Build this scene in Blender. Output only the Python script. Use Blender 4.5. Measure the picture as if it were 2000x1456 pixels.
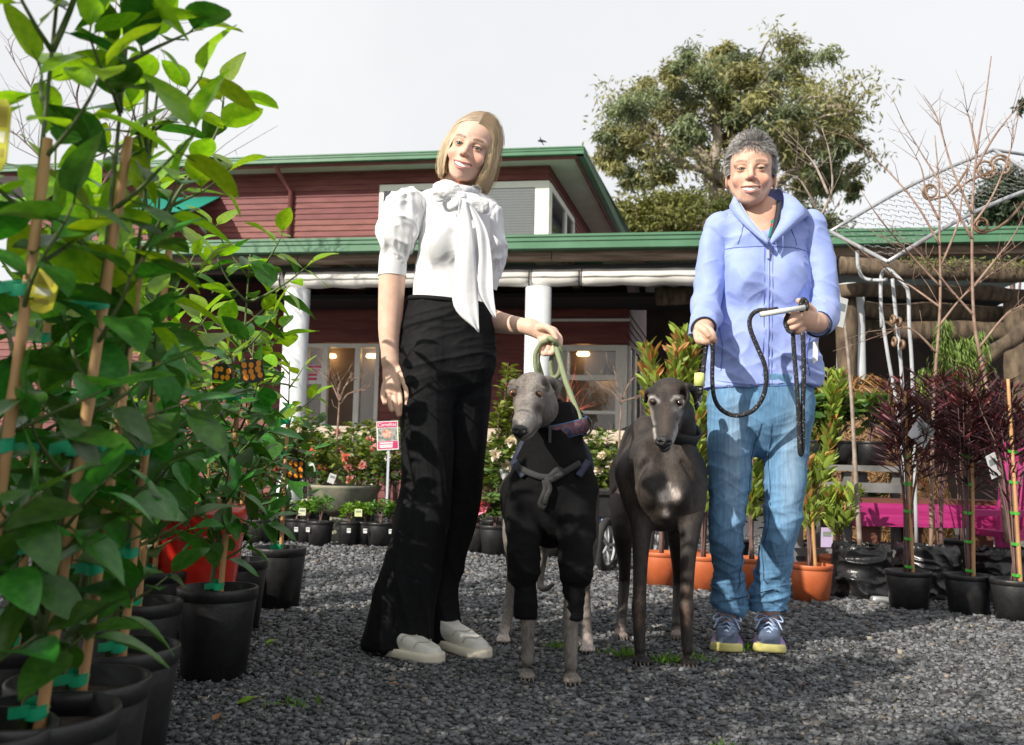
import bpy, bmesh, math, random
import numpy as np
from mathutils import Vector, Matrix
R = math.radians
random.seed(7); np.random.seed(7)
scene = bpy.context.scene
for o in list(bpy.data.objects): bpy.data.objects.remove(o)
COL = scene.collection

# ---------------------------------------------------------------- camera
F_PX, PITCH, ROLL, CAMH = 1778.0, R(5.7), 0.022, 0.585
CF = Vector((0, math.cos(PITCH), math.sin(PITCH)))
_R0, _U0 = Vector((1, 0, 0)), Vector((0, -math.sin(PITCH), math.cos(PITCH)))
CR = _R0*math.cos(ROLL) + _U0*math.sin(ROLL)
CU = _U0*math.cos(ROLL) - _R0*math.sin(ROLL)
CC = Vector((0, 0, CAMH))
camd = bpy.data.cameras.new('camera'); cam = bpy.data.objects.new('camera', camd); COL.objects.link(cam)
camd.sensor_width = 36; camd.lens = 36*F_PX/2000; camd.clip_start = .05; camd.clip_end = 2000
cam.matrix_world = Matrix(((CR.x, CU.x, -CF.x, CC.x), (CR.y, CU.y, -CF.y, CC.y), (CR.z, CU.z, -CF.z, CC.z), (0, 0, 0, 1)))
camd.dof.use_dof = True; camd.dof.focus_distance = 3.0; camd.dof.aperture_fstop = 5.6
scene.camera = cam
scene.render.resolution_x, scene.render.resolution_y = 1024, 745

# ---------------------------------------------------------------- sky, sun, exposure
SUN_EL, SUN_AZ = R(31), R(227)          # sun stands behind the camera, to its left
w = bpy.data.worlds.new('World'); scene.world = w; w.use_nodes = True
nt = w.node_tree; nt.nodes.clear()
sky = nt.nodes.new('ShaderNodeTexSky'); sky.sky_type = 'NISHITA'; sky.sun_disc = False
sky.sun_elevation = SUN_EL; sky.sun_rotation = SUN_AZ; sky.dust_density = 3
tc = nt.nodes.new('ShaderNodeTexCoord')
nz = nt.nodes.new('ShaderNodeTexNoise'); nz.inputs['Scale'].default_value = 2.2; nz.inputs['Detail'].default_value = 5
cr = nt.nodes.new('ShaderNodeValToRGB')
cr.color_ramp.elements[0].position = .3; cr.color_ramp.elements[0].color = (6.7, 6.75, 6.85, 1)
cr.color_ramp.elements[1].position = .72; cr.color_ramp.elements[1].color = (7.8, 7.8, 7.8, 1)
mx = nt.nodes.new('ShaderNodeMixRGB'); mx.inputs[0].default_value = .9
bg = nt.nodes.new('ShaderNodeBackground'); bg.inputs[1].default_value = .1
wo = nt.nodes.new('ShaderNodeOutputWorld')
nt.links.new(tc.outputs['Generated'], nz.inputs['Vector']); nt.links.new(nz.outputs[0], cr.inputs[0])
nt.links.new(sky.outputs[0], mx.inputs[1]); nt.links.new(cr.outputs[0], mx.inputs[2])
nt.links.new(mx.outputs[0], bg.inputs[0]); nt.links.new(bg.outputs[0], wo.inputs[0])
sd = bpy.data.lights.new('sun', 'SUN'); sd.energy = 4.5; sd.angle = R(.6); sd.color = (1, .93, .82)
sun = bpy.data.objects.new('sun', sd); COL.objects.link(sun)
sdir = Vector((-math.sin(SUN_AZ)*math.cos(SUN_EL), -math.cos(SUN_AZ)*math.cos(SUN_EL), -math.sin(SUN_EL)))
sun.rotation_euler = sdir.to_track_quat('-Z', 'Y').to_euler(); sun.location = (-6, -8, 9)
vs = scene.view_settings; vs.view_transform = 'Standard'; vs.look = 'None'; vs.exposure = .42; vs.gamma = 1
vs.use_curve_mapping = False
scene.render.engine = 'CYCLES'

# ---------------------------------------------------------------- geometry helpers
def ray(px, py): return CF + CR*((px-1000)/F_PX) - CU*((py-728)/F_PX)
def at(px, py, Y):
    "the point seen at a photo pixel that stands Y metres in front of the camera"
    d = ray(px, py); return CC + d*(Y/d.y)
def gnd(px, Y):
    "ground point below a photo column at distance Y"
    a = at(px, 900, Y); b = at(px, 1100, Y); t = a.z/(a.z-b.z); p = a.lerp(b, t); p.z = 0; return p
def ppm(Y): return F_PX/Y
def proj(V):
    "photo pixel of world points"
    D = np.asarray(V, float)-np.array(CC); f = D @ np.array(CF); return 1000+F_PX*(D @ np.array(CR))/f, 728-F_PX*(D @ np.array(CU))/f

def tag(o, label=None, cat=None, group=None, kind=None):
    if label: o['label'] = label
    if cat: o['category'] = cat
    if group: o['group'] = group
    if kind: o['kind'] = kind
    return o
def thing(name, loc, label, cat, group=None, rz=0):
    o = bpy.data.objects.new(name, None); COL.objects.link(o); o.location = loc; o.empty_display_size = .1
    o.rotation_euler.z = rz
    return tag(o, label, cat, group)
def link(name, me, parent=None, local=False):
    "world-space mesh under a parent (local=True: mesh is given in the parent's own space)"
    o = bpy.data.objects.new(name, me); COL.objects.link(o)
    if parent is not None:
        o.parent = parent
        if not local and parent.type == 'EMPTY': o.matrix_parent_inverse = Matrix.Translation(-parent.location)
    return o
def npmesh(name, V, Fc, mat=None, smooth=True, col=None):
    V = np.asarray(V, np.float32); me = bpy.data.meshes.new(name)
    if isinstance(Fc, np.ndarray):
        n, k = Fc.shape
        me.vertices.add(len(V)); me.vertices.foreach_set('co', V.ravel())
        me.loops.add(n*k); me.loops.foreach_set('vertex_index', Fc.astype(np.int32).ravel())
        me.polygons.add(n); me.polygons.foreach_set('loop_start', np.arange(0, n*k, k, dtype=np.int32))
        me.polygons.foreach_set('loop_total', np.full(n, k, np.int32))
        me.update(calc_edges=True)
    else:
        me.from_pydata(V.tolist(), [], Fc)
    if smooth: me.polygons.foreach_set('use_smooth', np.ones(len(me.polygons), bool))
    if col is not None:
        a = me.color_attributes.new('Col', 'FLOAT_COLOR', 'POINT')
        c = np.ones((len(V), 4), np.float32); c[:, :3] = col; a.data.foreach_set('color', c.ravel())
    if mat: me.materials.append(mat)
    me.update(); return me

class MB:
    def __init__(s): s.v = []; s.f = []
    def add(s, V, Fc):
        n = len(s.v); s.v += [tuple(p) for p in V]; s.f += [[i+n for i in f] for f in Fc]; return s
    def box(s, c, size, rot=None, taper=1):
        x, y, z = (d/2 for d in size)
        P = [Vector((a*x*(taper if k > 0 else 1), b*y*(taper if k > 0 else 1), k*z)) for k in (-1, 1) for a, b in ((-1, -1), (1, -1), (1, 1), (-1, 1))]
        if rot is not None: P = [rot @ p for p in P]
        c = Vector(c)
        return s.add([p+c for p in P], [(3, 2, 1, 0), (4, 5, 6, 7), (0, 1, 5, 4), (1, 2, 6, 5), (2, 3, 7, 6), (3, 0, 4, 7)])
    def tube(s, pts, r, n=6, cap=True):
        pts = [Vector(p) for p in pts]; m = len(pts)
        if not hasattr(r, '__len__'): r = [r]*m
        V = []; prev = None
        for i, p in enumerate(pts):
            t = (pts[min(i+1, m-1)]-pts[max(i-1, 0)])
            t = t.normalized() if t.length > 1e-9 else Vector((0, 0, 1))
            if prev is None: a = t.orthogonal().normalized()
            else: a = (prev - t*prev.dot(t)); a = a.normalized() if a.length > 1e-6 else t.orthogonal().normalized()
            prev = a; b = t.cross(a)
            for k in range(n):
                an = 2*math.pi*k/n; V.append(p + (a*math.cos(an)+b*math.sin(an))*r[i])
        Fc = [(i*n+k, i*n+(k+1) % n, (i+1)*n+(k+1) % n, (i+1)*n+k) for i in range(m-1) for k in range(n)]
        if cap: Fc += [tuple(range(n))[::-1], tuple((m-1)*n+k for k in range(n))]
        return s.add(V, Fc)
    def lathe(s, prof, n=24, c=(0, 0, 0), cap=True):
        c = Vector(c); V = [c+Vector((r*math.cos(2*math.pi*k/n), r*math.sin(2*math.pi*k/n), z)) for r, z in prof for k in range(n)]
        m = len(prof)
        return s.add(V, [(i*n+k, i*n+(k+1) % n, (i+1)*n+(k+1) % n, (i+1)*n+k) for i in range(m-1) for k in range(n)])
    def sheet(s, G, th=0):
        "grid of points -> surface; th: thickness along normal"
        G = [[Vector(p) for p in r] for r in G]; m, n = len(G), len(G[0])
        V = [p for r in G for p in r]; Fc = [(i*n+j, i*n+j+1, (i+1)*n+j+1, (i+1)*n+j) for i in range(m-1) for j in range(n-1)]
        if th:
            N = []
            for i in range(m):
                for j in range(n):
                    a = G[min(i+1, m-1)][j]-G[max(i-1, 0)][j]; b = G[i][min(j+1, n-1)]-G[i][max(j-1, 0)]
                    N.append(a.cross(b).normalized())
            k = m*n; V2 = [p-q*th for p, q in zip(V, N)]
            Fc2 = [tuple(q+k for q in f)[::-1] for f in Fc]
            rim = [j for j in range(n)] + [i*n+n-1 for i in range(1, m)] + [(m-1)*n+j for j in range(n-2, -1, -1)] + [i*n for i in range(m-2, 0, -1)]
            L = len(rim); side = [(rim[(q+1) % L], rim[q], rim[q]+k, rim[(q+1) % L]+k) for q in range(L)]
            return s.add(V+V2, Fc+Fc2+side)
        return s.add(V, Fc)
    def prism(s, poly, h, M=None):
        "2-D outline in x,z thickened along y"
        n = len(poly); V = [Vector((x, -h/2, z)) for x, z in poly]+[Vector((x, h/2, z)) for x, z in poly]
        if M is not None: V = [M @ p for p in V]
        return s.add(V, [tuple(range(n)), tuple(range(2*n-1, n-1, -1))]+[((k+1) % n, k, k+n, (k+1) % n+n) for k in range(n)])
    def build(s, name, mat, parent=None, smooth=False, local=False, col=None):
        me = npmesh(name, np.array(s.v, np.float32).reshape(-1, 3), s.f, mat, smooth, col)
        return link(name, me, parent, local)

def bez(a, b, c, d, n):
    out = []
    for i in range(n+1):
        t = i/n; u = 1-t; out.append(Vector(a)*u**3+Vector(b)*3*u*u*t+Vector(c)*3*u*t*t+Vector(d)*t**3)
    return out
def spline(pts, n=6):
    "Catmull-Rom through points"
    P = [Vector(p) for p in pts]; P = [P[0]*2-P[1]]+P+[P[-1]*2-P[-2]]; out = []
    for i in range(1, len(P)-2):
        for k in range(n):
            t = k/n; a, b, c, d = P[i-1], P[i], P[i+1], P[i+2]
            out.append(.5*((2*b)+(c-a)*t+(2*a-5*b+4*c-d)*t*t+(3*b-a-3*c+d)*t**3))
    out.append(P[-2]); return out

# vector noise
_perm = np.random.RandomState(3).permutation(512).astype(np.int32)
_perm = np.concatenate([_perm, _perm, _perm]); _val = np.random.RandomState(4).uniform(-1, 1, 2048).astype(np.float32)
def vnoise(P):
    P = np.asarray(P, np.float64); i = np.floor(P).astype(np.int64); f = P-i; f = f*f*(3-2*f); i &= 511
    def h(dx, dy, dz):
        a = _perm[(i[:, 0]+dx) & 511]; b = _perm[(a+i[:, 1]+dy) & 511]; return _val[_perm[(b+i[:, 2]+dz) & 511]]
    def L(a, b, t): return a+(b-a)*t
    x, y, z = f[:, 0], f[:, 1], f[:, 2]
    return L(L(L(h(0,0,0), h(1,0,0), x), L(h(0,1,0), h(1,1,0), x), y), L(L(h(0,0,1), h(1,0,1), x), L(h(0,1,1), h(1,1,1), x), y), z)
def fbm(P, o=3):
    P = np.asarray(P, float); r = 0; a = 1
    for k in range(o): r = r+a*vnoise(P*2**k+k*17.3); a *= .5
    return r

# ---------------------------------------------------------------- materials
MATS = {}
def mat(name, col=(.5, .5, .5), rough=.6, col2=None, nscale=20, stretch=(1, 1, 1), bump=0, bscale=None, metal=0, spec=.5,
        attr=False, transl=0, rnd=0, emit=0, sheen=0, coat=0, alpha=None, detail=4, contrast=(.35, .65), wave=None, sss=0):
    if name in MATS: return MATS[name]
    m = bpy.data.materials.new(name); m.use_nodes = True; n = m.node_tree.nodes; l = m.node_tree.links
    b = n['Principled BSDF']; out = n['Material Output']
    b.inputs['Roughness'].default_value = rough; b.inputs['Metallic'].default_value = metal
    b.inputs['Specular IOR Level'].default_value = spec
    if sheen: b.inputs['Sheen Weight'].default_value = sheen
    if coat: b.inputs['Coat Weight'].default_value = coat
    if sss:
        b.inputs['Subsurface Weight'].default_value = sss; b.inputs['Subsurface Radius'].default_value = (1, .35, .2); b.inputs['Subsurface Scale'].default_value = .008
    tcn = n.new('ShaderNodeTexCoord'); mp = n.new('ShaderNodeMapping'); mp.inputs['Scale'].default_value = stretch
    l.new(tcn.outputs['Object'], mp.inputs['Vector'])
    src = None
    if attr:
        a = n.new('ShaderNodeAttribute'); a.attribute_name = 'Col'; src = a.outputs['Color']
    if col2 is not None:
        t = n.new('ShaderNodeTexNoise'); t.inputs['Scale'].default_value = nscale; t.inputs['Detail'].default_value = detail
        l.new(mp.outputs[0], t.inputs['Vector'])
        rp = n.new('ShaderNodeValToRGB'); rp.color_ramp.elements[0].position = contrast[0]; rp.color_ramp.elements[1].position = contrast[1]
        l.new(t.outputs[0], rp.inputs[0])
        rp.color_ramp.elements[0].color = (*col, 1); rp.color_ramp.elements[1].color = (*col2, 1)
        if src is None: src = rp.outputs[0]
        else:
            mm = n.new('ShaderNodeMixRGB'); mm.blend_type = 'MULTIPLY'; mm.inputs[0].default_value = 1
            l.new(src, mm.inputs[1]); l.new(rp.outputs[0], mm.inputs[2]); src = mm.outputs[0]
    if rnd:
        oi = n.new('ShaderNodeObjectInfo'); hs = n.new('ShaderNodeHueSaturation')
        mr = n.new('ShaderNodeMapRange'); mr.inputs['To Min'].default_value = 1-rnd; mr.inputs['To Max'].default_value = 1+rnd
        l.new(oi.outputs['Random'], mr.inputs['Value']); l.new(mr.outputs[0], hs.inputs['Value'])
        mr2 = n.new('ShaderNodeMapRange'); mr2.inputs['To Min'].default_value = .5-rnd*.06; mr2.inputs['To Max'].default_value = .5+rnd*.06
        l.new(oi.outputs['Random'], mr2.inputs['Value']); l.new(mr2.outputs[0], hs.inputs['Hue'])
        if src is not None: l.new(src, hs.inputs['Color'])
        else: hs.inputs['Color'].default_value = (*col, 1)
        src = hs.outputs[0]
    if src is not None: l.new(src, b.inputs['Base Color'])
    else: b.inputs['Base Color'].default_value = (*col, 1)
    if bump:
        t2 = n.new('ShaderNodeTexNoise'); t2.inputs['Scale'].default_value = bscale or nscale; t2.inputs['Detail'].default_value = 5
        l.new(mp.outputs[0], t2.inputs['Vector'])
        bp_ = n.new('ShaderNodeBump'); bp_.inputs['Strength'].default_value = bump; bp_.inputs['Distance'].default_value = .01
        h = t2.outputs[0]
        if wave:
            wv = n.new('ShaderNodeTexWave'); wv.bands_direction = wave[0]; wv.inputs['Scale'].default_value = wave[1]; wv.inputs['Distortion'].default_value = wave[2]
            l.new(tcn.outputs['Object'], wv.inputs['Vector']); ad = n.new('ShaderNodeMath'); ad.operation = 'ADD'
            l.new(h, ad.inputs[0]); l.new(wv.outputs['Fac'], ad.inputs[1]); h = ad.outputs[0]
        l.new(h, bp_.inputs['Height']); l.new(bp_.outputs[0], b.inputs['Normal'])
    if emit:
        b.inputs['Emission Color'].default_value = (*col, 1); b.inputs['Emission Strength'].default_value = emit
    if transl:
        tr = n.new('ShaderNodeBsdfTranslucent'); ms = n.new('ShaderNodeMixShader'); ms.inputs[0].default_value = transl
        if src is not None:
            g = n.new('ShaderNodeMixRGB'); g.blend_type = 'MULTIPLY'; g.inputs[0].default_value = 1; g.inputs[2].default_value = (1.6, 1.5, .5, 1)
            l.new(src, g.inputs[1]); l.new(g.outputs[0], tr.inputs[0])
        else: tr.inputs[0].default_value = (col[0]*1.6, col[1]*1.5, col[2]*.5, 1)
        l.new(b.outputs[0], ms.inputs[1]); l.new(tr.outputs[0], ms.inputs[2]); l.new(ms.outputs[0], out.inputs['Surface'])
    MATS[name] = m; return m

def glass_mat(name, tint=(.9, .95, .95), gloss=.25):
    if name in MATS: return MATS[name]
    m = bpy.data.materials.new(name); m.use_nodes = True; n = m.node_tree.nodes; l = m.node_tree.links; n.remove(n['Principled BSDF'])
    t = n.new('ShaderNodeBsdfTransparent'); t.inputs[0].default_value = (*tint, 1)
    g = n.new('ShaderNodeBsdfGlossy'); g.inputs['Roughness'].default_value = .02
    fr = n.new('ShaderNodeFresnel'); fr.inputs[0].default_value = 1.5
    ad = n.new('ShaderNodeMath'); ad.operation = 'ADD'; ad.inputs[1].default_value = gloss; l.new(fr.outputs[0], ad.inputs[0])
    ms = n.new('ShaderNodeMixShader'); l.new(ad.outputs[0], ms.inputs[0]); l.new(t.outputs[0], ms.inputs[1]); l.new(g.outputs[0], ms.inputs[2])
    l.new(ms.outputs[0], n['Material Output'].inputs['Surface']); MATS[name] = m; return m

# ---------------------------------------------------------------- implicit surfaces (one continuous skin from blended forms)
class SDF:
    def __init__(s, lo, hi, h):
        s.lo = np.array(lo, float); s.h = h; s.n = np.ceil((np.array(hi, float)-s.lo)/h).astype(int)+1
        s.F = np.full(s.n, .2, np.float32)
    def sl(s, lo, hi):
        a = np.clip(np.floor((np.array(lo)-s.lo)/s.h).astype(int), 0, s.n); b = np.clip(np.ceil((np.array(hi)-s.lo)/s.h).astype(int)+1, 0, s.n)
        if np.any(b <= a): return None, None
        ax = [(np.arange(a[i], b[i])*s.h+s.lo[i]).astype(np.float32) for i in range(3)]
        return tuple(slice(a[i], b[i]) for i in range(3)), (ax[0][:, None, None], ax[1][None, :, None], ax[2][None, None, :])
    def op(s, fn, lo, hi, k, mode='u'):
        q, X = s.sl(np.array(lo)-k-2*s.h, np.array(hi)+k+2*s.h)
        if q is None: return
        d = fn(*X); a = s.F[q]
        if mode == 'u':
            h = np.clip(.5+.5*(d-a)/k, 0, 1); s.F[q] = d*(1-h)+a*h-k*h*(1-h)
        else:
            d = -d; h = np.clip(.5-.5*(d-a)/k, 0, 1); s.F[q] = d*(1-h)+a*h+k*h*(1-h)
    def cap(s, a, b, ra, rb, k=.01, ky=1., mode='u', pad=0):
        a = np.array(a, float); b = np.array(b, float); S = np.array([1, 1/ky, 1]); ba = (b-a)*S; bb = max(ba.dot(ba), 1e-12)
        m = max(ra, rb); e = np.array([m, m*max(ky, 1) if ky > 1 else m, m])
        def fn(X, Y, Z):
            x = X-a[0]; y = (Y-a[1])/ky; z = Z-a[2]; sc = min(1, max(ky, .55)); rr = ra-rb; l2 = bb; a2 = l2-rr*rr
            if a2 <= 1e-9:
                q = a if ra > rb else b; return (np.sqrt((X-q[0])**2+((Y-q[1])/ky)**2+(Z-q[2])**2)-m)*sc
            yy = x*ba[0]+y*ba[1]+z*ba[2]; zz = yy-l2; il2 = 1/l2
            x2 = (x*l2-ba[0]*yy)**2+(y*l2-ba[1]*yy)**2+(z*l2-ba[2]*yy)**2; y2 = yy*yy*l2; z2 = zz*zz*l2; kk = np.sign(rr)*rr*rr*x2
            return np.where(np.sign(zz)*a2*z2 > kk, np.sqrt(x2+z2)*il2-rb, np.where(np.sign(yy)*a2*y2 < kk, np.sqrt(x2+y2)*il2-ra, (np.sqrt(x2*a2*il2)+yy*rr)*il2-ra))*sc
        s.op(fn, np.minimum(a, b)-e-pad, np.maximum(a, b)+e+pad, k, mode)
    def chain(s, nodes, k=.01, mode='u', ki=1e-4, smooth=True):
        "nodes: (point, radius[, depth ratio]); one smooth tapering limb, then blended into the rest"
        nd = [(np.array(q[0], float), q[1], (q[2] if len(q) > 2 else 1.)) for q in nodes]
        if smooth and len(nd) > 2:
            A = [np.array([*q[0], q[1], q[2]]) for q in nd]; A = [2*A[0]-A[1]]+A+[2*A[-1]-A[-2]]; out = []
            for i in range(1, len(A)-2):
                for j in range(4):
                    t = j/4; a, b, c, d = A[i-1:i+3]
                    v = .5*(2*b+(c-a)*t+(2*a-5*b+4*c-d)*t*t+(3*b-a-3*c+d)*t**3); v[3] = np.clip(v[3], min(b[3], c[3]), max(b[3], c[3])); out.append(v)
            out.append(A[-2]); nd = [(v[:3], v[3], v[4]) for v in out]
        lo = np.min([q[0]-q[1]*np.array([1, max(1, q[2]), 1]) for q in nd], 0); hi = np.max([q[0]+q[1]*np.array([1, max(1, q[2]), 1]) for q in nd], 0)
        loc = SDF.__new__(SDF); q, X = s.sl(lo-k-2*s.h, hi+k+2*s.h)
        if q is None: return
        a0 = np.array([X[0].ravel()[0], X[1].ravel()[0], X[2].ravel()[0]], float)
        loc.lo = a0; loc.h = s.h; loc.n = np.array([X[0].size, X[1].size, X[2].size]); loc.F = np.full(loc.n, .2, np.float32)
        for u, v in zip(nd[:-1], nd[1:]): loc.cap(u[0], v[0], u[1], v[1], max(ki, 1e-4), (u[2]+v[2])/2, pad=k+.01)
        d = loc.F; a = s.F[q]
        if mode == 'u':
            h = np.clip(.5+.5*(d-a)/k, 0, 1); s.F[q] = d*(1-h)+a*h-k*h*(1-h)
        else:
            d = -d; h = np.clip(.5-.5*(d-a)/k, 0, 1); s.F[q] = d*(1-h)+a*h+k*h*(1-h)
    def ell(s, c, r, k=.01, rot=None, mode='u'):
        c = np.array(c, float); r = np.array(r, float); M = np.array(rot.to_3x3().transposed()) if rot is not None else np.eye(3)
        e = np.full(3, r.max()) if rot is not None else r
        def fn(X, Y, Z):
            x = X-c[0]; y = Y-c[1]; z = Z-c[2]
            p = [M[i, 0]*x+M[i, 1]*y+M[i, 2]*z for i in range(3)]
            k0 = np.sqrt((p[0]/r[0])**2+(p[1]/r[1])**2+(p[2]/r[2])**2)
            k1 = np.sqrt((p[0]/r[0]**2)**2+(p[1]/r[1]**2)**2+(p[2]/r[2]**2)**2)+1e-6
            return k0*(k0-1)/k1
        s.op(fn, c-e, c+e, k, mode)
    def clip(s, p, n, lo=None, hi=None):
        "remove everything on the side the normal points to"
        lo = s.lo if lo is None else lo; hi = s.lo+s.n*s.h if hi is None else hi
        q, X = s.sl(lo, hi)
        if q is None: return
        n = Vector(n).normalized(); d = (X[0]-p[0])*n.x+(X[1]-p[1])*n.y+(X[2]-p[2])*n.z
        s.F[q] = np.maximum(s.F[q], d)
    def mesh(s):
        F = s.F.copy(); F[0] = F[-1] = .1; F[:, 0] = F[:, -1] = .1; F[:, :, 0] = F[:, :, -1] = .1
        S = F < 0; c = [(i, j, k) for i in (0, 1) for j in (0, 1) for k in (0, 1)]
        n = F.shape; cnt = np.zeros((n[0]-1, n[1]-1, n[2]-1), np.int8)
        for i, j, k in c: cnt += S[i:n[0]-1+i, j:n[1]-1+j, k:n[2]-1+k]
        act = np.argwhere((cnt > 0) & (cnt < 8)); idx = np.full(cnt.shape, -1, np.int32); idx[tuple(act.T)] = np.arange(len(act))
        vals = {q: F[act[:, 0]+q[0], act[:, 1]+q[1], act[:, 2]+q[2]] for q in c}
        acc = np.zeros((len(act), 3), np.float32); num = np.zeros(len(act), np.float32)
        for a in c:
            for ax in range(3):
                if a[ax]: continue
                b = list(a); b[ax] = 1; b = tuple(b); va, vb = vals[a], vals[b]; m = (va < 0) != (vb < 0)
                t = np.where(m, va/np.where(m, va-vb, 1), 0)
                P = np.repeat(np.array(a, np.float32)[None], len(act), 0); P[:, ax] = t
                acc += P*m[:, None]; num += m
        V = (act+acc/np.maximum(num, 1)[:, None])*s.h+s.lo
        Fs = []
        for ax in range(3):
            u, v = (ax+1) % 3, (ax+2) % 3
            A = [slice(None)]*3; A[ax] = slice(0, -1); B = [slice(None)]*3; B[ax] = slice(1, None)
            ch = S[tuple(A)] != S[tuple(B)]; e = np.argwhere(ch)
            e = e[(e[:, u] > 0) & (e[:, v] > 0) & (e[:, u] < n[u]-1) & (e[:, v] < n[v]-1)]
            fl = S[e[:, 0], e[:, 1], e[:, 2]]
            def g(du, dv):
                q = e.copy(); q[:, u] -= du; q[:, v] -= dv; return idx[q[:, 0], q[:, 1], q[:, 2]]
            Q = np.stack([g(1, 1), g(0, 1), g(0, 0), g(1, 0)], 1); Q[~fl] = Q[~fl][:, ::-1]; Fs.append(Q)
        return V, np.concatenate(Fs)
def vnormals(V, Q):
    a, b, c, d = (V[Q[:, i]] for i in range(4)); n = np.cross(c-a, d-b); N = np.zeros_like(V)
    for i in range(4): np.add.at(N, Q[:, i], n)
    return N/(np.linalg.norm(N, axis=1, keepdims=True)+1e-9)
def ridge(P, o=2):
    P = np.asarray(P, float); P = P+.35*np.stack([vnoise(P*.7+5), vnoise(P*.7+11), vnoise(P*.7+23)], 1); r = 0; a = 1
    for k in range(o): r = r+a*((1-np.abs(vnoise(P*2**k+k*9.1)))**3-.35); a *= .5
    return r
def smoothv(V, Q, it=1, lam=.5):
    for _ in range(it):
        S = np.zeros_like(V); c = np.zeros(len(V))
        for i in range(4):
            j = (i+1) % 4
            np.add.at(S, Q[:, i], V[Q[:, j]]); np.add.at(S, Q[:, j], V[Q[:, i]]); np.add.at(c, Q[:, i], 1); np.add.at(c, Q[:, j], 1)
        V = V+(S/np.maximum(c, 1)[:, None]-V)*lam
    return V
def join(parts):
    Vs, Qs, n = [], [], 0
    for V, Q in parts: Vs.append(V); Qs.append(Q+n); n += len(V)
    return np.concatenate(Vs), np.concatenate(Qs)

# ---------------------------------------------------------------- leaf batches
def unit(a): return a/(np.linalg.norm(a, axis=1, keepdims=True)+1e-9)
LEAF_T = np.array([(0, 0, 0), (.5, .3, .06), (.42, .72, .05), (0, 1, -.05), (-.42, .72, .05), (-.5, .3, .06), (0, .5, -.02)])
LEAF_F = np.array([(0, 1, 6), (1, 2, 6), (2, 3, 6), (3, 4, 6), (4, 5, 6), (5, 0, 6)])
def leaves(P, D, N, L, W, C, curl=.25, template=LEAF_T, faces=LEAF_F):
    "batch of leaves: base P, direction D, face normal N, length L, width W, colour C -> V, F, col"
    P = np.asarray(P, float); D = unit(np.asarray(D, float)); X = unit(np.cross(D, N)); Z = np.cross(X, D); n = len(P)
    L = np.broadcast_to(L, n); W = np.broadcast_to(W, n); t = template
    V = P[:, None]+X[:, None]*(t[:, 0][None, :]*W[:, None])[..., None]+D[:, None]*(t[:, 1][None, :]*L[:, None])[..., None] \
        + Z[:, None]*((t[:, 2]/.06*.5)[None, :]*W[:, None]*.3-(t[:, 1]**2)[None, :]*L[:, None]*curl)[..., None]
    Fc = (faces[None]+(np.arange(n)*len(t))[:, None, None]).reshape(-1, faces.shape[1])
    return V.reshape(-1, 3), Fc, np.repeat(np.broadcast_to(C, (n, 3)), len(t), 0)
DIA_T = np.array([(0, 0, 0), (.5, .45, .06), (0, 1, -.05), (-.5, .45, .06)]); DIA_F = np.array([(0, 1, 2), (0, 2, 3)])
def rdir(n, rs): return unit(rs.normal(size=(n, 3)))
def copy_tree(o, parent=None):
    c = o.copy(); COL.objects.link(c); c.parent = parent
    for ch in list(o.children): copy_tree(ch, c)
    return c
# ================================================================ ground
GR = mat('gravel_base', (.05, .053, .06), .85, (.17, .175, .19), 160, bump=1.0, bscale=170)
m = MB(); m.add([(-400, -60, 0), (400, -60, 0), (400, 700, 0), (-400, 700, 0)], [(0, 1, 2, 3)])
tag(m.build('ground', GR), kind='structure')
GS = mat('gravel_stone', (1, 1, 1), .7, attr=True, bump=.3, bscale=300)
def gravel():
    rs = np.random.RandomState(11); P = []
    for y0, y1, dens in ((1.1, 3.2, 6200), (3.2, 5.2, 3600), (5.2, 8.3, 1300)):
        wdt = lambda y: .72*y+.35
        n = int((y1-y0)*wdt((y0+y1)/2)*2*dens); y = rs.uniform(y0, y1, n); x = rs.uniform(-1, 1, n)*wdt(y)
        P.append(np.stack([x, y, np.full(n, .001)], 1))
    P = np.concatenate(P); n = len(P)
    sz = (.0036+.0056*rs.rand(n)**2.0)*np.clip(P[:, 1]/2.6, .95, 1.6)
    cube = np.array([(a, b, c) for c in (-1, 1) for a, b in ((-1, -1), (1, -1), (1, 1), (-1, 1))], float)
    fc = np.array([(3, 2, 1, 0), (4, 5, 6, 7), (0, 1, 5, 4), (1, 2, 6, 5), (2, 3, 7, 6), (3, 0, 4, 7)])
    V = cube[None]*rs.uniform(.45, 1.1, (n, 8, 3))
    V *= (sz[:, None]*np.stack([rs.uniform(.8, 1.5, n), rs.uniform(.7, 1.2, n), rs.uniform(.35, .75, n)], 1))[:, None, :]
    a = rs.uniform(0, 6.3, n); t = rs.normal(0, .5, n)
    ca, sa, ct, st = np.cos(a), np.sin(a), np.cos(t), np.sin(t)
    x, y, z = V[..., 0], V[..., 1], V[..., 2]; y, z = y*ct[:, None]-z*st[:, None], y*st[:, None]+z*ct[:, None]
    x, y = x*ca[:, None]-y*sa[:, None], x*sa[:, None]+y*ca[:, None]
    V = np.stack([x, y, z], -1)+P[:, None]; V[..., 2] += sz[:, None]*.35
    c = rs.uniform(.045, .25, n)**1.15; c = np.stack([c*.97, c, c*1.05], 1); warm = rs.rand(n) < .06; c[warm] *= (1.5, 1.25, 1.0)
    F = (fc[None]+(np.arange(n)*8)[:, None, None]).reshape(-1, 4)
    o = link('gravel', npmesh('gravel', V.reshape(-1, 3), F, GS, False, np.repeat(c, 8, 0)))
    tag(o, 'loose dark grey crushed gravel covering the yard', 'gravel', kind='stuff')
gravel()

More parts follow.
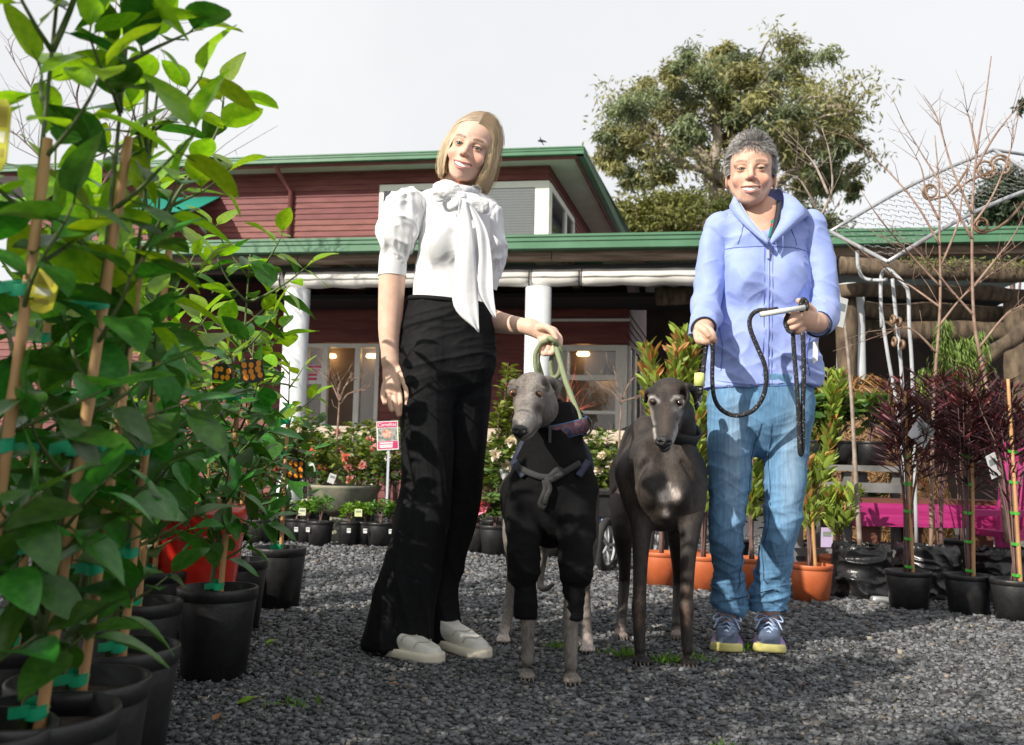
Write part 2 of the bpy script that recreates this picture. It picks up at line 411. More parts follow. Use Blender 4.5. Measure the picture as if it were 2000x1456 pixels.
# ================================================================ the building
TH = R(9); BU = Vector((math.cos(TH), -math.sin(TH), 0)); BV = Vector((math.sin(TH), math.cos(TH), 0)); BO = Vector((0, 8.7, 0))
def B(u, w_, z): return BO+BU*u+BV*w_+Vector((0, 0, z))
def bp(px, py, w_):
    d = ray(px, py); p0 = BO+BV*w_; t = (p0-CC).dot(BV)/d.dot(BV); q = CC+d*t; return (q-BO).dot(BU), q.z
RB = Matrix.Rotation(-TH, 3, 'Z')
def bbox(mb, u0, u1, w0, w1, z0, z1):
    P = [B(u, w_, z) for z in (z0, z1) for u, w_ in ((u0, w0), (u1, w0), (u1, w1), (u0, w1))]
    return mb.add(P, [(3, 2, 1, 0), (4, 5, 6, 7), (0, 1, 5, 4), (1, 2, 6, 5), (2, 3, 7, 6), (3, 0, 4, 7)])
RED = mat('weatherboard_paint', (.15, .04, .036), .6, (.21, .065, .058), 3, bump=.25, bscale=40, stretch=(1, 1, 6), spec=.35, rnd=.13)
GREEN = mat('gutter_green', (.06, .165, .085), .42, (.085, .21, .12), 3, bump=.05, detail=8)
GREEN2 = mat('roof_green', (.06, .15, .09), .45)
CREAM = mat('cream_trim', (.72, .7, .62), .5, (.78, .76, .7), 6)
SOFF = mat('soffit_cream', (.55, .53, .45), .7, (.62, .6, .52), 3)
WHITE = mat('white_paint', (.6, .63, .65), .5, (.72, .75, .77), 4, bump=.1, detail=9)
TIMB = mat('weathered_timber', (.13, .085, .055), .8, (.3, .22, .16), 6, stretch=(.4, .4, 6), bump=.5, bscale=14)
PALE = mat('pale_timber', (.42, .34, .25), .75, (.6, .52, .42), 8, stretch=(.5, 1, 8), bump=.3, bscale=20)
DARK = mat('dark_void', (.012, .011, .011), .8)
ROOMW = mat('room_wall', (.13, .1, .08), .8, (.2, .15, .12), 2)
CANV = mat('white_canvas', (.62, .6, .56), .6, (.75, .73, .69), 5, bump=.3, bscale=9)
GLASS = glass_mat('window_glass', (.97, .98, .98), .02)
bl = thing('nursery_building', B(0, 2.5, 0), 'dark red weatherboard building with green gutters and a veranda', 'building')

def boards(uA, uB, w_, z0, z1, step, holes=(), parent=None, along=None):
    "lapped weatherboards, each a piece of its own; holes: (u0,u1,z0,z1)"
    z = z0
    while z < z1-.01:
        zt = min(z+step, z1); segs = [(uA, uB)]
        for h in holes:
            if z+step*.5 > h[2] and z+step*.5 < h[3]:
                ns = []
                for a, b in segs:
                    if h[0] > a: ns.append((a, min(b, h[0])))
                    if h[1] < b: ns.append((max(a, h[1]), b))
                segs = [q for q in ns if q[1]-q[0] > .02]
        for a, b in segs:
            mb = MB(); f = along or (lambda u, d, zz: B(u, w_+d, zz))
            P = [f(a, -.022, z+.002), f(b, -.022, z+.002), f(b, .0, z+.002), f(a, .0, z+.002), f(a, -.006, zt+.008), f(b, -.006, zt+.008), f(b, .004, zt+.008), f(a, .004, zt+.008)]
            mb.add(P, [(3, 2, 1, 0), (4, 5, 6, 7), (0, 1, 5, 4), (1, 2, 6, 5), (2, 3, 7, 6), (3, 0, 4, 7)])
            mb.build('weatherboard', RED, parent)
        z += step

# ---- upper storey
WU = 4.8
uc, _ = bp(1072, 330, WU); _, z_wt = bp(1072, 308, WU); ue, z_gt = bp(1140, 286, WU-.5); _, z_gb = bp(1140, 301, WU-.5)
u_l, _ = bp(60, 330, WU); z_bot = 2.5
w0u, wz1 = bp(743, 363, WU); wz0 = z_bot+.25
wall_up = MB(); bbox(wall_up, u_l, uc-.02, WU+.004, WU+.15, z_bot, z_gt-.02)
SV = Vector((math.sin(R(14)), math.cos(R(14)), 0)); SN = Vector((SV.y, -SV.x, 0)); S0 = B(uc, WU, 0)
uw = wall_up.build('upper_wall', RED, bl)
boards(u_l, uc, WU, z_bot, z_wt+.02, .092, [(w0u, uc, wz0, wz1+.0)], uw)
side = lambda u, d, zz: S0+SV*u-SN*d+Vector((0, 0, zz))
mb = MB(); mb.add([side(0, .004, z_bot), side(6, .004, z_bot), side(6, .1, z_bot), side(0, .1, z_bot), side(0, .004, z_gt-.02), side(6, .004, z_gt-.02), side(6, .1, z_gt-.02), side(0, .1, z_gt-.02)],
       [(3, 2, 1, 0), (4, 5, 6, 7), (0, 1, 5, 4), (1, 2, 6, 5), (2, 3, 7, 6), (3, 0, 4, 7)])
sw = mb.build('side_wall', RED, bl)
SW1 = 2.1
boards(0, 6, 0, z_bot, z_wt+.02, .092, [(0, SW1, wz0, wz1-.02)], sw, side)
# corner window
wn = MB(); fw = .07
for a, b, c, d in ((w0u, w0u+fw, wz0, wz1), (uc-.2, uc+.015, wz0, wz1), (w0u+fw, uc-.2, wz1-.1, wz1), (w0u+fw, uc-.2, wz0, wz0+.1)): bbox(wn, a, b, WU-.035, WU+.05, c, d)
um = bp(905, 400, WU)[0]; bbox(wn, um-.04, um+.04, WU-.03, WU+.04, wz0+.1, wz1-.1)
win = wn.build('window', CREAM, bl)
mb = MB(); bbox(mb, w0u+fw, uc-.2, WU-.031, WU-.027, wz0+.1, wz1-.1); mb.build('pane', GLASS, win)
BLIND = mat('blind_slat', (.9, .88, .82), .5)
zz = wz0+.12
while zz < wz1-.11:
    mb = MB(); bbox(mb, um+.05, uc-.21, WU-.02, WU-.008, zz, zz+.035); mb.build('slat', BLIND, win); zz += .042
mb = MB(); bbox(mb, w0u+fw+.02, um-.05, WU-.012, WU-.008, wz0+.1, wz1-.1); mb.build('curtain', mat('window_shade', (.2, .26, .32), .6), win)
wn = MB()
def sbox(mb, u0, u1, d0, d1, z0, z1):
    P = [side(u, d, z) for z in (z0, z1) for u, d in ((u0, d0), (u1, d0), (u1, d1), (u0, d1))]
    return mb.add(P, [(3, 2, 1, 0), (4, 5, 6, 7), (0, 1, 5, 4), (1, 2, 6, 5), (2, 3, 7, 6), (3, 0, 4, 7)])
for a, b, c, d in ((0.016, .12, wz0, wz1-.02), (SW1-.1, SW1, wz0, wz1-.02), (.12, SW1-.1, wz1-.12, wz1-.02), (1.25, 1.37, wz0, wz1-.12), (.12, 1.25, wz0+.9, wz0+.97)): sbox(wn, a, b, -.035, .0, c, d)
win2 = wn.build('window', CREAM, bl)
mb = MB(); sbox(mb, .1, SW1-.05, -.008, -.003, wz0, wz1-.1); mb.build('pane', mat('dark_pane', (.02, .03, .035), .05, spec=.8), win2)
# eaves: fascia gutter with ribs, soffit, roof
mb = MB(); pr = [(0, 0), (.02, -.012), (.02, .25), (0, .27), (0, .46), (.02, .48), (.02, .72), (-.012, .76), (-.012, 1)]
def gutter(mb, A, Bp, zb, zt, out, top=.12):
    hgt = zt-zb; pr = [(-.1, 0), (.0, 0), (.012, .05), (.012, .3), (.0, .34), (.0, .52), (.012, .56), (.012, .8), (.024, .84), (.024, 1), (-.1, 1)]
    V = [P+out*a+Vector((0, 0, zb+hgt*b)) for P in (A, Bp) for a, b in pr]; n = len(pr)
    mb.add(V, [(k, (k+1) % n, (k+1) % n+n, k+n) for k in range(n)]+[tuple(range(n))[::-1], tuple(range(n, 2*n))])
gutter(mb, B(u_l-1, WU-.5, 0), B(ue, WU-.5, 0), z_gb, z_gt, -BV); gt = mb.build('gutter', GREEN, bl)
E0 = B(ue, WU-.5, 0); mb = MB(); gutter(mb, E0+SV*7-SN*.012, E0-SN*.012, z_gb, z_gt, SN); mb.build('gutter', GREEN, bl)
mb = MB(); mb.add([B(u_l-1, WU-.42, z_gb+.01), E0-BU*.1+BV*.08+Vector((0, 0, z_gb+.01)), E0-BU*.1+SV*7+Vector((0, 0, z_gb+.01)), B(u_l-1, WU+7, z_gb+.01)], [(3, 2, 1, 0)]); mb.build('soffit', SOFF, bl)
mb = MB(); bbox(mb, u_l-1, ue-.09, WU-.43, WU-.4, z_gb-.04, z_gb+.008); mb.build('fascia_board', RED, bl)
mb = MB(); A = E0-SN*.115; mb.add([A+q*SV-SN*e+Vector((0, 0, zq)) for zq in (z_gb-.05, z_gb+.008) for q, e in ((.1, 0), (7, 0), (7, .03), (.1, .03))], [(3, 2, 1, 0), (4, 5, 6, 7), (0, 1, 5, 4), (1, 2, 6, 5), (2, 3, 7, 6), (3, 0, 4, 7)]); mb.build('fascia_board', RED, bl)
mb = MB(); mb.add([B(u_l-1, WU-.5, z_gt-.01), E0+Vector((0, 0, z_gt-.01)), E0+SV*7+Vector((0, 0, z_gt+.3)), B(u_l-1, WU+7, z_gt+.3)], [(0, 1, 2, 3)]); mb.build('roof', GREEN2, bl)
# downpipe
ud, zd0 = bp(572, 352, WU); mb = MB(); mb.tube([B(ud-.12, WU-.42, z_gb), B(ud-.1, WU-.3, z_gb-.1), B(ud, WU-.05, z_gb-.32), B(ud, WU-.05, z_bot+.1)], .04, 8)
mb.build('downpipe', mat('downpipe_paint', (.2, .06, .06), .45), bl, True)
# teal awning on the left
mb = MB(); a0, az = bp(225, 380, WU-.6); a1, _ = bp(395, 380, WU-.6); az1 = bp(300, 425, WU-1.4)[1]
mb.sheet([[B(a0+(a1-a0)*i/6, WU-.02-.9*j, az+.1-.5*j+.01*(i % 2)) for i in range(7)] for j in (0, .5, 1)], .012); mb.build('awning', mat('awning_teal', (.01, .22, .16), .6), bl)

# ---- veranda
u0v = bp(300, 480, 0)[0]-1.5; u1v = bp(2120, 460, 0)[0]+.6
zg0 = bp(1000, 488, 0)[1]; zg1 = bp(1000, 460, 0)[1]
mb = MB(); gutter(mb, B(u0v, 0, 0), B(u1v, 0, 0), zg0, zg1, -BV); mb.build('gutter', GREEN, bl)
mb = MB(); mb.add([B(u0v, 0, zg1-.01), B(u1v, 0, zg1-.01), B(u1v, WU, zg1+.25), B(u0v, WU, zg1+.25)], [(0, 1, 2, 3)])
mb.add([B(u0v, .1, zg1-.05), B(u1v, .1, zg1-.05), B(u1v, WU, zg1+.2), B(u0v, WU, zg1+.2)], [(3, 2, 1, 0)]); mb.build('veranda_roof', GREEN2, bl)
zb0 = bp(1000, 510, .15)[1]
us = [u0v, bp(585, 500, .15)[0], bp(1078, 500, .15)[0], bp(1420, 500, .15)[0], u1v]
for a, b in zip(us[:-1], us[1:]):
    mb = MB(); bbox(mb, a+.004, b-.004, .1, .22, zb0, zg0+.02); mb.build('beam', TIMB, bl)
zk = bp(1000, 528, .3)[1]; mb = MB(); bbox(mb, u0v, u1v, .3, .36, zk, zk+.05); mb.build('blind_rail', mat('black_metal', (.015, .015, .016), .4), bl)
for px in (470, 620, 690, 880, 1100, 1250, 1400):
    u = bp(px, 515, .3)[0]; mb = MB(); P0 = B(u, .22, zb0+.02); mb.box(B(u, 1.3, zb0+.1), (.07, 2.3, .12), RB); mb.build('rafter', TIMB, bl)
# light-transmitting roof sheets between the rafters catch the sky
SKYL = mat('clear_roof_sheet', (.45, .52, .48), .4, transl=.6)
for px in (560, 640, 1030, 1170, 1330):
    u = bp(px, 515, .4)[0]; mb = MB(); bbox(mb, u, u+.42, .42, 1.6, zb0+.165, zb0+.172); mb.build('roof_sheet', SKYL, bl)
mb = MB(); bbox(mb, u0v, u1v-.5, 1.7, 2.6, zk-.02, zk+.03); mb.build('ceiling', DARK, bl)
# rolled canvas blinds
zr = (bp(1000, 562, .3)[1]+zk)/2; rr = (zk-bp(1000, 562, .3)[1])/2-.01
for i, (pa, pb) in enumerate(((520, 556), (562, 1039), (1041, 1136), (1138, 1395))):
    ua, ub = bp(pa, 545, .3)[0], bp(pb, 545, .3)[0]; k = 14
    mb = MB(); n = max(4, int((ub-ua)/.12))
    pts = [B(ua+(ub-ua)*q/n, .3, zr+.006*math.sin(q*1.7+i)) for q in range(n+1)]
    mb.tube(pts, [rr*(1+.05*math.sin(q*2.3+i)) for q in range(n+1)], k)
    # the hanging flap in front of the roll
    mb.sheet([[B(ua+(ub-ua)*q/n, .3-rr*(.6+.42*j)-.012, zk-.01-j*rr*1.0+.004*math.sin(q*2)) for q in range(n+1)] for j in (0, .5, 1.0)], .004)
    o = mb.build('rolled_blind', CANV, bl, True)
    mb = MB(); mb.tube([B(ub-.02, .3-rr*1.15*math.sin(a), zr+rr*1.15*math.cos(a)) for a in np.linspace(0, 6.28, 13)], .008, 4); mb.build('strap', MATS['black_metal'], o)
# columns
for px, pb in ((582, 566), (1052, 1046), (1660, 1665)):
    u, zt = bp(px, 566, .3); wpx = 25/ppm(9.2)
    mb = MB(); mb.lathe([(wpx, 0), (wpx, zr-rr-.015), (0.001, zr-rr-.015)], 28, B(u, .3, 0)); mb.build('column', WHITE, bl, True)
# lower wall, doors, window
WL = 2.5; zc = zg1+.1
ulw = u_l; ucw = bp(1226, 640, WL)[0]; zdt = bp(680, 672, WL)[1]
d0, d1 = bp(596, 700, WL)[0], bp(742, 700, WL)[0]; x0, x1 = bp(1060, 700, WL)[0], ucw
zwt = bp(1150, 675, WL)[1]; zwb = .55
mb = MB()
for a, b, c, d in ((ulw, d0, 0, zc), (d0, d1, zdt+.03, zc), (d1, x0, 0, zc), (x0, x1-.02, zwt+.02, zc), (x0, x1-.02, 0, zwb)): bbox(mb, a, b, WL+.005, WL+.1, c, d)
lw = mb.build('lower_wall', RED, bl)
boards(ulw, ucw, WL, 0.02, zk+.0, .098, [(d0, d1, 0, zdt), (x0, x1, zwb, zwt)], lw)
mb = MB(); bbox(mb, bp(1078, 625, WL)[0], ucw+.03, WL-.05, WL-.023, bp(1150, 629, WL)[1], bp(1150, 624, WL)[1]); mb.build('trim', CREAM, bl)
mb = MB(); Lc = B(ucw, WL, 0); mb.add([Lc+SV*q+Vector((0, 0, z)) for z in (0, zc) for q in (0.002, 4)]+[Lc+SV*q-SN*.1+Vector((0, 0, z)) for z in (0, zc) for q in (.1, 4)], [(0, 1, 3, 2), (4, 6, 7, 5)]); sl_ = mb.build('side_wall', RED, bl)
boards(0, 4, 0, zwt, zk, .098, (), sl_, lambda u, d, zz: Lc+SV*u-SN*d+Vector((0, 0, zz)))
mb = MB()
for a, b in ((.0, .09), (.55, .62), (1.2, 1.28)): mb.add([Lc+SV*q+SN*e+Vector((0, 0, z)) for z in (zwb, zwt) for q, e in ((a+.03, .03), (b+.03, .03), (b+.03, .003), (a+.03, .003))], [(3, 2, 1, 0), (4, 5, 6, 7), (0, 1, 5, 4), (1, 2, 6, 5), (2, 3, 7, 6), (3, 0, 4, 7)])
w3 = mb.build('window', CREAM, bl)
mb = MB(); mb.add([Lc+SV*q+SN*.008+Vector((0, 0, z)) for z in (zwb, zwt) for q in (.05, 1.25)], [(0, 1, 3, 2)]); mb.build('pane', MATS['dark_pane'], w3)
def frame(u0, u1, z0, z1, t, w_, extra=()):
    mb = MB()
    for a, b, c, d in ((u0, u0+t, z0, z1), (u1-t, u1, z0, z1), (u0+t, u1-t, z1-t, z1), (u0+t, u1-t, z0, z0+t))+tuple(extra): bbox(mb, a, b, w_-.03, w_+.05, c, d)
    return mb
zmid = bp(1150, 738, WL)[1]
o = frame(x0, x1, zwb, zwt, .07, WL, ((x1-.14, x1-.07, zwb+.07, zwt-.07), (x0+.07, x1-.14, zmid-.035, zmid+.03), (x0+.07, x1-.14, bp(1150, 806, WL)[1]-.02, bp(1150, 806, WL)[1]+.02))).build('window', CREAM, bl)
mb = MB(); bbox(mb, x0+.05, x1-.1, WL+.012, WL+.018, zwb+.05, zwt-.05); mb.build('pane', GLASS, o)
dm1, dm2 = bp(635, 740, WL)[0], bp(698, 740, WL)[0]
o = frame(d0, d1, .03, zdt, .05, WL, ((dm1-.035, dm1+.035, .08, zdt-.05), (dm2-.035, dm2+.035, .08, zdt-.05))).build('sliding_door', CREAM, bl)
mb = MB(); bbox(mb, d0+.03, dm1, WL+.012, WL+.018, .06, zdt-.03); mb.build('pane', GLASS, o)
mb = MB(); bbox(mb, dm2, d1-.03, WL+.012, WL+.018, .06, zdt-.03); mb.build('pane', GLASS, o)
pu0, pz1 = bp(602, 713, WL); pu1, pz0 = bp(628, 751, WL)
mb = MB(); bbox(mb, pu0, pu1, WL-.008, WL+.008, pz0, pz1); ps = mb.build('poster', mat('poster_paper', (.75, .7, .7), .5), o)
PINK = mat('poster_red', (.62, .05, .12), .5)
for a, b in ((.84, .96), (.42, .55), (.2, .34)):
    mb = MB(); bbox(mb, pu0+.012, pu1-.012-(0 if a > .5 else .05), WL-.0115, WL-.0085, pz0+(pz1-pz0)*a, pz0+(pz1-pz0)*b); mb.build('poster_print', PINK, ps)
for q in (.6, .67, .74):
    mb = MB(); bbox(mb, pu0+.03, pu1-.03, WL-.0115, WL-.0085, pz0+(pz1-pz0)*q, pz0+(pz1-pz0)*(q+.035)); mb.build('poster_print', PINK, ps)
# rooms behind the glass
mb = MB(); bbox(mb, ulw, ucw-.1, WL+.3, WL+3.2, .0, zc+.05); me = mb.build('interior', ROOMW, bl)
mb = MB(); bbox(mb, x0, x1-.3, WL+.9, WL+.95, .3, .9); bbox(mb, d0, d0+.5, WL+.8, WL+.9, .2, 1.3); mb.build('counter', PALE, bl)
# a window dark but with lit lamps
EM = mat('lamp_glow', (1, .62, .25), .5, emit=6)
bm = bpy.data.meshes
for px, py, ww in ((1140, 694, .5), (649, 698, .4), (731, 698, .4)):
    u, z = bp(px, py, WL+.28); mb = MB(); mb.lathe([(.001, -.02), (.07, -.018), (.085, 0), (.07, .03), (.001, .032)], 16, B(u, WL+.2, z)); mb.build('ceiling_lamp', EM, bl, True)
u, z = bp(1184, 736, WL+.2); mb = MB(); mb.lathe([(.105, 0), (.1, .03), (.06, .09), (.02, .12), (.012, .16), (.005, .17), (.005, .6)], 16, B(u, WL+.2, z)); pl = mb.build('pendant_lamp', MATS['black_metal'], bl, True)
mb = MB(); mb.lathe([(.001, .012), (.09, .012), (.09, .008), (.001, .008)], 16, B(u, WL+.2, z)); mb.build('bulb', EM, pl)
# rail of pale timber along the terrace
for pa, pb in ((560, 830), (830, 1000), (1000, 1262)):
    ua, ub = bp(pa, 845, -.35)[0], bp(pb, 845, -.35)[0]; z1, z0 = bp(1000, 838, -.35)[1], bp(1000, 864, -.35)[1]
    mb = MB(); bbox(mb, ua+.003, ub-.003, -.35, -.15, z0, z1); mb.build('rail', PALE, bl)
    mb = MB(); bbox(mb, ua+.3, ua+.38, -.3, -.22, 0, z0-.002); mb.build('rail_post', TIMB, bl)
mb = MB(); bbox(mb, bp(1120, 900, -.2)[0], bp(1262, 900, -.2)[0], -.2, -.12, .1, .45); mb.build('terrace_base', RED, bl)

# cafe chairs on the terrace
CH = mat('chair_black', (.02, .02, .022), .45)
def cafe_chair(px, w_, label, rz):
    u = bp(px, 840, w_)[0]; t = thing('cafe_chair', B(u, w_, 0), label, 'chair', 'black cafe chairs on the terrace', rz)
    mb = MB()
    for q in range(7):
        a = (q-3)/3; mb.tube(spline([(a*.19, .18, .46), (a*.21, .22, .7), (a*.15, .25, .92)], 4), .014, 5)
    mb.tube(spline([(-.22, .16, .46), (-.23, .22, .75), (-.12, .26, .95), (.12, .26, .95), (.23, .22, .75), (.22, .16, .46)], 4), .02, 6); mb.build('backrest', CH, t, True, True)
    mb = MB(); mb.lathe([(.001, .43), (.21, .43), (.22, .45), (.2, .47), (.001, .47)], 20); mb.build('seat', CH, t, True, True)
    for a in (-1, 1):
        for b in (-1, 1): mb = MB(); mb.tube([(a*.15, b*.15, .43), (a*.2, b*.2, 0)], [.016, .012], 6); mb.build('leg', CH, t, True, True)
cafe_chair(1150, .9, 'black round-backed cafe chair behind the right window-side rail', .5)
cafe_chair(1205, 1.0, 'black cafe chair by the corner window behind the dark greyhound', -2.6)
cafe_chair(640, .9, 'black cafe chair in front of the sliding door', 2.4)

# ================================================================ rustic log pergola on the right
LOGM = mat('mossy_log', (.05, .035, .024), .9, (.15, .11, .07), 7, stretch=(3, 1, 1), bump=.8, bscale=12)
MOSS = mat('moss', (.1, .13, .03), .95, (.2, .22, .06), 30, bump=.8, bscale=60)
pg = thing('log_pergola', B(bp(1800, 800, -.4)[0], -.4, 0), 'rustic brown log pergola with mossy beams under the right gutter', 'pergola')
def log(a, b, r, name='log', m_=LOGM, seed=0):
    rs = random.Random(seed); a, b = Vector(a), Vector(b); mb = MB()
    mb.tube([a.lerp(b, i/10)+Vector((0, 0, rs.uniform(-.2, .2)*r)) for i in range(11)], [r*rs.uniform(.88, 1.1) for _ in range(11)], 12)
    return mb.build(name, m_, pg, True)
def L2(px, py, w_): u, z = bp(px, py, w_); return B(u, w_, z)
for i, (pa, ya, pb, yb, w_, r) in enumerate(((1640, 522, 2060, 535, -.2, .085), (1640, 567, 2060, 577, .05, .065), (1640, 603, 2060, 618, .3, .075), (1280, 578, 1460, 578, 1.2, .1), (1640, 640, 2060, 655, .8, .1))):
    lg = log(L2(pa, ya, w_), L2(pb, yb, w_), r, seed=i)
    if i == 0:
        rs = np.random.RandomState(5); n = 2600; t = rs.rand(n); a = L2(1760, 516, -.2); b = L2(2060, 526, -.2)
        P = np.array(a)[None]*(1-t[:, None])+np.array(b)[None]*t[:, None]+rs.normal(0, 1, (n, 3))*(.02, .06, .03)
        D = rdir(n, rs); D[:, 2] -= .3; c = np.array((.12, .13, .035))*rs.uniform(.5, 1.6, (n, 1))
        V, F, C = leaves(P, D, rdir(n, rs), rs.uniform(.02, .05, n), .015, c, template=DIA_T, faces=DIA_F)
        tag(link('moss', npmesh('moss', V, F, mat('moss_tuft', (1, 1, 1), .9, attr=True), True, C), lg), kind='stuff')
for px, w_ in ((1655, .2), (1985, .1)): log(B(bp(px, 700, w_)[0], w_, 0), B(bp(px, 700, w_)[0], w_, 2.2), .1, 'post', seed=px)
d0_ = at(1905, 700, 7.3); log(at(1895, 720, 7.4), at(2050, 610, 7.2), .06, 'brace', seed=3)
# dark back wall of the pergola shelter
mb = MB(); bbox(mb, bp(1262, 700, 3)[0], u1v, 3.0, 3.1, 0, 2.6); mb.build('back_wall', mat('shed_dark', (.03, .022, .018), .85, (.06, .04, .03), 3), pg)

# ================================================================ trees
BARK = mat('eucalypt_bark', (.2, .16, .12), .85, (.42, .37, .31), 2.5, stretch=(1, 1, .25), bump=.4, bscale=6)
TWIG = mat('twig_bark', (.1, .055, .05), .7, (.17, .1, .085), 20)
PALETWIG = mat('pale_twig', (.2, .115, .085), .65, (.33, .23, .17), 20, bump=.2)
LEAFM = mat('far_leaf', (1, 1, 1), .55, attr=True, transl=.25)
def limb(mb, pts, r0, r1, n=7):
    P = spline(pts, 5); m = len(P); mb.tube(P, [r0+(r1-r0)*i/(m-1) for i in range(m)], n); return P
def eucalypt():
    Y = 30; rs = random.Random(4); t = thing('eucalyptus_tree', gnd(1440, Y), 'tall spreading eucalyptus tree with olive crown behind the roof', 'tree')
    A = lambda x, y, d=0: at(1428+(x-1428)*.93, 300+(y-300)*.96+6, Y+d)
    mb = MB(); limb(mb, [gnd(1480, Y), A(1462, 560), A(1440, 430)], .55, .42, 10); limb(mb, [A(1440, 430), A(1405, 380), A(1385, 340)], .4, .28, 8)
    mb.build('trunk', BARK, t, True)
    paths = [[(1440, 440), (1415, 350), (1330, 320), (1255, 330)], [(1400, 375), (1370, 300), (1290, 290), (1190, 275)], [(1385, 340), (1350, 250), (1300, 200), (1260, 180)],
             [(1385, 340), (1400, 260), (1390, 180), (1380, 130)], [(1400, 375), (1450, 280), (1470, 190), (1480, 120)], [(1440, 430), (1500, 330), (1540, 240), (1580, 170)],
             [(1440, 430), (1520, 360), (1600, 300), (1660, 260)], [(1440, 440), (1530, 400), (1610, 370), (1670, 350)], [(1450, 470), (1380, 430), (1300, 420), (1240, 430)], [(1415, 350), (1430, 280), (1420, 200), (1440, 150)],
             [(1540, 240), (1600, 210), (1650, 200), (1680, 210)], [(1330, 320), (1270, 260), (1210, 220), (1175, 215)]]
    ends = []
    for i, p in enumerate(paths):
        mb = MB(); d = rs.uniform(-2.5, 2.5)
        P = limb(mb, [A(x, y, d*k/3) for k, (x, y) in enumerate(p)], .22, .05, 6)
        for k in range(10):
            j = rs.randrange(len(P)//3, len(P)); q = P[j]; e = q+Vector((rs.uniform(-1., 1.)-.25*(q.x > 9.5), rs.uniform(-1.2, 1.2), rs.uniform(-.3, .9)))
            mb.tube([q, q.lerp(e, .5)+Vector((0, 0, .15)), e], [.06, .04, .012], 4); ends.append(e)
        ends += [P[-1], P[len(P)*2//3]]
        mb.build('branch', BARK, t, True)
    rs2 = np.random.RandomState(8)
    clumps = [(1180, 240, 50), (1240, 200, 60), (1300, 150, 60), (1370, 120, 62), (1440, 105, 60), (1510, 110, 58), (1560, 150, 60), (1610, 190, 60), (1655, 230, 46), (1330, 210, 60), (1400, 170, 60), (1480, 180, 60), (1540, 215, 58),
              (1200, 300, 42), (1260, 270, 50), (1290, 330, 30), (1225, 350, 34), (1650, 300, 44), (1600, 290, 50), (1680, 345, 26), (1640, 360, 30), (1560, 290, 36), (1170, 285, 30), (1420, 230, 42), (1350, 265, 30), (1590, 345, 30), (1575, 240, 40),
              (1270, 160, 40), (1470, 140, 50), (1410, 100, 34), (1655, 265, 36), (1225, 240, 40), (1310, 110, 30)]
    Ps, Cs = [], []
    for x, y, r in clumps:
        c = np.array(A(x, y, rs.uniform(-2.5, 2.5))); rm = r*Y/F_PX*1.05
        for _ in range(6):
            o = c+rs2.normal(0, .48, 3)*rm; n = 190
            q = o+rs2.normal(0, 1, (n, 3))*rm*np.array((.2, .2, .13)); Ps.append(q)
            b = np.array((.25, .245, .11)) if rs2.rand() < .4 else np.array((.17, .21, .115))
            Cs.append(np.tile(b*rs2.uniform(.6, 1.3), (n, 1))*rs2.uniform(.7, 1.3, (n, 1)))
    for e in ends:
        n = 60; Ps.append(np.array(e)+rs2.normal(0, .32, (n, 3))*(1, 1, .8)); Cs.append(np.tile((.22, .22, .09), (n, 1))*rs2.uniform(.5, 1.5, (n, 1)))
    P = np.concatenate(Ps); C = np.concatenate(Cs); n = len(P); D = rdir(n, rs2)*.8; D[:, 2] -= .7
    V, F, C = leaves(P, D, rdir(n, rs2), rs2.uniform(.16, .32, n), rs2.uniform(.05, .085, n), C, .1, DIA_T, DIA_F)
    tag(link('crown', npmesh('crown', V, F, LEAFM, False, C), t), kind='stuff')
eucalypt()
def bushtree(name, label, base, c, rad, col, n, size, seed, stem=.12, group=None, droop=.2, cat='tree'):
    rs = np.random.RandomState(seed); t = thing(name, base, label, cat, group); base = Vector(base); c = Vector(c)
    mb = MB(); limb(mb, [base, base.lerp(c, .6), c], stem, stem*.4, 7)
    for k in range(8):
        e = c+Vector(rs.normal(0, .5, 3)*np.array(rad)); q = base.lerp(c, rs.uniform(.5, .95)); mb.tube([q, q.lerp(e, .5)+Vector((0, 0, .1)), e], [stem*.4, stem*.25, stem*.08], 5)
    mb.build('trunk', TWIG, t, True)
    k = max(6, n//130); cc = rdir(k, rs)*rs.uniform(.35, .95, (k, 1))*np.array(rad)+np.array(c); P = cc[rs.randint(0, k, n)]+rs.normal(0, .2, (n, 3))*np.array(rad)
    shade = rs.uniform(.6, 1.35, k); C = np.array(col)[None]*rs.uniform(.6, 1.4, (n, 1)); D = rdir(n, rs); D[:, 2] -= droop
    V, F, C = leaves(P, D, rdir(n, rs), size*rs.uniform(.7, 1.4, n), size*.42, C, .15, DIA_T, DIA_F)
    tag(link('crown', npmesh('crown', V, F, LEAFM, False, C), t), kind='stuff'); return t
bushtree('bush_tree', 'yellow-green bushy tree low behind the roof, left of the eucalyptus trunk', gnd(1285, 24), at(1285, 430, 24), (1.3, 1.2, .75), (.13, .14, .03), 5200, .16, 2)
bushtree('bush_tree', 'olive bushy tree behind the lower roof near the eucalyptus trunk', gnd(1400, 26), at(1375, 425, 26), (1.2, 1.2, .7), (.1, .12, .03), 4200, .16, 3)
bushtree('bush_tree', 'olive tree partly hidden behind the woman in blue', gnd(1560, 25), at(1560, 440, 25), (1.4, 1.2, .6), (.08, .1, .035), 4200, .16, 6)
bushtree('pine_tree', 'dark pine at the right edge behind the wire arch', gnd(1985, 26), at(1975, 395, 26), (.9, 1.2, 1.2), (.035, .06, .03), 4200, .2, 4)
bushtree('pine_tree', 'far dark pine whose branch tip shows at the upper right edge', gnd(2060, 30), at(2050, 195, 30), (1.0, 1, .35), (.03, .055, .03), 1800, .25, 5)
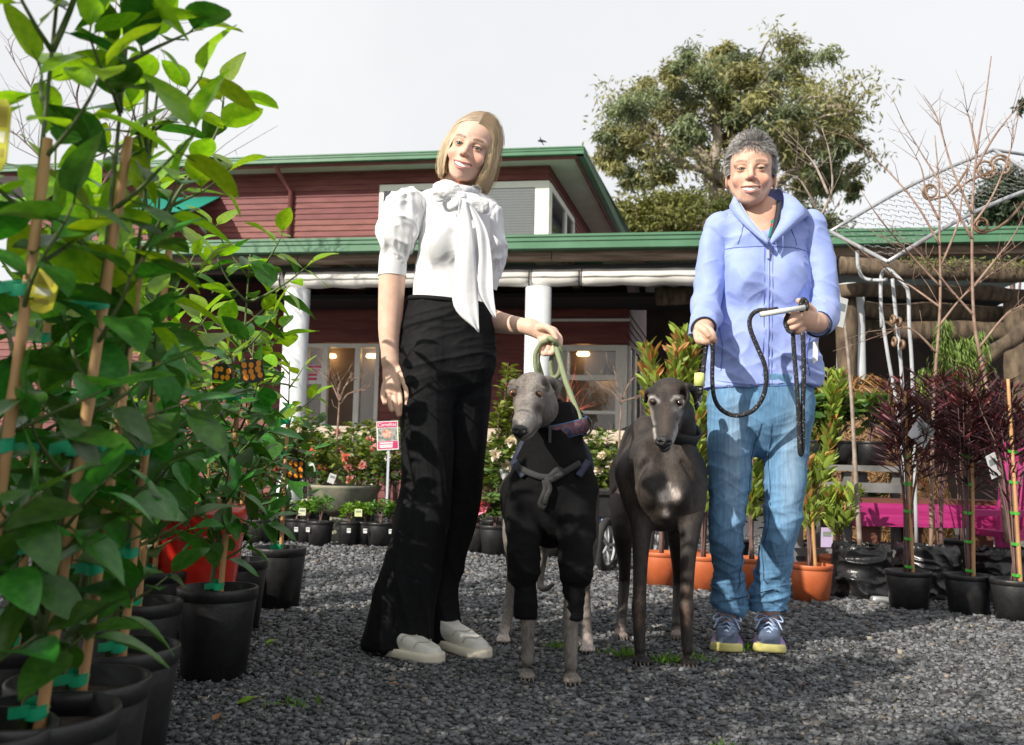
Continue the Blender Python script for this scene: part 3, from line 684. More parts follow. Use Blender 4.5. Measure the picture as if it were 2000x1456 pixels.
def bare_tree(name, label, segs, Y, r0, seed, matl=TWIG, twigs=14, group=None, root=None, tl=.35, base=None):
    rs = random.Random(seed); t = thing(name, base or gnd(segs[0][0][0], Y), label, 'tree', group)
    for i, s_ in enumerate(segs):
        mb = MB(); k = 1 if i == 0 else .6
        P = limb(mb, [at(x, y, Y+dy) for x, y, dy in s_], r0*k, r0*.22*k, 6)
        for _ in range(twigs if i else twigs//2):
            j = rs.randrange(len(P)//4, len(P)-1); q = P[j]; d = (P[j+1]-P[j]).normalized(); e = q+(d*.8+Vector((rs.uniform(-1, 1), rs.uniform(-1, 1), rs.uniform(-.2, .8))))*tl*rs.uniform(.4, 1)
            mid = q.lerp(e, .5)+Vector((rs.uniform(-.1, .1), 0, rs.uniform(-.1, .1)))*tl
            mb.tube([q, mid, e], [r0*.16, r0*.12, r0*.06], 4)
            if rs.random() < .6: f = mid+(Vector((rs.uniform(-1, 1), rs.uniform(-1, 1), rs.uniform(0, 1))))*tl*.4; mb.tube([mid, f], [r0*.1, r0*.05], 4)
        mb.build('trunk' if i == 0 else 'branch', matl, t, True)
    return t
bare_tree('bare_tree', 'leafless dark-twigged tree behind the citrus plants at the left', [[(150, 900, 0), (170, 520, 0), (200, 330, 0), (215, 240, 0)], [(190, 380, 0), (240, 290, .2), (265, 200, .3), (268, 140, .3)], [(200, 330, 0), (260, 280, .3), (310, 240, .3), (355, 175, .3)],
    [(190, 360, 0), (130, 260, -.2), (60, 170, 0), (10, 90, 0)], [(205, 290, 0), (150, 200, .2), (180, 110, 0), (230, 50, 0)], [(180, 420, 0), (100, 330, 0), (40, 270, 0), (5, 250, 0)], [(200, 330, 0), (300, 330, 0), (350, 340, .2), (410, 330, .2)]], 7.5, .022, 3, twigs=12, tl=.55)
# unseen trees added beyond the left edge so their crowns shade the yard front
def shade_tree(x, y, zc, rad, n, seed, label):
    bushtree('added_shade_tree', label, (x, y, 0), (x, y, zc), rad, (.05, .09, .02), n, .11, seed, .03, 'unseen trees added beyond the left edge for shade')
# a climbing bird over the roof
BD = mat('bird_dark', (.02, .02, .022), .6)
bd = thing('bird', at(1057, 276, 14), 'small dark bird flying above the roof ridge', 'bird'); p = at(1057, 276, 14)
s = SDF(np.array(p)-.2, np.array(p)+.2, .008); s.chain([(p+Vector((-.05, 0, 0)), .008), (p+Vector((-.02, 0, .005)), .02), (p+Vector((.04, 0, .0)), .016), (p+Vector((.09, 0, -.015)), .006)], .01)
s.chain([(p, .012), (p+Vector((-.02, -.03, .06)), .006)], .01); s.chain([(p, .012), (p+Vector((.05, .06, -.05)), .006)], .01)
V, Q = s.mesh(); link('body', npmesh('bird', V, Q, BD), bd)
# ================================================================ people and dogs
def sbox_of(pts, pad): P = np.array([tuple(p) for p in pts]); return P.min(0)-pad, P.max(0)+pad
SKIN = mat('skin', (.93, .92, .91), .5, (1, 1, 1), 60, attr=True, bump=.16, bscale=260, sss=.12, spec=.35)
class Fig:
    def __init__(s, Y): s.Y = Y
    def P(s, x, y, dy=0): return at(x, y, s.Y+dy)
    def r(s, px, dy=0): return px*(s.Y+dy)/F_PX
    def N(s, L, ky=None):
        "trace list (px,py,dy,r_px[,depth ratio]) -> sdf chain nodes"
        return [(s.P(q[0], q[1], q[2]), s.r(q[3], q[2]), (q[4] if len(q) > 4 else (ky or 1.))) for q in L]
def from_chains(fig, chains, h, k=.01, pad=.03, extra=None):
    "chains: list of (trace, k, ky)"
    allN = [(fig.N(c[0], c[2] if len(c) > 2 else None), c[1] if len(c) > 1 else k) for c in chains]
    pts, mr = [], 0
    for N, _ in allN:
        for q in N: pts.append(q[0]); mr = max(mr, q[1]*max(1, q[2]))
    lo, hi = sbox_of(pts, mr+pad); s = SDF(lo, hi, h)
    for N, kk in allN: s.chain(N, kk)
    return s

# ---------------------------------------------------------------- heads
def head_mesh(M, w=1.0, smile=1.0, curve=.006, old=0., skin=(.6, .36, .26), lip=(.5, .17, .15), brow=(.12, .07, .04), jaw=1.0, h=.0017, iris=(.2, .25, .18), brow_w=.0062, neck=(.0, .03, -.19), neck_r=.05, eyeopen=.0052):
    "face modelled around the eye line: x to image right, -y to the viewer, z up; M places it. Returns skin V,Q,col and eye / teeth meshes"
    s = SDF((-.12, -.15, -.24), (.12, .15, .15), h)
    s.ell((0, .02, .035), (.074*w, .094, .088), .01)
    s.ell((0, -.014, -.024), (.063*w, .074, .076), .03)
    s.ell((0, -.045, -.066), (.038*jaw, .043, .046), .025)
    s.ell((0, -.07, -.099), (.02*jaw, .016, .016), .018)
    s.ell((0, -.03, .045), (.056*w, .055, .045), .03)
    for a in (-1, 1):
        s.cap((a*.056*w, .012, -.03), (a*.026*jaw, -.052, -.09), .014, .013, .025)
        s.ell((a*.041*w, -.064, -.034), (.021, .017, .017+.003*smile), .016)
        s.cap((a*.047, -.066, .021), (a*.012, -.08, .019), .009, .008, .014)
        s.ell((a*.032, -.093, .001), (.0165, .014, .0115), .012, mode='s')
    s.chain([((0, -.08, .014), .0075), ((0, -.098, -.016), .0082), ((0, -.107, -.03), .0098)], .012)
    for a in (-1, 1): s.ell((a*.012, -.094, -.034), (.0075, .0095, .0075), .006)
    # mouth mound, opening and lips
    s.ell((0, -.078, -.07), (.03, .018, .024), .012)
    cx = .028+.0045*smile
    def mouth(t, up): # t -1..1
        return (cx*t, -.0965+.022*t*t, -.0685+curve*t*t+up*(1-t*t))
    T = np.linspace(-1, 1, 11)
    for t0, t1 in zip(T[:-1], T[1:]):
        for up, r in ((.0066, .0034), (-.0122, .0046)):
            a, b = mouth(t0, up), mouth(t1, up); q = lambda t: r*(.55+.45*(1-t*t)); s.cap(a, b, q(t0), q(t1), .003)
    for t0, t1 in zip(T[:-1], T[1:]):
        a, b = mouth(t0, -.0018), mouth(t1, -.0018); q = lambda t: .001+.0072*(1-t*t)
        s.cap((a[0], a[1]-.002, a[2]), (b[0], b[1]-.002, b[2]), q(t0), q(t1), .0015, 2.2, 's')
    for a in (-1, 1):   # smile folds
        s.chain([((a*.019, -.0955, -.04), .002), ((a*.031, -.0865, -.056), .0022+.001*old), ((a*.036, -.077, -.074), .0015)], .006, 's')
        if old:
            s.chain([((a*.02, -.09, -.014), .0015), ((a*.036, -.083, -.017), .0018)], .004, 's')
            for q in (-.004, .004): s.chain([((a*.05, -.066, q), .001), ((a*.062, -.05, q*2.5), .0012)], .003, 's')
        s.ell((a*.0055, -.108, -.0385), (.003, .004, .0022), .003, mode='s')
    if old: s.chain([((-.006, -.09, .028), .0012), ((-.005, -.089, .014), .0012)], .003, 's')
    # lids around the eyeballs
    ey = -.0735
    for a in (-1, 1):
        s.ell((a*.0315, ey, 0), (.0142, .0135, .0125), .004)
        s.ell((a*.0315, ey-.012, -.0004), (.0128, .012, eyeopen), .0015, mode='s')
        s.ell((a*.0795*w, .02, -.015), (.007, .018, .03), .006, Matrix.Rotation(a*.25, 4, 'Z') @ Matrix.Rotation(.15, 4, 'X'))
        s.ell((a*.086*w, .016, -.01), (.005, .01, .016), .004, mode='s')
    s.cap((0, .02, -.06), neck, neck_r, neck_r*1.05, .03, .95)
    V, Q = s.mesh(); V = smoothv(V, Q, 1, .4)
    c = np.tile(np.array(skin), (len(V), 1)); x, y, z = V.T; ax = np.abs(x)
    def g(cx_, cz, sx, sz): return np.exp(-((ax-cx_)/sx)**2-((z-cz)/sz)**2)*(y < -.03)
    def mixc(col, f): nonlocal c; c = c*(1-f[:, None])+np.array(col)*f[:, None]
    mixc((skin[0]*1.0, skin[1]*.66, skin[2]*.62), .55*g(.043, -.036, .022, .018)); mixc((skin[0], skin[1]*.68, skin[2]*.64), .45*g(0, -.03, .014, .012)*(y < -.09))
    mixc((skin[0]*.82, skin[1]*.66, skin[2]*.6), .5*g(.031, -.002, .02, .013))
    tm = x/cx; zl = -.0685+curve*tm*tm
    inlip = (np.abs(tm) < 1.02) & (y < -.07) & (z < zl+.011*(1-.75*tm*tm)) & (z > zl-.0172*(1-.8*tm*tm)); mixc(lip, inlip*.85)
    cave = inlip & (np.abs(z-zl+.002) < .006*(1-tm*tm)) & (y > -.0925+.022*tm*tm); mixc((.03, .01, .01), cave*1.)
    bz = .0225+.004*np.sin(np.clip((ax-.012)/.04, 0, 1)*2.6); br = np.clip(1-np.abs(z-bz)/brow_w, 0, 1)*np.clip((ax-.011)/.006, 0, 1)*np.clip((.055-ax)/.014, 0, 1)*(y < -.04)
    mixc(brow, np.clip(br*2.4, 0, .97)*(.75+.25*vnoise(V*600)))
    e2 = ((ax-.0315)/.0137)**2+((z)/(eyeopen+.0016))**2; mixc((.05, .03, .025), ((e2 < 1.45) & (y < -.066) & (z > -.001))*.9); mixc((.25, .12, .09), ((e2 < 1.2) & (y < -.066) & (z <= -.001))*.6)
    if old: c *= (1+.12*fbm(V*110, 2))[:, None]
    c *= (1+.05*fbm(V*40, 2))[:, None]
    ex = []
    u = np.linspace(0, math.pi, 15); v = np.linspace(0, 2*math.pi, 22, endpoint=False)
    for a in (-1, 1):
        EV = np.array([(math.sin(p)*math.cos(q), -math.cos(p), math.sin(p)*math.sin(q)) for p in u for q in v])
        EF = np.array([(i*22+j, i*22+(j+1) % 22, (i+1)*22+(j+1) % 22, (i+1)*22+j) for i in range(14) for j in range(22)])
        rr_ = np.hypot(EV[:, 0], EV[:, 2]); ec = np.where((rr_ < .3)[:, None], (.005, .005, .005), np.where(((rr_ < .64) & (EV[:, 1] < 0))[:, None], iris, (.62, .57, .54)))
        ex.append((EV*.0118+np.array((a*.0315, ey, 0)), EF, ec))
    TV, TF = [], []
    n = 12
    for i in range(n+1):
        t = -1+2*i/n; x_, y_, z_ = mouth(t*.93, 0)
        for up in (.006, -.0068): TV.append((x_, y_+.0045+(.0008 if i % 2 else 0), z_+up*(1-.8*t*t)))
    TF = np.array([(2*i, 2*i+2, 2*i+3, 2*i+1) for i in range(n)])
    Mn = np.array(M)
    tr = lambda A: A @ Mn[:3, :3].T+Mn[:3, 3]
    return (tr(V), Q, c), [(tr(a), b, c_) for a, b, c_ in ex], (tr(np.array(TV)), TF)
EYEM = mat('eye', (1, 1, 1), .08, attr=True, spec=.7)
TEETH = mat('teeth', (.88, .85, .78), .25)
def put_head(root, H, bodyparts, name='body'):
    (V, Q, c), ex, (tv, tf) = H
    parts = [(V, Q)]+[(p[0], p[1]) for p in bodyparts]; cols = [c]+[p[2] for p in bodyparts]
    VV, QQ = join(parts); b = link(name, npmesh(name, VV, QQ, SKIN, True, np.concatenate(cols)), root)
    for e in ex: link('eye', npmesh('eye', e[0], e[1], EYEM, True, e[2]), b)
    link('teeth', npmesh('teeth', tv, tf, TEETH, True), b); return b
def skin_of(s, col, seed=0, it=1):
    V, Q = s.mesh(); V = smoothv(V, Q, it, .4); c = np.tile(np.array(col), (len(V), 1))*(1+.06*fbm(V*45, 2))[:, None]; return V, Q, c
def fingers(s, fig, L, r=5.2, k=.0035):
    for f in L:
        n = len(f); s.chain([(fig.P(*q[:3]), fig.r(r*(q[3] if len(q) > 3 else 1)*(1-.12*i/(n-1)))) for i, q in enumerate(f)], k)
def cloth(name, V, Q, m_, root, folds=(), seed=0, colfn=None):
    for fo in folds:
        amp, sc, wfn = fo[:3]; N = vnormals(V, Q); W_ = V
        if len(fo) > 3: a = fo[3]; W_ = np.stack([V[:, 0]*math.cos(a)+V[:, 2]*math.sin(a), V[:, 1], -V[:, 0]*math.sin(a)+V[:, 2]*math.cos(a)], 1)
        d = (ridge if len(fo) > 3 else fbm)(W_*np.array(sc)+seed*7.7, 2)*amp
        if wfn is not None: d = d*wfn(V)
        V = V+N*d[:, None]
    return link(name, npmesh(name, V, Q, m_, True, colfn(V) if colfn else None), root)

def shoe(root, heel, toe, sole_c, up_c, L, sneaker=False, wid=.047):
    "shoe built in its own frame (x heel to toe), then stood on the gravel"
    heel, toe = Vector(heel), Vector(toe); d = (toe-heel); d.z = 0; d.normalize(); n = Vector((-d.y, d.x, 0))
    M = np.array(((d.x, n.x, 0, heel.x), (d.y, n.y, 0, heel.y), (0, 0, 1, .004), (0, 0, 0, 1)))
    def outl(x): # half width along the length
        t = x/L; return wid*(.72+.28*np.sin(np.clip(t, 0, 1)*2.9-.35))
    s = SDF((-.05, -.08, -.01), (L+.05, .08, .14), .0028)
    s.chain([((.035, 0, .05), .031), ((.1, 0, .05), .035), ((L*.68, 0, .032), .036), ((L-.038, 0, .022), .032)], .03)
    s.chain([((.04, 0, .05), .032), ((.055, 0, .1), .034)], .02); s.clip((0, 0, .022), (0, 0, -1)); s.clip((0, 0, .1), (.25, 0, 1))
    V, Q = s.mesh(); V = smoothv(V, Q, 2); T = lambda A: A @ M[:3, :3].T+M[:3, 3]
    t = thing('shoe', (0, 0, 0), None, None) if root is None else None
    col = None
    if sneaker:
        N = vnormals(V, Q); c = np.tile(np.array(up_c), (len(V), 1)); st = (np.sin(V[:, 0]*150+V[:, 2]*90) > .75) & (V[:, 0] < L*.62); c[st] = (.3, .42, .62)
        c[(V[:, 0] > L*.8)] = np.array(up_c)*.75; c[(V[:, 2] > .088)] = (.16, .1, .3)
        up = link('shoe', npmesh('shoe', T(V), Q, mat('sneaker_mesh', (.8, .8, .8), .7, (1, 1, 1), 400, attr=True, bump=.4, bscale=700), True, c), root)
    else:
        up = link('shoe', npmesh('shoe', T(V), Q, mat('leather_white', up_c, .45, tuple(q*.93 for q in up_c), 30, bump=.1), True), root)
    xs = np.linspace(-.002, L+.004, 22); mb = MB(); prof = []
    for x in xs: prof.append((x, outl(x)*min(1, math.sqrt(max(0, (x+.006)/.03)))*min(1, math.sqrt(max(0, (L+.01-x)/.04)))))
    ring = [(x, w_) for x, w_ in prof]+[(x, -w_) for x, w_ in prof[::-1]]
    sc = []
    lay = ((.0, .98), (.006, 1.03), (.018, 1.0), (.026, .94))
    G = [[Vector(T(np.array((x if x < L/2 else x, w_*k, z+(.008 if (x > L*.8 and sneaker) else 0)*(x/L-.8)*5)))) for x, w_ in ring] for z, k in lay]; n_ = len(ring)
    V2 = [p for r_ in G for p in r_]; F2 = [(i*n_+j, i*n_+(j+1) % n_, (i+1)*n_+(j+1) % n_, (i+1)*n_+j) for i in range(3) for j in range(n_)]
    mb.add(V2, F2+[tuple(range(n_))[::-1], tuple(3*n_+j for j in range(n_))]); 
    if sneaker:
        c = [];
        for z, k in lay:
            for x, w_ in ring: c.append((.6, .55, .2) if x > L*.78 else ((.3, .18, .5) if z > .004 else (.45, .4, .2)))
        mb.build('sole', mat('sneaker_sole', (1, 1, 1), .6, attr=True), up, True, col=np.array(c))
    else: mb.build('sole', mat('cream_sole', sole_c, .6), up, True)
    if not sneaker:
        SM = mat('shoe_seam', (.5, .47, .4), .6); co_ = T(V)
        for x_ in (L*.6, L*.8):
            P_ = []
            for yy in np.linspace(-.04, .04, 17):
                q = T(np.array((x_-abs(yy)*.5, yy, .03))); k = (np.abs(V[:, 0]-x_+abs(yy)*.5) < .006) & (np.abs(V[:, 1]-yy) < .005)
                if k.any(): P_.append(Vector((q[0], q[1], co_[k, 2].max()+.0005)))
            if len(P_) > 4: mb = MB(); mb.tube(P_, .0016, 5); mb.build('seam', SM, up, True)
    if sneaker:
        LC = mat('lace_blue', (.4, .5, .7), .7); mb = MB()
        for i in range(5):
            x = L*.42+i*.0175; z = .09-.011*i
            mb.tube([T(np.array(q)) for q in ((x, -.026, z-.012), (x+.008, 0, z+.003), (x, .026, z-.012))], .0032, 5); mb.tube([T(np.array(q)) for q in ((x, -.022, z-.01), (x+.012, .0, z+.004), (x+.016, .022, z-.018))], .0028, 5)
        for a in (-1, 1): mb.tube([T(np.array(q)) for q in spline([(L*.42, 0, .095), (L*.44, a*.03, .105), (L*.5, a*.045, .085), (L*.46, a*.02, .09)], 4)], .0028, 5); mb.tube([T(np.array(q)) for q in spline([(L*.42, 0, .095), (L*.5, a*.025, .09), (L*.56, a*.042, .06)], 4)], .0025, 5)
        mb.build('lace', LC, up, True)
    return up

# ---------------------------------------------------------------- the woman in the white blouse
f1 = Fig(2.9); w1 = thing('person', gnd(815, 2.88), 'blonde woman in a white bow blouse and wide black trousers', 'person')
SK1 = (.72, .47, .36)
Hc = f1.P(919, 281, -.06)
M1 = Matrix.Translation(Hc+Vector((0, .075, 0))) @ Matrix.Rotation(R(17), 4, 'Y') @ Matrix.Rotation(R(-4), 4, 'Z') @ Matrix.Rotation(R(7), 4, 'X') @ Matrix.Scale(.955, 4)
H1 = head_mesh(M1, 1.06, 1.1, .0095, 0, SK1, (.6, .2, .2), (.1, .055, .03), .93, iris=(.09, .11, .08), eyeopen=.0042, neck=(-.055, .055, -.18), neck_r=.046)
ch = [([(768, 505, 0, 27), (765, 560, 0, 26), (763, 612, 0, 24.5), (760, 655, -.01, 20.5), (763, 704, -.02, 16)], .02, 1.0)]
sA = from_chains(f1, ch, .0022, pad=.19)
sA.chain(f1.N([(764, 706, -.02, 16), (767, 728, -.025, 20), (770, 757, -.035, 22)], .55), .015)
fingers(sA, f1, [[(752, 752, -.03, 1.2), (748, 772, -.04, 1.05), (752, 789, -.045, .95)], [(762, 757, -.035, 1.25), (760, 781, -.05, 1.1), (765, 802, -.055, 1)],
                 [(772, 760, -.035, 1.25), (772, 787, -.055, 1.15), (778, 811, -.055, 1)], [(783, 757, -.035, 1.2), (784, 785, -.055, 1.1), (787, 812, -.05, .95)], [(780, 724, -.03, 1.6), (792, 752, -.06, 1.3), (796, 772, -.07, 1.2), (795, 789, -.07, 1.)]])
armL = skin_of(sA, SK1, 1)
ch = [([(950, 500, .06, 20), (940, 560, .08, 21), (935, 608, .1, 21)], .02), ([(935, 610, .1, 21), (960, 625, .06, 22), (995, 634, .01, 19), (1036, 639, -.05, 14.5)], .02)]
sB = from_chains(f1, ch, .0022, pad=.1)
sB.chain(f1.N([(1036, 639, -.05, 14.5), (1052, 646, -.06, 17), (1076, 654, -.07, 17)], .7), .015)
fingers(sB, f1, [[(1080, 648, -.08, 1.3), (1093, 661, -.1, 1.2), (1091, 680, -.11, 1.1), (1080, 686, -.1, 1)], [(1072, 655, -.08, 1.3), (1083, 670, -.105, 1.2), (1080, 688, -.11, 1.1), (1070, 691, -.1, 1)],
                 [(1064, 660, -.075, 1.25), (1072, 676, -.1, 1.15), (1066, 691, -.1, 1.05), (1058, 690, -.09, .95)], [(1056, 662, -.07, 1.15), (1061, 676, -.09, 1.05), (1054, 686, -.09, .95)],
                 [(1056, 640, -.08, 1.6), (1068, 640, -.105, 1.35), (1080, 650, -.12, 1.2), (1086, 662, -.125, 1.05)]])
armR = skin_of(sB, SK1, 2)
tor = skin_of(from_chains(f1, [([(893, 405, .02, 50, .6), (885, 470, .02, 58, .62), (878, 590, .02, 60, .62), (873, 680, .02, 78, .6)], .03), ([(838, 700, 0, 40), (832, 950, 0, 26), (800, 1225, -.03, 18)], .02), ([(906, 700, .05, 38), (900, 950, .09, 22), (868, 1215, .09, 15)], .02)], .009), SK1)
put_head(w1, H1, [armL, armR, tor])
# hair: a smooth bob parted near the middle
def hair_strands(M, roots, paths, mt, root_c, tip_c, n_seg, r, seed):
    pass
HAIR = mat('hair', (1, 1, 1), .38, attr=True, spec=.5)
def bob(M, n=7000, seed=2):
    rs = random.Random(seed); V, F, C = [], [], []
    def surf(side, t, a, off):
        # a: 0 front edge .. 1 nape; t: 0 parting .. 1 tips
        y0 = -.07+.15*a                        # where the strand leaves the parting
        if t < .4:
            q = t/.4*math.pi/2; e = math.sqrt(max(.05, 1-((y0-.02)/.115)**2))
            x = side*math.sin(q)*(.0825*(.58+.42*e)+off); z = .04+math.cos(q)*(.106*(1.42*e-.42)+off); y = y0+.02*(1-a)*math.sin(q)
        else:
            q = (t-.4)/.6; e = math.sqrt(max(.05, 1-((y0-.02)/.115)**2))
            x = side*(.0825*(.58+.42*e)+off+.008*math.sin(q*2.6)-(.004*q)); z = .036-q*(.138+.01*a+.006*math.sin(a*40))
            y = y0+.02*(1-a)-.008*q*(1-a)
            if a < .25: x += side*.006*math.sin(q*3)
        return (x, y, z)
    for i in range(n):
        side = rs.choice((-1, 1)); a = rs.random()**1.25; off = rs.uniform(-.014, .006)+(rs.uniform(0, .012) if rs.random() < .05 else 0); k = 14; tip = rs.uniform(.9, 1.03); pts = []; wob = rs.uniform(0, 6)
        for j in range(k+1):
            t = j/k*tip; p = surf(side, t, min(1, max(0, a+.012*math.sin(t*5+wob))), off*(.3+.7*min(1, t*2)))
            pts.append(Vector(p)+Vector((.012, 0, 0))*max(0, 1-t*2.4)+Vector((.0015*math.sin(wob+t*6), 0, 0)))
        sh = rs.uniform(.6, 1.3); base_c = np.array((.62, .47, .28))*sh; rc = np.array((.26, .18, .11))*sh
        n0 = len(V); wd = rs.uniform(.0004, .001)
        for j, p in enumerate(pts):
            tl = (pts[min(j+1, k)]-pts[max(j-1, 0)]).normalized(); nn = Vector((p.x, p.y-.01, p.z*.3)).normalized(); b = tl.cross(nn).normalized(); ww = wd*(1 if j < k-1 else .5)
            for q in (-b*ww, nn*ww*.7, b*ww): V.append(p+q)
            t = j/k; C += [tuple(rc*(1-min(1, t*2.2))+base_c*min(1, t*2.2))]*3
        for j in range(k):
            for q in (0, 1): F.append((n0+j*3+q, n0+j*3+q+1, n0+j*3+q+4, n0+j*3+q+3))
    return np.array([tuple(Vector(M @ p)) for p in V]), np.array(F), np.array(C)
V, F, C = bob(M1); hr = link('hair', npmesh('hair', V, F, HAIR, True, C), w1)
s = SDF((-.12, -.12, -.14), (.12, .15, .16), .003)
s.ell((0, .024, .042), (.0775, .094, .092), .01)
for a in (-1, 1): s.chain([((a*.064, .02, .02), .02, 2.6), ((a*.07, .02, -.04), .014, 3.2), ((a*.071, .015, -.095), .01, 4)], .012)
s.cap((0, .08, .0), (0, .075, -.1), .045, .035, .02, .5)
s.ell((0, -.085, -.02), (.064, .07, .096), .008, mode='s'); s.clip((0, 0, -.095), (0, 0, -1))
V, Q = s.mesh(); Mn = np.array(M1); c = np.tile((.4, .285, .16), (len(V), 1))*np.clip(1-(V[:, 2:3]-.02)*4, .55, 1.1); link('hair_mass', npmesh('hair_mass', V @ Mn[:3, :3].T+Mn[:3, 3], Q, HAIR, True, c), hr)
# blouse
BLO = mat('blouse_cotton', (.66, .665, .69), .75, (.71, .715, .73), 40, bump=.15, bscale=25, spec=.2, sheen=.2)
s = from_chains(f1, [([(897, 392, .03, 40, .75), (893, 440, .02, 68, .62), (884, 510, .02, 70, .62), (877, 612, .02, 75, .6)], .03), ([(842, 404, .03, 30), (952, 412, .05, 27)], .03)], .0036, pad=.14)
for x, y in ((860, 474), (922, 482)): s.ell(f1.P(x, y, -.05), (f1.r(31), .04, f1.r(34)), .04)
s.ell(f1.P(900, 368, -.01), (f1.r(30), .05, f1.r(26)), .01, mode='s')
V, Q = s.mesh(); V = smoothv(V, Q, 1)
bo = cloth('blouse', V, Q, BLO, w1, [(.005, (9, 9, 9), None), (.009, (9, 9, 9), lambda V: np.clip(1.45-V[:, 2], .2, .6)/.6, .8), (.006, (14, 14, 6), None, -.3)], 1)
def puff(nodes, cuff, seed):
    s = from_chains(f1, [(nodes, .02)], .0032, pad=.03); V, Q = s.mesh(); V = smoothv(V, Q, 1)
    cx = np.array(f1.P(*nodes[1][:3])); ang = np.arctan2(V[:, 1]-cx[1], V[:, 0]-cx[0]); zt = V[:, 2].max(); zb = V[:, 2].min(); g = np.minimum((zt-V[:, 2]), (V[:, 2]-zb))/(zt-zb)
    N = vnormals(V, Q); V = V+N*((np.sin(ang*15+seed)*.5+np.sin(ang*9+V[:, 2]*30)*.6)*.0035*np.clip(1.15-2*g, .1, 1))[:, None]
    o = cloth('sleeve', V, Q, BLO, bo, [(.006, (16, 16, 16), None), (.012, (16, 16, 12), None, .3)], seed)
    if cuff:
        a, b, r_ = cuff; mb = MB(); pa, pb = f1.P(*a), f1.P(*b); P = [pa.lerp(pb, i/4) for i in range(5)]
        mb.tube(P, [f1.r(r_*q) for q in (1.0, 1.03, 1.03, 1.03, 1.04)], 28, False); mb.tube([pb+Vector((0, 0, .0)), pb+Vector((0, 0, .02))], [f1.r(r_*1.04), f1.r(r_*.85)], 28, False)
        mb.build('cuff', BLO, o, True)
puff([(812, 398, .03, 26), (792, 412, .01, 41), (777, 455, 0, 41), (769, 485, 0, 30), (768, 500, 0, 25)], ((768, 499, 0), (766, 540, 0), 27), 1)
puff([(945, 410, .04, 24), (956, 438, .05, 27), (966, 490, .06, 22), (960, 530, .07, 20)], ((959, 528, .07), (950, 562, .08), 21), 3)
# pussy bow: collar band, loops, knot and two hanging tails
s = from_chains(f1, [([(903, 384, -.075, 8)]*2, .01)], .0022, pad=.22)
cn = f1.P(897, 374, .02)
ringp = [(Vector((cn.x+math.cos(a)*.054, cn.y+math.sin(a)*.06, cn.z+.006+.016*math.sin(a)-.004*math.cos(a))), .0125) for a in np.linspace(0, 2*math.pi, 20)]
s.chain([(p, r_, .6) for p, r_ in ringp], .006)
s.chain(f1.N([(901, 385, -.08, 7), (885, 372, -.085, 15), (866, 370, -.075, 20), (862, 380, -.07, 16)], .55), .008); s.chain(f1.N([(899, 386, -.08, 6), (888, 396, -.085, 9), (880, 402, -.08, 8)], .5), .008)
s.chain(f1.N([(906, 386, -.08, 7), (922, 392, -.085, 14), (938, 402, -.08, 16), (946, 408, -.075, 11)], .55), .008)
s.ell(f1.P(903, 384, -.092), (f1.r(8), .014, f1.r(8.5)), .006)
V, Q = s.mesh(); V = smoothv(V, Q, 1); cloth('bow', V, Q, BLO, bo, [(.003, (30, 30, 30), None), (.003, (30, 20, 45), None, .3)], 5)
def tail(L, Rr, dy, seed, name='bow_tail'):
    "ribbon between two traced edges"
    n = 18; mb = MB(); G = []
    Ls = spline([Vector((x, y, 0)) for x, y in L], 6); Rs = spline([Vector((x, y, 0)) for x, y in Rr], 6); m = min(len(Ls), len(Rs))
    for i in range(m):
        a = Ls[int(i*(len(Ls)-1)/(m-1))]; b = Rs[int(i*(len(Rs)-1)/(m-1))]; row = []
        for j in range(9):
            t = j/8; x = a.x+(b.x-a.x)*t; y = a.y+(b.y-a.y)*t; row.append(f1.P(x, y, dy+.006*math.sin(t*6+i*.12+seed)+.004*math.sin(i*.5+seed)+.0012*i*.0))
        G.append(row)
    mb.sheet(G, .0022); mb.build(name, BLO, bo, True)
tail([(899, 388), (890, 450), (888, 520), (886, 598), (933, 648)], [(910, 388), (924, 450), (930, 520), (934, 590), (935, 650)], -.118, 0)
tail([(906, 388), (928, 440), (934, 500), (936, 570), (966, 622)], [(918, 392), (950, 450), (960, 510), (963, 570), (969, 623)], -.107, 2)
# trousers
TR = mat('black_linen', (.0038, .004, .005), .75, (.0065, .007, .0085), 60, bump=.12, bscale=90, spec=.18)
s = from_chains(f1, [([(876, 593, .02, 78, .62), (875, 640, .02, 90, .62), (873, 700, .02, 97, .6)], .03),
    ([(838, 700, -.01, 57), (833, 816, -.02, 52), (833, 952, -.02, 50), (818, 1043, -.04, 51), (801, 1133, -.05, 54), (786, 1200, -.05, 58), (777, 1275, -.05, 65)], .02, .85),
    ([(910, 700, .03, 55), (908, 816, .05, 45), (899, 952, .08, 38), (884, 1043, .09, 37), (862, 1133, .09, 34), (858, 1200, .08, 37), (866, 1265, .07, 42)], .004, .85)], .004)
s.clip(f1.P(876, 590, 0), (.02, 0, 1)); s.clip((0, 0, .022), (0, 0, -1))
V, Q = s.mesh(); V = smoothv(V, Q, 1)
zf = lambda V: np.clip(1.1-V[:, 2], .15, 1.1)
tro = cloth('trousers', V, Q, TR, w1, [(.01, (11, 11, 1.6), zf), (.012, (13, 13, 2), zf, .12), (.007, (6, 6, 22), lambda V: np.clip((V[:, 2]-.7)*4, 0, 1), .25)], 3)
mb = MB(); c0 = f1.P(876, 594, .02); mb.tube([c0+Vector((math.cos(a)*f1.r(79), math.sin(a)*f1.r(79)*.62, -.012*math.cos(a)*0-math.cos(a)*.013)) for a in np.linspace(0, 6.2832, 40)], .009, 6, False); mb.build('waistband', TR, tro, True)
shoe(w1, gnd(738, 2.86), gnd(838, 2.74), (.72, .66, .54), (.74, .72, .66), .25)
shoe(w1, gnd(856, 2.98), gnd(923, 2.84), (.72, .66, .54), (.74, .72, .66), .25)

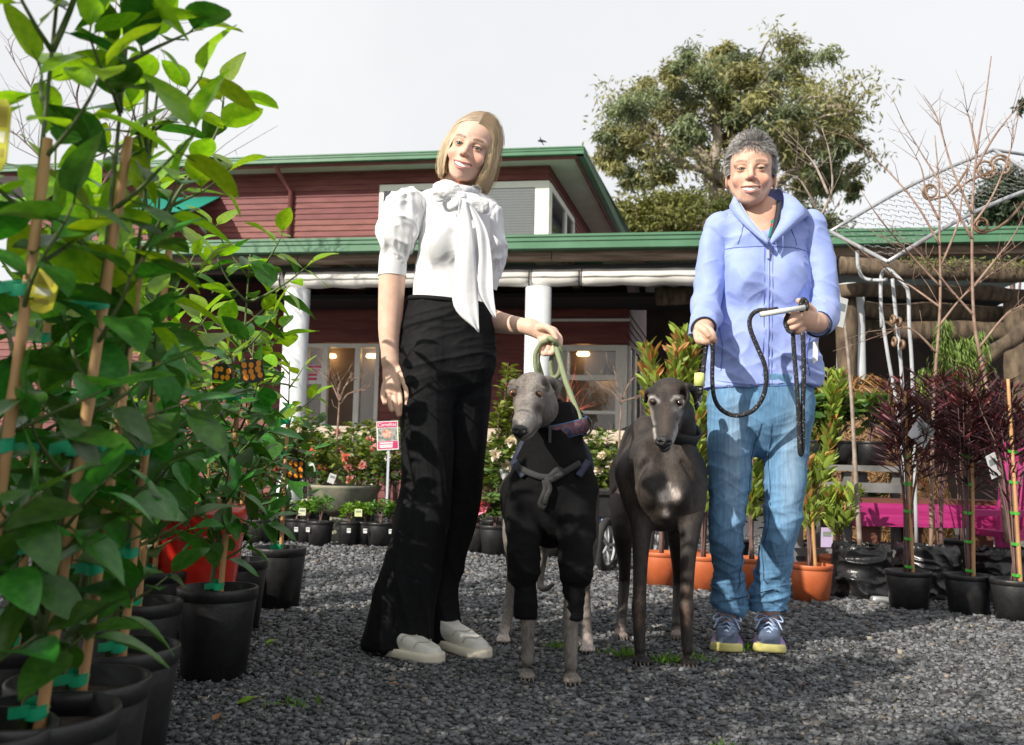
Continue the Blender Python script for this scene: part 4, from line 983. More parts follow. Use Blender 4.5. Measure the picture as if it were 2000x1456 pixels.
# ---------------------------------------------------------------- the woman in the blue jacket
f2 = Fig(3.0); w2 = thing('person', gnd(1462, 3.05), 'short-haired woman in a periwinkle jacket and blue jeans', 'person')
SK2 = (.68, .42, .31)
Hc = f2.P(1478, 327, -.06)
M2 = Matrix.Translation(Hc+Vector((0, .075, 0))) @ Matrix.Rotation(R(1.5), 4, 'Y') @ Matrix.Rotation(R(-14), 4, 'Z') @ Matrix.Rotation(R(5), 4, 'X') @ Matrix.Scale(1.0, 4)
H2 = head_mesh(M2, .98, .85, .0075, 1., SK2, (.5, .2, .17), (.2, .12, .08), .98, iris=(.05, .04, .035), neck=(.004, .035, -.2), neck_r=.05, eyeopen=.003)
ch = [([(1379, 610, -.07, 16), (1376, 640, -.15, 16)], .02)]
s = from_chains(f2, ch, .0022, pad=.1)
s.chain(f2.N([(1375, 638, -.15, 17), (1372, 648, -.18, 18), (1374, 655, -.2, 17)], .8), .012)
fingers(s, f2, [[(1360, 650, -.21, 1.3), (1364, 666, -.225, 1.2), (1378, 671, -.22, 1.05)], [(1368, 654, -.215, 1.3), (1375, 668, -.235, 1.2), (1388, 669, -.225, 1.05)], [(1378, 650, -.22, 1.3), (1388, 660, -.24, 1.2), (1396, 668, -.225, 1.0)],
                [(1380, 640, -.2, 1.4), (1390, 650, -.235, 1.25), (1396, 662, -.235, 1.)], [(1364, 640, -.2, 1.5), (1376, 646, -.235, 1.35), (1384, 656, -.245, 1.1)]])
hL = skin_of(s, SK2)
ch = [([(1606, 614, -.08, 17), (1598, 632, -.16, 17)], .02)]
s = from_chains(f2, ch, .0022, pad=.14)
s.chain(f2.N([(1598, 630, -.16, 18), (1582, 627, -.19, 22), (1566, 622, -.2, 21)], .7), .014)
fingers(s, f2, [[(1564, 606, -.205, 1.4), (1550, 614, -.23, 1.3), (1536, 620, -.225, 1.15)], [(1562, 618, -.21, 1.4), (1548, 627, -.235, 1.3), (1537, 631, -.225, 1.15)], [(1564, 630, -.205, 1.35), (1552, 639, -.23, 1.25), (1541, 642, -.22, 1.1)],
                [(1570, 640, -.195, 1.3), (1560, 648, -.215, 1.15), (1549, 650, -.21, 1.0)], [(1586, 608, -.19, 1.7), (1572, 594, -.21, 1.5), (1560, 588, -.215, 1.2)]])
hR = skin_of(s, SK2)
tor = skin_of(from_chains(f2, [([(1488, 420, .03, 40, .7), (1490, 455, .03, 58, .5), (1492, 560, .02, 78, .6), (1490, 730, .02, 85, .6)], .03), ([(1428, 780, .03, 36), (1422, 950, .03, 26), (1422, 1110, .06, 17), (1422, 1215, .1, 15)], .02), ([(1541, 780, .03, 36), (1530, 950, .03, 26), (1511, 1110, .06, 17), (1500, 1215, .1, 15)], .02)], .006), np.array(SK2)*(1., .93, .9))
put_head(w2, H2, [hL, hR, tor])
# cropped grey hair
def crop(M, n=11000, seed=5):
    rs = random.Random(seed); V, F, C = [], [], []
    for i in range(n):
        th_ = rs.uniform(0, 2*math.pi); ph = math.acos(rs.uniform(-.35, 1)); d = Vector((math.sin(ph)*math.cos(th_), math.sin(ph)*math.sin(th_), math.cos(ph)))
        p = Vector((d.x*.079, d.y*.1+.02, d.z*.112+.036))
        if p.y < -.02 and p.z < .064+.1*abs(p.x)*0-.3*max(0, abs(p.x)-.045): continue
        if p.z < -.005 and p.y < .012: continue
        fl = Vector((d.x*.5, .35*(1 if p.y > -.05 else -.3), -.25+(.6 if p.z > .1 else 0))); fl = (fl-d*fl.dot(d)*.75); fl = (fl.normalized()+d*.3+Vector((rs.gauss(0, .16), rs.gauss(0, .16), rs.gauss(0, .14)))).normalized()
        L = rs.uniform(.014, .024)*(1.1 if p.y < -.02 else 1); q = p+fl*L; b = fl.cross(d).normalized()*rs.uniform(.0004, .0009); n0 = len(V); m_ = p.lerp(q, .6)+d*.003
        V += [p-b, p+b, m_+b, m_-b, q]; F += [(n0, n0+1, n0+2, n0+3), (n0+3, n0+2, n0+4, n0+4)]
        c = rs.choice([(.3, .29, .28), (.42, .41, .4), (.12, .1, .09), (.05, .042, .038), (.18, .165, .155)])
        if p.z > .085 and p.y < .02 and abs(p.x) < .035: c = tuple(x*.5 for x in c)
        C += [c]*5
    return np.array([tuple(M @ Vector(p)) for p in V]), [f if f[2] != f[3] else f[:3] for f in F], np.array(C)
V, F, C = crop(M2); hr = link('hair', npmesh('hair', V, F, HAIR, True, C), w2)
s = SDF((-.12, -.12, -.1), (.12, .15, .16), .003); s.ell((0, .024, .034), (.079, .098, .11), .01); s.ell((0, -.09, -.015), (.068, .078, .084), .012, mode='s'); s.clip((0, 0, -.03), (0, .5, -1))
V, Q = s.mesh(); Mn = np.array(M2); V = V+vnormals(V, Q)*(fbm(V*90)*.0008)[:, None]; c = np.tile((.13, .12, .115), (len(V), 1))*(1+.6*fbm(V*np.array((260, 60, 200))))[:, None]; link('hair_mass', npmesh('hair_mass', V @ Mn[:3, :3].T+Mn[:3, 3], Q, HAIR, True, c), hr)
mb = MB()
for a in (-1, 1): mb.lathe([(.0005, -.006), (.005, -.003), (.006, 0), (.005, .003), (.0005, .006)], 10, M2 @ Vector((a*.081, .01, -.05)))
mb.build('earrings', mat('silver', (.6, .6, .6), .25, metal=1), w2, True)
# jacket
JK = mat('softshell_blue', (.27, .35, .71), .62, (.3, .385, .75), 30, bump=.12, bscale=160, spec=.3, sheen=.15)
JKD = mat('jacket_seam', (.11, .15, .45), .6)
LIN = mat('jacket_lining', (.42, .43, .47), .85, bump=.1)
s = from_chains(f2, [([(1490, 440, .03, 50, .8), (1492, 490, .02, 86, .62), (1491, 600, .02, 93, .62), (1490, 680, .02, 106, .58), (1490, 775, .02, 117, .56)], .03), ([(1408, 452, .03, 32), (1576, 448, .03, 32)], .03)], .0036, pad=.05)
for x, y in ((1455, 545), (1530, 545)): s.ell(f2.P(x, y, -.05), (f2.r(36), .05, f2.r(46)), .035)
s.chain(f2.N([(1488, 372, .0, 40), (1490, 410, -.03, 37), (1497, 440, -.09, 21), (1501, 466, -.13, 3)], 1.), .008, 's')
pz = f2.P(1490, 756, 0); s.clip(pz, (.05, 0, -1))
V, Q = s.mesh(); V = smoothv(V, Q, 1)
# yoke and zip seams as grooves
jk = cloth('jacket', V, Q, JK, w2, [(.008, (8, 8, 6), None), (.015, (5, 5, 9), lambda V: np.clip(1.7-V[:, 2]*.9, .3, 1), .5), (.012, (6, 6, 12), lambda V: np.clip(1.7-V[:, 2]*.9, .3, 1), -.6)], 6)
def sleeve2(nodes, seed, end):
    s = from_chains(f2, [(nodes, .025)], .0034, pad=.05); s.clip(f2.P(*end[0]), end[1]); V, Q = s.mesh(); V = smoothv(V, Q, 1)
    o = cloth('sleeve', V, Q, JK, jk, [(.006, (14, 14, 9), None), (.018, (7, 7, 15), lambda V: np.clip((1.35-V[:, 2])*2.2, .25, 1.0), .45 if seed == 2 else -.45)], seed); return o
sL = sleeve2([(1406, 446, .03, 33), (1391, 500, .02, 30), (1386, 560, .0, 29), (1380, 600, -.03, 29), (1375, 640, -.14, 26), (1373, 650, -.2, 25)], 2, (f2.P(1374, 640, -.145) and (1374, 642, -.15), (0, -.85, -.5)))
sR = sleeve2([(1580, 444, .03, 33), (1597, 505, .02, 31), (1607, 570, .0, 31), (1610, 610, -.03, 30), (1600, 634, -.14, 27), (1592, 640, -.2, 26)], 4, ((1598, 634, -.15), (-.4, -.85, -.2)))
for o_, e, r_, d in ((sL, (1374, 642, -.152), 24, Vector((0, -.85, -.5))), (sR, (1598, 634, -.153), 25, Vector((-.4, -.85, -.2)))):
    p = f2.P(*e); d.normalize(); a = d.orthogonal().normalized(); b = d.cross(a); mb = MB()
    mb.tube([p+(a*math.cos(t)+b*math.sin(t))*f2.r(r_-1.5) for t in np.linspace(0, 6.2832, 28)], .0032, 6, False); mb.build('cuff', mat('cuff_black', (.02, .022, .03), .7), o_, True)
def front_y(x, y, base=f2):
    "depth of the jacket front at a traced point"
    d = np.array(ray(x, y)); d = d/d[1]; best = None
    ys = np.arange(2.75, 3.1, .003); P = np.array(CC)+d*ys[:, None]
    i = np.round((P-JS.lo)/JS.h).astype(int); ok = np.all((i >= 0) & (i < JS.n), 1); v = np.full(len(ys), .1); ii = i[ok]; v[ok] = JS.F[ii[:, 0], ii[:, 1], ii[:, 2]]
    k = np.argmax(v < 0); return ys[k] if v[k] < 0 else 2.9
JS = SDF((0, 0, 0), (.1, .1, .1), .1)
# rebuild a ray-castable copy of the jacket body to lay seams on
JS = from_chains(f2, [([(1490, 440, .03, 50, .8), (1492, 490, .02, 86, .62), (1491, 600, .02, 93, .62), (1490, 680, .02, 106, .58), (1490, 775, .02, 117, .56)], .03), ([(1408, 452, .03, 32), (1576, 448, .03, 32)], .03)], .005, pad=.05)
for x, y in ((1455, 545), (1530, 545)): JS.ell(f2.P(x, y, -.05), (f2.r(36), .05, f2.r(46)), .035)
def seam(pts, r_, m_, name, off=.0, n=5):
    P = []
    for q in spline([Vector((x, y, 0)) for x, y in pts], 8):
        Yq = front_y(q.x, q.y); p = at(q.x, q.y, Yq-off); dv = 0
        P.append(p)
    # follow the folded cloth: settle on the nearest jacket vertices
    co = np.array([v.co for v in jk.data.vertices]) if not hasattr(seam, 'co') else seam.co; seam.co = co
    out = []
    for p in P:
        k = np.argmin((co[:, 0]-p.x)**2+(co[:, 2]-p.z)**2+.05*(co[:, 1]-p.y)**2); out.append(Vector((p.x, co[k, 1]-off, p.z)))
    out = [out[0]]+[(out[i-1]+out[i]*2+out[i+1])/4 for i in range(1, len(out)-1)]+[out[-1]]
    mb = MB(); mb.tube(out, r_, n); return mb.build(name, m_, jk, True)
seam([(1501, 474), (1500, 560), (1499, 650), (1501, 752)], .0042, mat('zip_blue', (.24, .3, .62), .45), 'zip', .001, 6)
seam([(1493, 478), (1492, 560), (1491, 650), (1492, 752)], .0015, JKD, 'zip_flap_seam'); seam([(1509, 478), (1508, 560), (1507, 650), (1509, 752)], .0015, JKD, 'zip_flap_seam')
seam([(1410, 489), (1440, 484), (1470, 482), (1492, 482)], .0018, JKD, 'yoke_seam'); seam([(1510, 483), (1540, 484), (1565, 488), (1582, 494)], .0018, JKD, 'yoke_seam')
seam([(1400, 744), (1450, 751), (1500, 754), (1560, 752)], .0015, JKD, 'hem_seam')
seam([(1405, 640), (1412, 690), (1408, 725)], .0022, JKD, 'pocket_zip'); seam([(1578, 660), (1572, 700), (1580, 735)], .0022, JKD, 'pocket_zip')
mb = MB(); p = at(1500, 497, front_y(1500, 490)-.02); mb.box(p, (.007, .006, .028)); mb.build('zip_pull', mat('zip_pull_pale', (.5, .52, .6), .5), jk)
mb = MB(); P0 = [(1588, 668), (1598, 667), (1597, 705), (1587, 712)]; yy = front_y(1575, 690)+.02; mb.prism([(0, 0)]*3, 0) if False else mb.add([at(x, y, yy-.035) for x, y in P0]+[at(x, y, yy-.033) for x, y in P0], [(0, 1, 2, 3), (7, 6, 5, 4), (0, 4, 5, 1), (1, 5, 6, 2), (2, 6, 7, 3), (3, 7, 4, 0)]); mb.build('tag', mat('white_tag', (.8, .8, .8), .5), jk)
# stand collar: left side upright, right side folded open, hood roll behind
def band(rows, m_, name, th=.004):
    mb = MB(); mb.sheet([[f2.P(*q) for q in spline([Vector(p) for p in r_], 6)] for r_ in rows], th); return mb.build(name, m_, jk, True)
band([[(1470, 372, .09), (1440, 374, .045), (1437, 385, -.005), (1456, 418, -.06), (1480, 447, -.1), (1500, 470, -.128)], [(1470, 395, .1), (1432, 398, .06), (1425, 408, -.0), (1447, 434, -.055), (1474, 458, -.098), (1499, 478, -.124)]], JK, 'collar')
band([[(1470, 374, .085), (1443, 376, .043), (1440, 388, .0), (1459, 421, -.054), (1482, 449, -.094), (1500, 470, -.122)], [(1470, 395, .09), (1455, 398, .05), (1450, 410, .0), (1466, 436, -.045), (1486, 456, -.09), (1500, 474, -.12)]], LIN, 'collar_lining')
band([[(1470, 372, .09), (1505, 370, .08), (1524, 372, .035), (1531, 392, -.02), (1524, 430, -.08), (1504, 470, -.13)], [(1470, 392, .1), (1515, 385, .09), (1540, 382, .04), (1558, 398, -.035), (1548, 430, -.088), (1506, 474, -.134)], [(1470, 400, .1), (1520, 402, .09), (1552, 402, .05), (1579, 417, -.035), (1556, 438, -.08), (1507, 478, -.132)]], JK, 'collar_flap')
band([[(1527, 392, -.008), (1523, 415, -.05), (1514, 446, -.1), (1503, 470, -.125)], [(1517, 392, .0), (1514, 416, -.035), (1508, 448, -.08), (1502, 470, -.115)]], MATS['cuff_black'], 'collar_inside')
band([[(1516, 420, -.03), (1510, 445, -.07), (1503, 462, -.1)], [(1506, 432, -.03), (1503, 450, -.066), (1500, 464, -.095)]], mat('green_shirt', (.0, .2, .16), .7, (.35, .05, .06), 40, contrast=(.5, .56)), 'shirt_edge')
band([[(1395, 425, .05), (1415, 412, .08), (1440, 404, .1)], [(1390, 432, .03), (1415, 424, .03), (1437, 418, .03)], [(1397, 440, .06), (1418, 432, .02), (1436, 428, .02)]], JK, 'hood', .01)
band([[(1545, 395, .11), (1568, 402, .1), (1583, 416, .07)], [(1548, 408, .06), (1568, 416, .04), (1580, 428, .03)]], JK, 'hood', .01)
seam([(1455, 428), (1448, 455), (1440, 478)], .002, JKD, 'drawcord'); seam([(1538, 430), (1548, 455), (1555, 480)], .002, JKD, 'drawcord')
# jeans
DEN = mat('denim', (.78, .8, .84), .85, (1.12, 1.1, 1.08), 22, stretch=(6, 6, .35), attr=True, bump=.3, bscale=120, spec=.2)
s = from_chains(f2, [([(1487, 735, .02, 100, .62), (1487, 790, .02, 104, .6)], .03),
    ([(1430, 790, .0, 48), (1425, 913, .0, 41), (1422, 980, -.01, 36), (1420, 1045, -.01, 32), (1422, 1110, .05, 30.5), (1421, 1150, .07, 33), (1422, 1200, .08, 31)], .015, .95),
    ([(1540, 790, .0, 50), (1535, 913, .0, 40.5), (1529, 980, -.01, 35.5), (1525, 1045, -.01, 32), (1511, 1115, .05, 33), (1505, 1155, .07, 35), (1500, 1200, .08, 33)], .008, .95)], .0036)
s.clip(f2.P(1487, 735, 0), (0, 0, 1)); s.clip(f2.P(1460, 1194, .05), (0, 0, -1))
V, Q = s.mesh(); V = smoothv(V, Q, 1)
def dencol(V):
    z = V[:, 2]; c = np.array((.11, .235, .39))[None]*np.ones((len(V), 1)); n = fbm(V*np.array((22, 22, 5)), 3)
    cl, cr_ = f2.P(1424, 900).x, f2.P(1535, 900).x; dx = np.minimum(np.abs(V[:, 0]-cl-(z-.6)*.01), np.abs(V[:, 0]-cr_-(z-.6)*.04))
    fade = np.exp(-(dx/.035)**2)*np.exp(-((z-.62)/.2)**2)*(V[:, 1] < 3.0); c = c*(1+.22*n)[:, None]; c = c*(1-.6*fade[:, None])+np.array((.36, .5, .64))*.6*fade[:, None]
    return c
low = lambda V: np.clip(1.15-V[:, 2]*1.1, .35, 1.05)
jn = cloth('jeans', V, Q, DEN, w2, [(.006, (11, 11, 9), low), (.010, (7, 7, 14), low, .4), (.008, (7, 7, 16), low, -.5), (.009, (10, 10, 40), lambda V: np.clip(.35-V[:, 2], 0, .3)*4, .15)], 9, dencol)
STI = mat('denim_seam', (.03, .07, .14), .8)
jc = np.array([v.co for v in jn.data.vertices])
def jseam(tr, dy):
    P = []
    for q in spline([Vector((x, y, 0)) for x, y in tr], 6):
        p = f2.P(q.x, q.y, dy); m_ = jc[:, 1] < 3.01; k = np.argmin(np.where(m_, (jc[:, 0]-p.x)**2+(jc[:, 2]-p.z)**2, 9)); P.append(Vector(jc[k])+Vector((0, -.001, 0)))
    mb = MB(); mb.tube(P, .0018, 4); mb.build('seam', STI, jn, True)
jseam([(1474, 830), (1463, 900), (1455, 980), (1449, 1062), (1449, 1160)], 0); jseam([(1493, 830), (1497, 913), (1496, 1000), (1488, 1070), (1478, 1160)], 0); jseam([(1392, 1180), (1420, 1184), (1451, 1182)], 0); jseam([(1472, 1178), (1500, 1182), (1529, 1180)], 0)
for x0_, x1_ in ((1421, 1419), (1500, 1503)):
    shoe(w2, gnd(x0_, 3.17), gnd(x1_, 2.97), None, (.13, .17, .26), .25, True, .052)
# ================================================================ greyhounds
FUR = mat('greyhound_coat', (.66, .66, .66), .58, (1.25, 1.2, 1.16), 190, stretch=(1, 1, .3), attr=True, bump=.22, bscale=700, spec=.3)
def paw(s, x, Y, r=17, d=-1.0, toes=True, lift=0):
    g_ = gnd(x, Y); rm = r*Y/F_PX
    s.ell(g_+Vector((0, .004, rm*.5)), (rm*.8, rm*1.3, rm*.56), .012)
    for i in range(4):
        a = (i-1.5)/1.5; c = g_+Vector((a*rm*.62, -rm*(1.15-.28*abs(a)), rm*.46)); s.ell(c, (rm*.27, rm*.5, rm*.44), .004)
def nails(root, x, Y, r, m_):
    g_ = gnd(x, Y); rm = r*Y/F_PX
    for i in range(4):
        a = (i-1.5)/1.5; c = g_+Vector((a*rm*.62, -rm*(1.62-.28*abs(a)), rm*.42)); mb = MB(); mb.tube([c, c+Vector((0, -.006, -.002)), c+Vector((0, -.011, -.008))], [.003, .0027, .0012], 6); mb.build('claw', m_, root, True)
def leg(s, tr, k=.012):
    s.chain([(at(x, y, Y), r*Y/F_PX) for x, y, Y, r in tr], k)
NOSE = mat('dog_nose', (.012, .012, .013), .28, bump=.4, bscale=500)
def dog_eye(parent, c, r, iris):
    u = np.linspace(0, math.pi, 15); v = np.linspace(0, 2*math.pi, 22, endpoint=False); f = (CC-Vector(c)).normalized(); Rm = np.array(f.to_track_quat('-Y', 'Z').to_matrix())
    EV = np.array([(math.sin(p)*math.cos(q), -math.cos(p), math.sin(p)*math.sin(q)) for p in u for q in v]); EF = np.array([(i*22+j, i*22+(j+1) % 22, (i+1)*22+(j+1) % 22, (i+1)*22+j) for i in range(14) for j in range(22)])
    rr_ = np.hypot(EV[:, 0], EV[:, 2]); ec = np.where(((rr_ < .5) & (EV[:, 1] < 0))[:, None], (.004, .004, .004), np.where(((rr_ < .9) & (EV[:, 1] < 0))[:, None], iris, (.05, .035, .03)))
    link('eye', npmesh('eye', EV*r @ Rm.T+np.array(c), EF, EYEM, True, ec), parent)
def dog_head(lo, hi, sk, mz, jawp, noseP, eyes, ears, neck):
    s = SDF(lo, hi, .0022)
    for c, r in sk: s.ell(c, r, .02)
    s.chain(mz, .022); s.chain(jawp, .01); s.chain(neck, .03)
    for e in eyes:
        e = Vector(e); f = (CC-e).normalized()
        s.ell(e+f*.004, (.012, .012, .0105), .006, mode='s'); s.ell(e-f*.003, (.0165, .0125, .0145), .008)
        s.ell(e+f*.012+Vector((0, 0, -.0005)), (.0105, .014, .0088), .0025, mode='s'); pass
    E0, E1 = Vector(eyes[0]), Vector(eyes[1]); mid = (E0+E1)/2; tip = Vector(mz[-1][0])
    s.chain([(mid+Vector((0, .035, .05)), .004), (mid+Vector((0, -.018, .012)), .006), (mid.lerp(tip, .3)+Vector((0, -.03, .012)), .003)], .016, 's')
    for e, sg in ((E0, -1), (E1, 1)):
        s.ell(e.lerp(tip, .45)+Vector((sg*.024, .012, -.004)), (.012, .045, .016), .018, mode='s')
        s.chain([(e+Vector((sg*-.006, .004, .02)), .006), (e+Vector((sg*.014, .012, .02)), .005)], .014)
        s.ell(e+Vector((sg*.022, .05, .03)), (.012, .03, .018), .018, mode='s')
    for tr in ears: s.chain(tr, .008)
    return s
# ---------------------------------------------------------------- grey dog in the black jumper
d1 = thing('dog', gnd(1070, 2.75), 'grey greyhound in a black jumper with leggings and navy coat', 'dog')
A = at
e1 = [A(1002, 769, 2.545), A(1052, 772, 2.538)]
s = dog_head(A(960, 880, 2.7)-Vector((0, .4, .02)), A(1120, 700, 2.7)+Vector((0, .15, .02)),
    [(A(1040, 766, 2.62), (.058, .075, .058)), (A(1048, 796, 2.62), (.052, .06, .05))],
    [(A(1034, 785, 2.56), .046, 1.), (A(1029, 808, 2.49), .036), (A(1023, 828, 2.42), .031), (A(1018, 840, 2.375), .025)],
    [(A(1040, 822, 2.54), .028), (A(1030, 845, 2.44), .018), (A(1023, 852, 2.385), .0135)], None, e1,
    [[(A(1004, 748, 2.66), .012), (A(998, 752, 2.7), .009), (A(994, 768, 2.74), .006)], [(A(1066, 742, 2.66), .013), (A(1080, 746, 2.69), .0125), (A(1087, 762, 2.71), .01), (A(1083, 784, 2.71), .007)]],
    [(A(1052, 800, 2.66), .058, 1.), (A(1072, 850, 2.72), .062), (A(1078, 900, 2.76), .07)])
V, Q = s.mesh(); V = smoothv(V, Q, 4); hV, hQ = V, Q
def d1col(V):
    c = np.tile((.17, .152, .138), (len(V), 1)); nz = fbm(V*28, 3)
    tip = np.array(A(1018, 842, 2.375)); f = np.exp(-(np.linalg.norm(V-tip, axis=1)/.075)**2); c = c*(1-.5*f[:, None])+np.array((.3, .285, .27))*.5*f[:, None]
    ax = np.array(A(1036, 775, 2.55)); g = np.exp(-((V[:, 0]-ax[0]-(V[:, 2]-ax[2])*.2)/.014)**2)*(V[:, 2] > .58)*(V[:, 1] < 2.62); c = c*(1-.35*g[:, None])+np.array((.28, .26, .245))*.35*g[:, None]
    c *= (1+.22*nz)[:, None]
    for e in e1: d = np.linalg.norm(V-np.array(e), axis=1); c *= (1-.82*np.exp(-(d/.0145)**8))[:, None]; c *= (1-.3*np.exp(-((d-.02)/.014)**2))[:, None]
    for x, Y in ((983, 3.05), (1146, 2.93)):
        d = np.linalg.norm(V-np.array(gnd(x, Y)), axis=1); f = np.clip((.062-d)/.02, 0, 1); c = c*(1-f[:, None])+np.array((.55, .48, .45))*f[:, None]
    px, py = proj(V); hd = V[:, 1] < 2.66
    for pts, wd, am in (([(1024, 856), (1040, 846), (1056, 828)], 1.6, .75), ([(1018, 850), (1012, 852)], 1.5, .6)):
        d = np.full(len(V), 1e9)
        for (x0, y0), (x1, y1) in zip(pts[:-1], pts[1:]):
            l2 = (x1-x0)**2+(y1-y0)**2; t_ = np.clip(((px-x0)*(x1-x0)+(py-y0)*(y1-y0))/l2, 0, 1); d = np.minimum(d, np.hypot(px-x0-t_*(x1-x0), py-y0-t_*(y1-y0)))
        c *= (1-am*np.exp(-(d/wd)**2)*hd)[:, None]
    low = np.clip((.12-V[:, 2])/.1, 0, 1); c *= (1+.25*low[:, None]*np.array((1.05, 1., .95))); return c
s = SDF(A(950, 1330, 2.5)-Vector((.05, .15, 0)), Vector((A(1190, 900, 3.3).x, 3.5, .72)), .0034)
leg(s, [(1022, 1010, 2.62, 34), (1026, 1110, 2.56, 17), (1030, 1200, 2.55, 14.5), (1031, 1262, 2.55, 12.5), (1030, 1290, 2.545, 12)])
leg(s, [(1125, 1010, 2.62, 34), (1124, 1110, 2.55, 17), (1115, 1200, 2.53, 15.5), (1115, 1270, 2.52, 13), (1115, 1300, 2.515, 12.5)])
paw(s, 1029, 2.55, 18); paw(s, 1116, 2.515, 20)
leg(s, [(1022, 960, 3.1, 45), (1010, 1050, 3.0, 28), (1004, 1110, 3.12, 14), (999, 1140, 3.17, 11), (991, 1205, 3.1, 9.5), (985, 1228, 3.06, 11)]); paw(s, 983, 3.05, 16)
leg(s, [(1125, 960, 3.1, 45), (1140, 1060, 3.0, 28), (1140, 1130, 3.1, 14), (1142, 1165, 3.12, 11), (1146, 1225, 2.98, 10), (1147, 1250, 2.95, 12)]); paw(s, 1146, 2.93, 17)
s.chain([(A(1078, 950, 2.75), .115, 1.), (A(1076, 930, 3.0), .11), (A(1074, 925, 3.2), .1)], .03)
leg(s, [(1075, 960, 3.3, 20), (1062, 1080, 3.36, 9), (1055, 1140, 3.3, 7), (1066, 1150, 3.24, 6), (1080, 1142, 3.2, 4)])
V, Q = s.mesh(); V = smoothv(V, Q, 4); V, Q = join([(hV, hQ), (V, Q)])
b1 = link('body', npmesh('dog_body', V, Q, FUR, True, d1col(V)), d1)
for e in e1: dog_eye(b1, e, .0108, (.2, .07, .015))
def nose(parent, p, sc=1.0, f=(0, -1, 0)):
    s = SDF(Vector(p)-Vector((.05, .05, .05)), Vector(p)+Vector((.05, .05, .05)), .0016); p = Vector(p)
    s.ell(p, (.0225*sc, .017*sc, .0165*sc), .004); s.ell(p+Vector((0, .004, -.012*sc)), (.008*sc, .014*sc, .01*sc), .006)
    for a in (-1, 1): s.ell(p+Vector((a*.0098*sc, -.015*sc, -.002)), (.0052*sc, .008*sc, .004*sc), .003, mode='s'); s.chain([(p+Vector((a*.013*sc, -.014*sc, -.003)), .0016), (p+Vector((a*.021*sc, -.006*sc, .001)), .0016)], .003, 's')
    V, Q = s.mesh(); link('nose', npmesh('nose', V, Q, NOSE, True), parent)
nose(b1, A(1016, 841, 2.362), .98)
NAIL = mat('claw_dark', (.14, .115, .1), .4)
for x, Y, r in ((1029, 2.55, 18), (1116, 2.515, 20), (983, 3.05, 16), (1146, 2.93, 17)): nails(b1, x, Y, r, NAIL)
# jumper: rolled neck, chest, two knitted leggings with tight cuffs
KN = mat('black_knit', (.0035, .0035, .004), .85, (.006, .006, .007), 160, stretch=(3, 3, .4), bump=.4, bscale=190, spec=.15)
s = SDF(A(950, 1240, 2.5)-Vector((.05, .2, 0)), Vector((A(1200, 900, 3.3).x, 3.0, .76)), .0036)
s.chain([(A(1084, 832, 2.71), .078, 1.), (A(1082, 880, 2.69), .09), (A(1078, 940, 2.69), .118), (A(1078, 990, 2.68), .11), (A(1080, 1030, 2.68), .05)], .02)
s.chain([(A(1078, 950, 2.72), .12, 1.), (A(1076, 945, 2.95), .115)], .03)
leg(s, [(1022, 960, 2.66, 42), (1020, 1040, 2.59, 32), (1021, 1095, 2.56, 29), (1022, 1122, 2.555, 27)], .02); leg(s, [(1127, 960, 2.66, 42), (1126, 1040, 2.58, 33), (1125, 1095, 2.55, 31), (1124, 1122, 2.535, 29)], .02)
leg(s, [(1027, 1142, 2.555, 19), (1027, 1225, 2.55, 18.5)], .003); leg(s, [(1121, 1142, 2.535, 19.5), (1120, 1225, 2.53, 19)], .003)
s.clip(A(1027, 1206, 2.55), (0, 0, -1), None, None)
V, Q = s.mesh(); V = smoothv(V, Q, 1)
ju = cloth('jumper', V, Q, KN, d1, [(.006, (10, 10, 10), None), (.008, (8, 8, 20), lambda V: np.clip((V[:, 2]-.55)*5, .2, 1), .2), (.007, (9, 9, 14), lambda V: np.clip((.6-V[:, 2])*4, 0, 1), -.4)], 2)
# roll-neck hood bunched behind the head
s = SDF(A(1050, 900, 2.8)-Vector((0, .1, 0)), A(1170, 750, 2.8)+Vector((0, .15, 0)), .003)
s.chain([(A(1092, 788, 2.72), .012, 1.), (A(1112, 800, 2.73), .02), (A(1128, 818, 2.74), .022), (A(1134, 840, 2.74), .02)], .01); s.chain([(A(1088, 800, 2.76), .03), (A(1112, 830, 2.78), .045)], .02)
V, Q = s.mesh(); cloth('roll_neck', V, Q, KN, ju, [(.005, (30, 30, 30), None)], 3)
NAVY = mat('navy_coat', (.018, .024, .05), .7, (.026, .034, .068), 60, bump=.2, bscale=200)
s = SDF(A(960, 1060, 2.6)-Vector((.05, .1, 0)), Vector((A(1200, 900, 3.4).x, 3.5, .8)), .004)
s.chain([(A(1079, 905, 2.76), .118, 1.), (A(1077, 925, 2.85), .132), (A(1076, 935, 3.0), .13), (A(1074, 935, 3.2), .115)], .02)
s.clip((0, 2.715, 0), (0, -1, .0)); s.clip(A(1078, 935, 2.7), (0, .25, -1))
V, Q = s.mesh(); V = smoothv(V, Q, 1); co = cloth('coat', V, Q, NAVY, d1, [(.005, (9, 9, 9), None)], 4)
STRAP = mat('grey_strap', (.026, .026, .026), .8, bump=.3, bscale=300)
def on_front(x, y, Yg, src):
    p = A(x, y, Yg); co_ = src; m_ = np.abs(co_[:, 0]-p.x)+np.abs(co_[:, 2]-p.z) < .02
    return (co_[m_, 1].min() if m_.any() else Yg)
jco = np.array([v.co for v in ju.data.vertices])
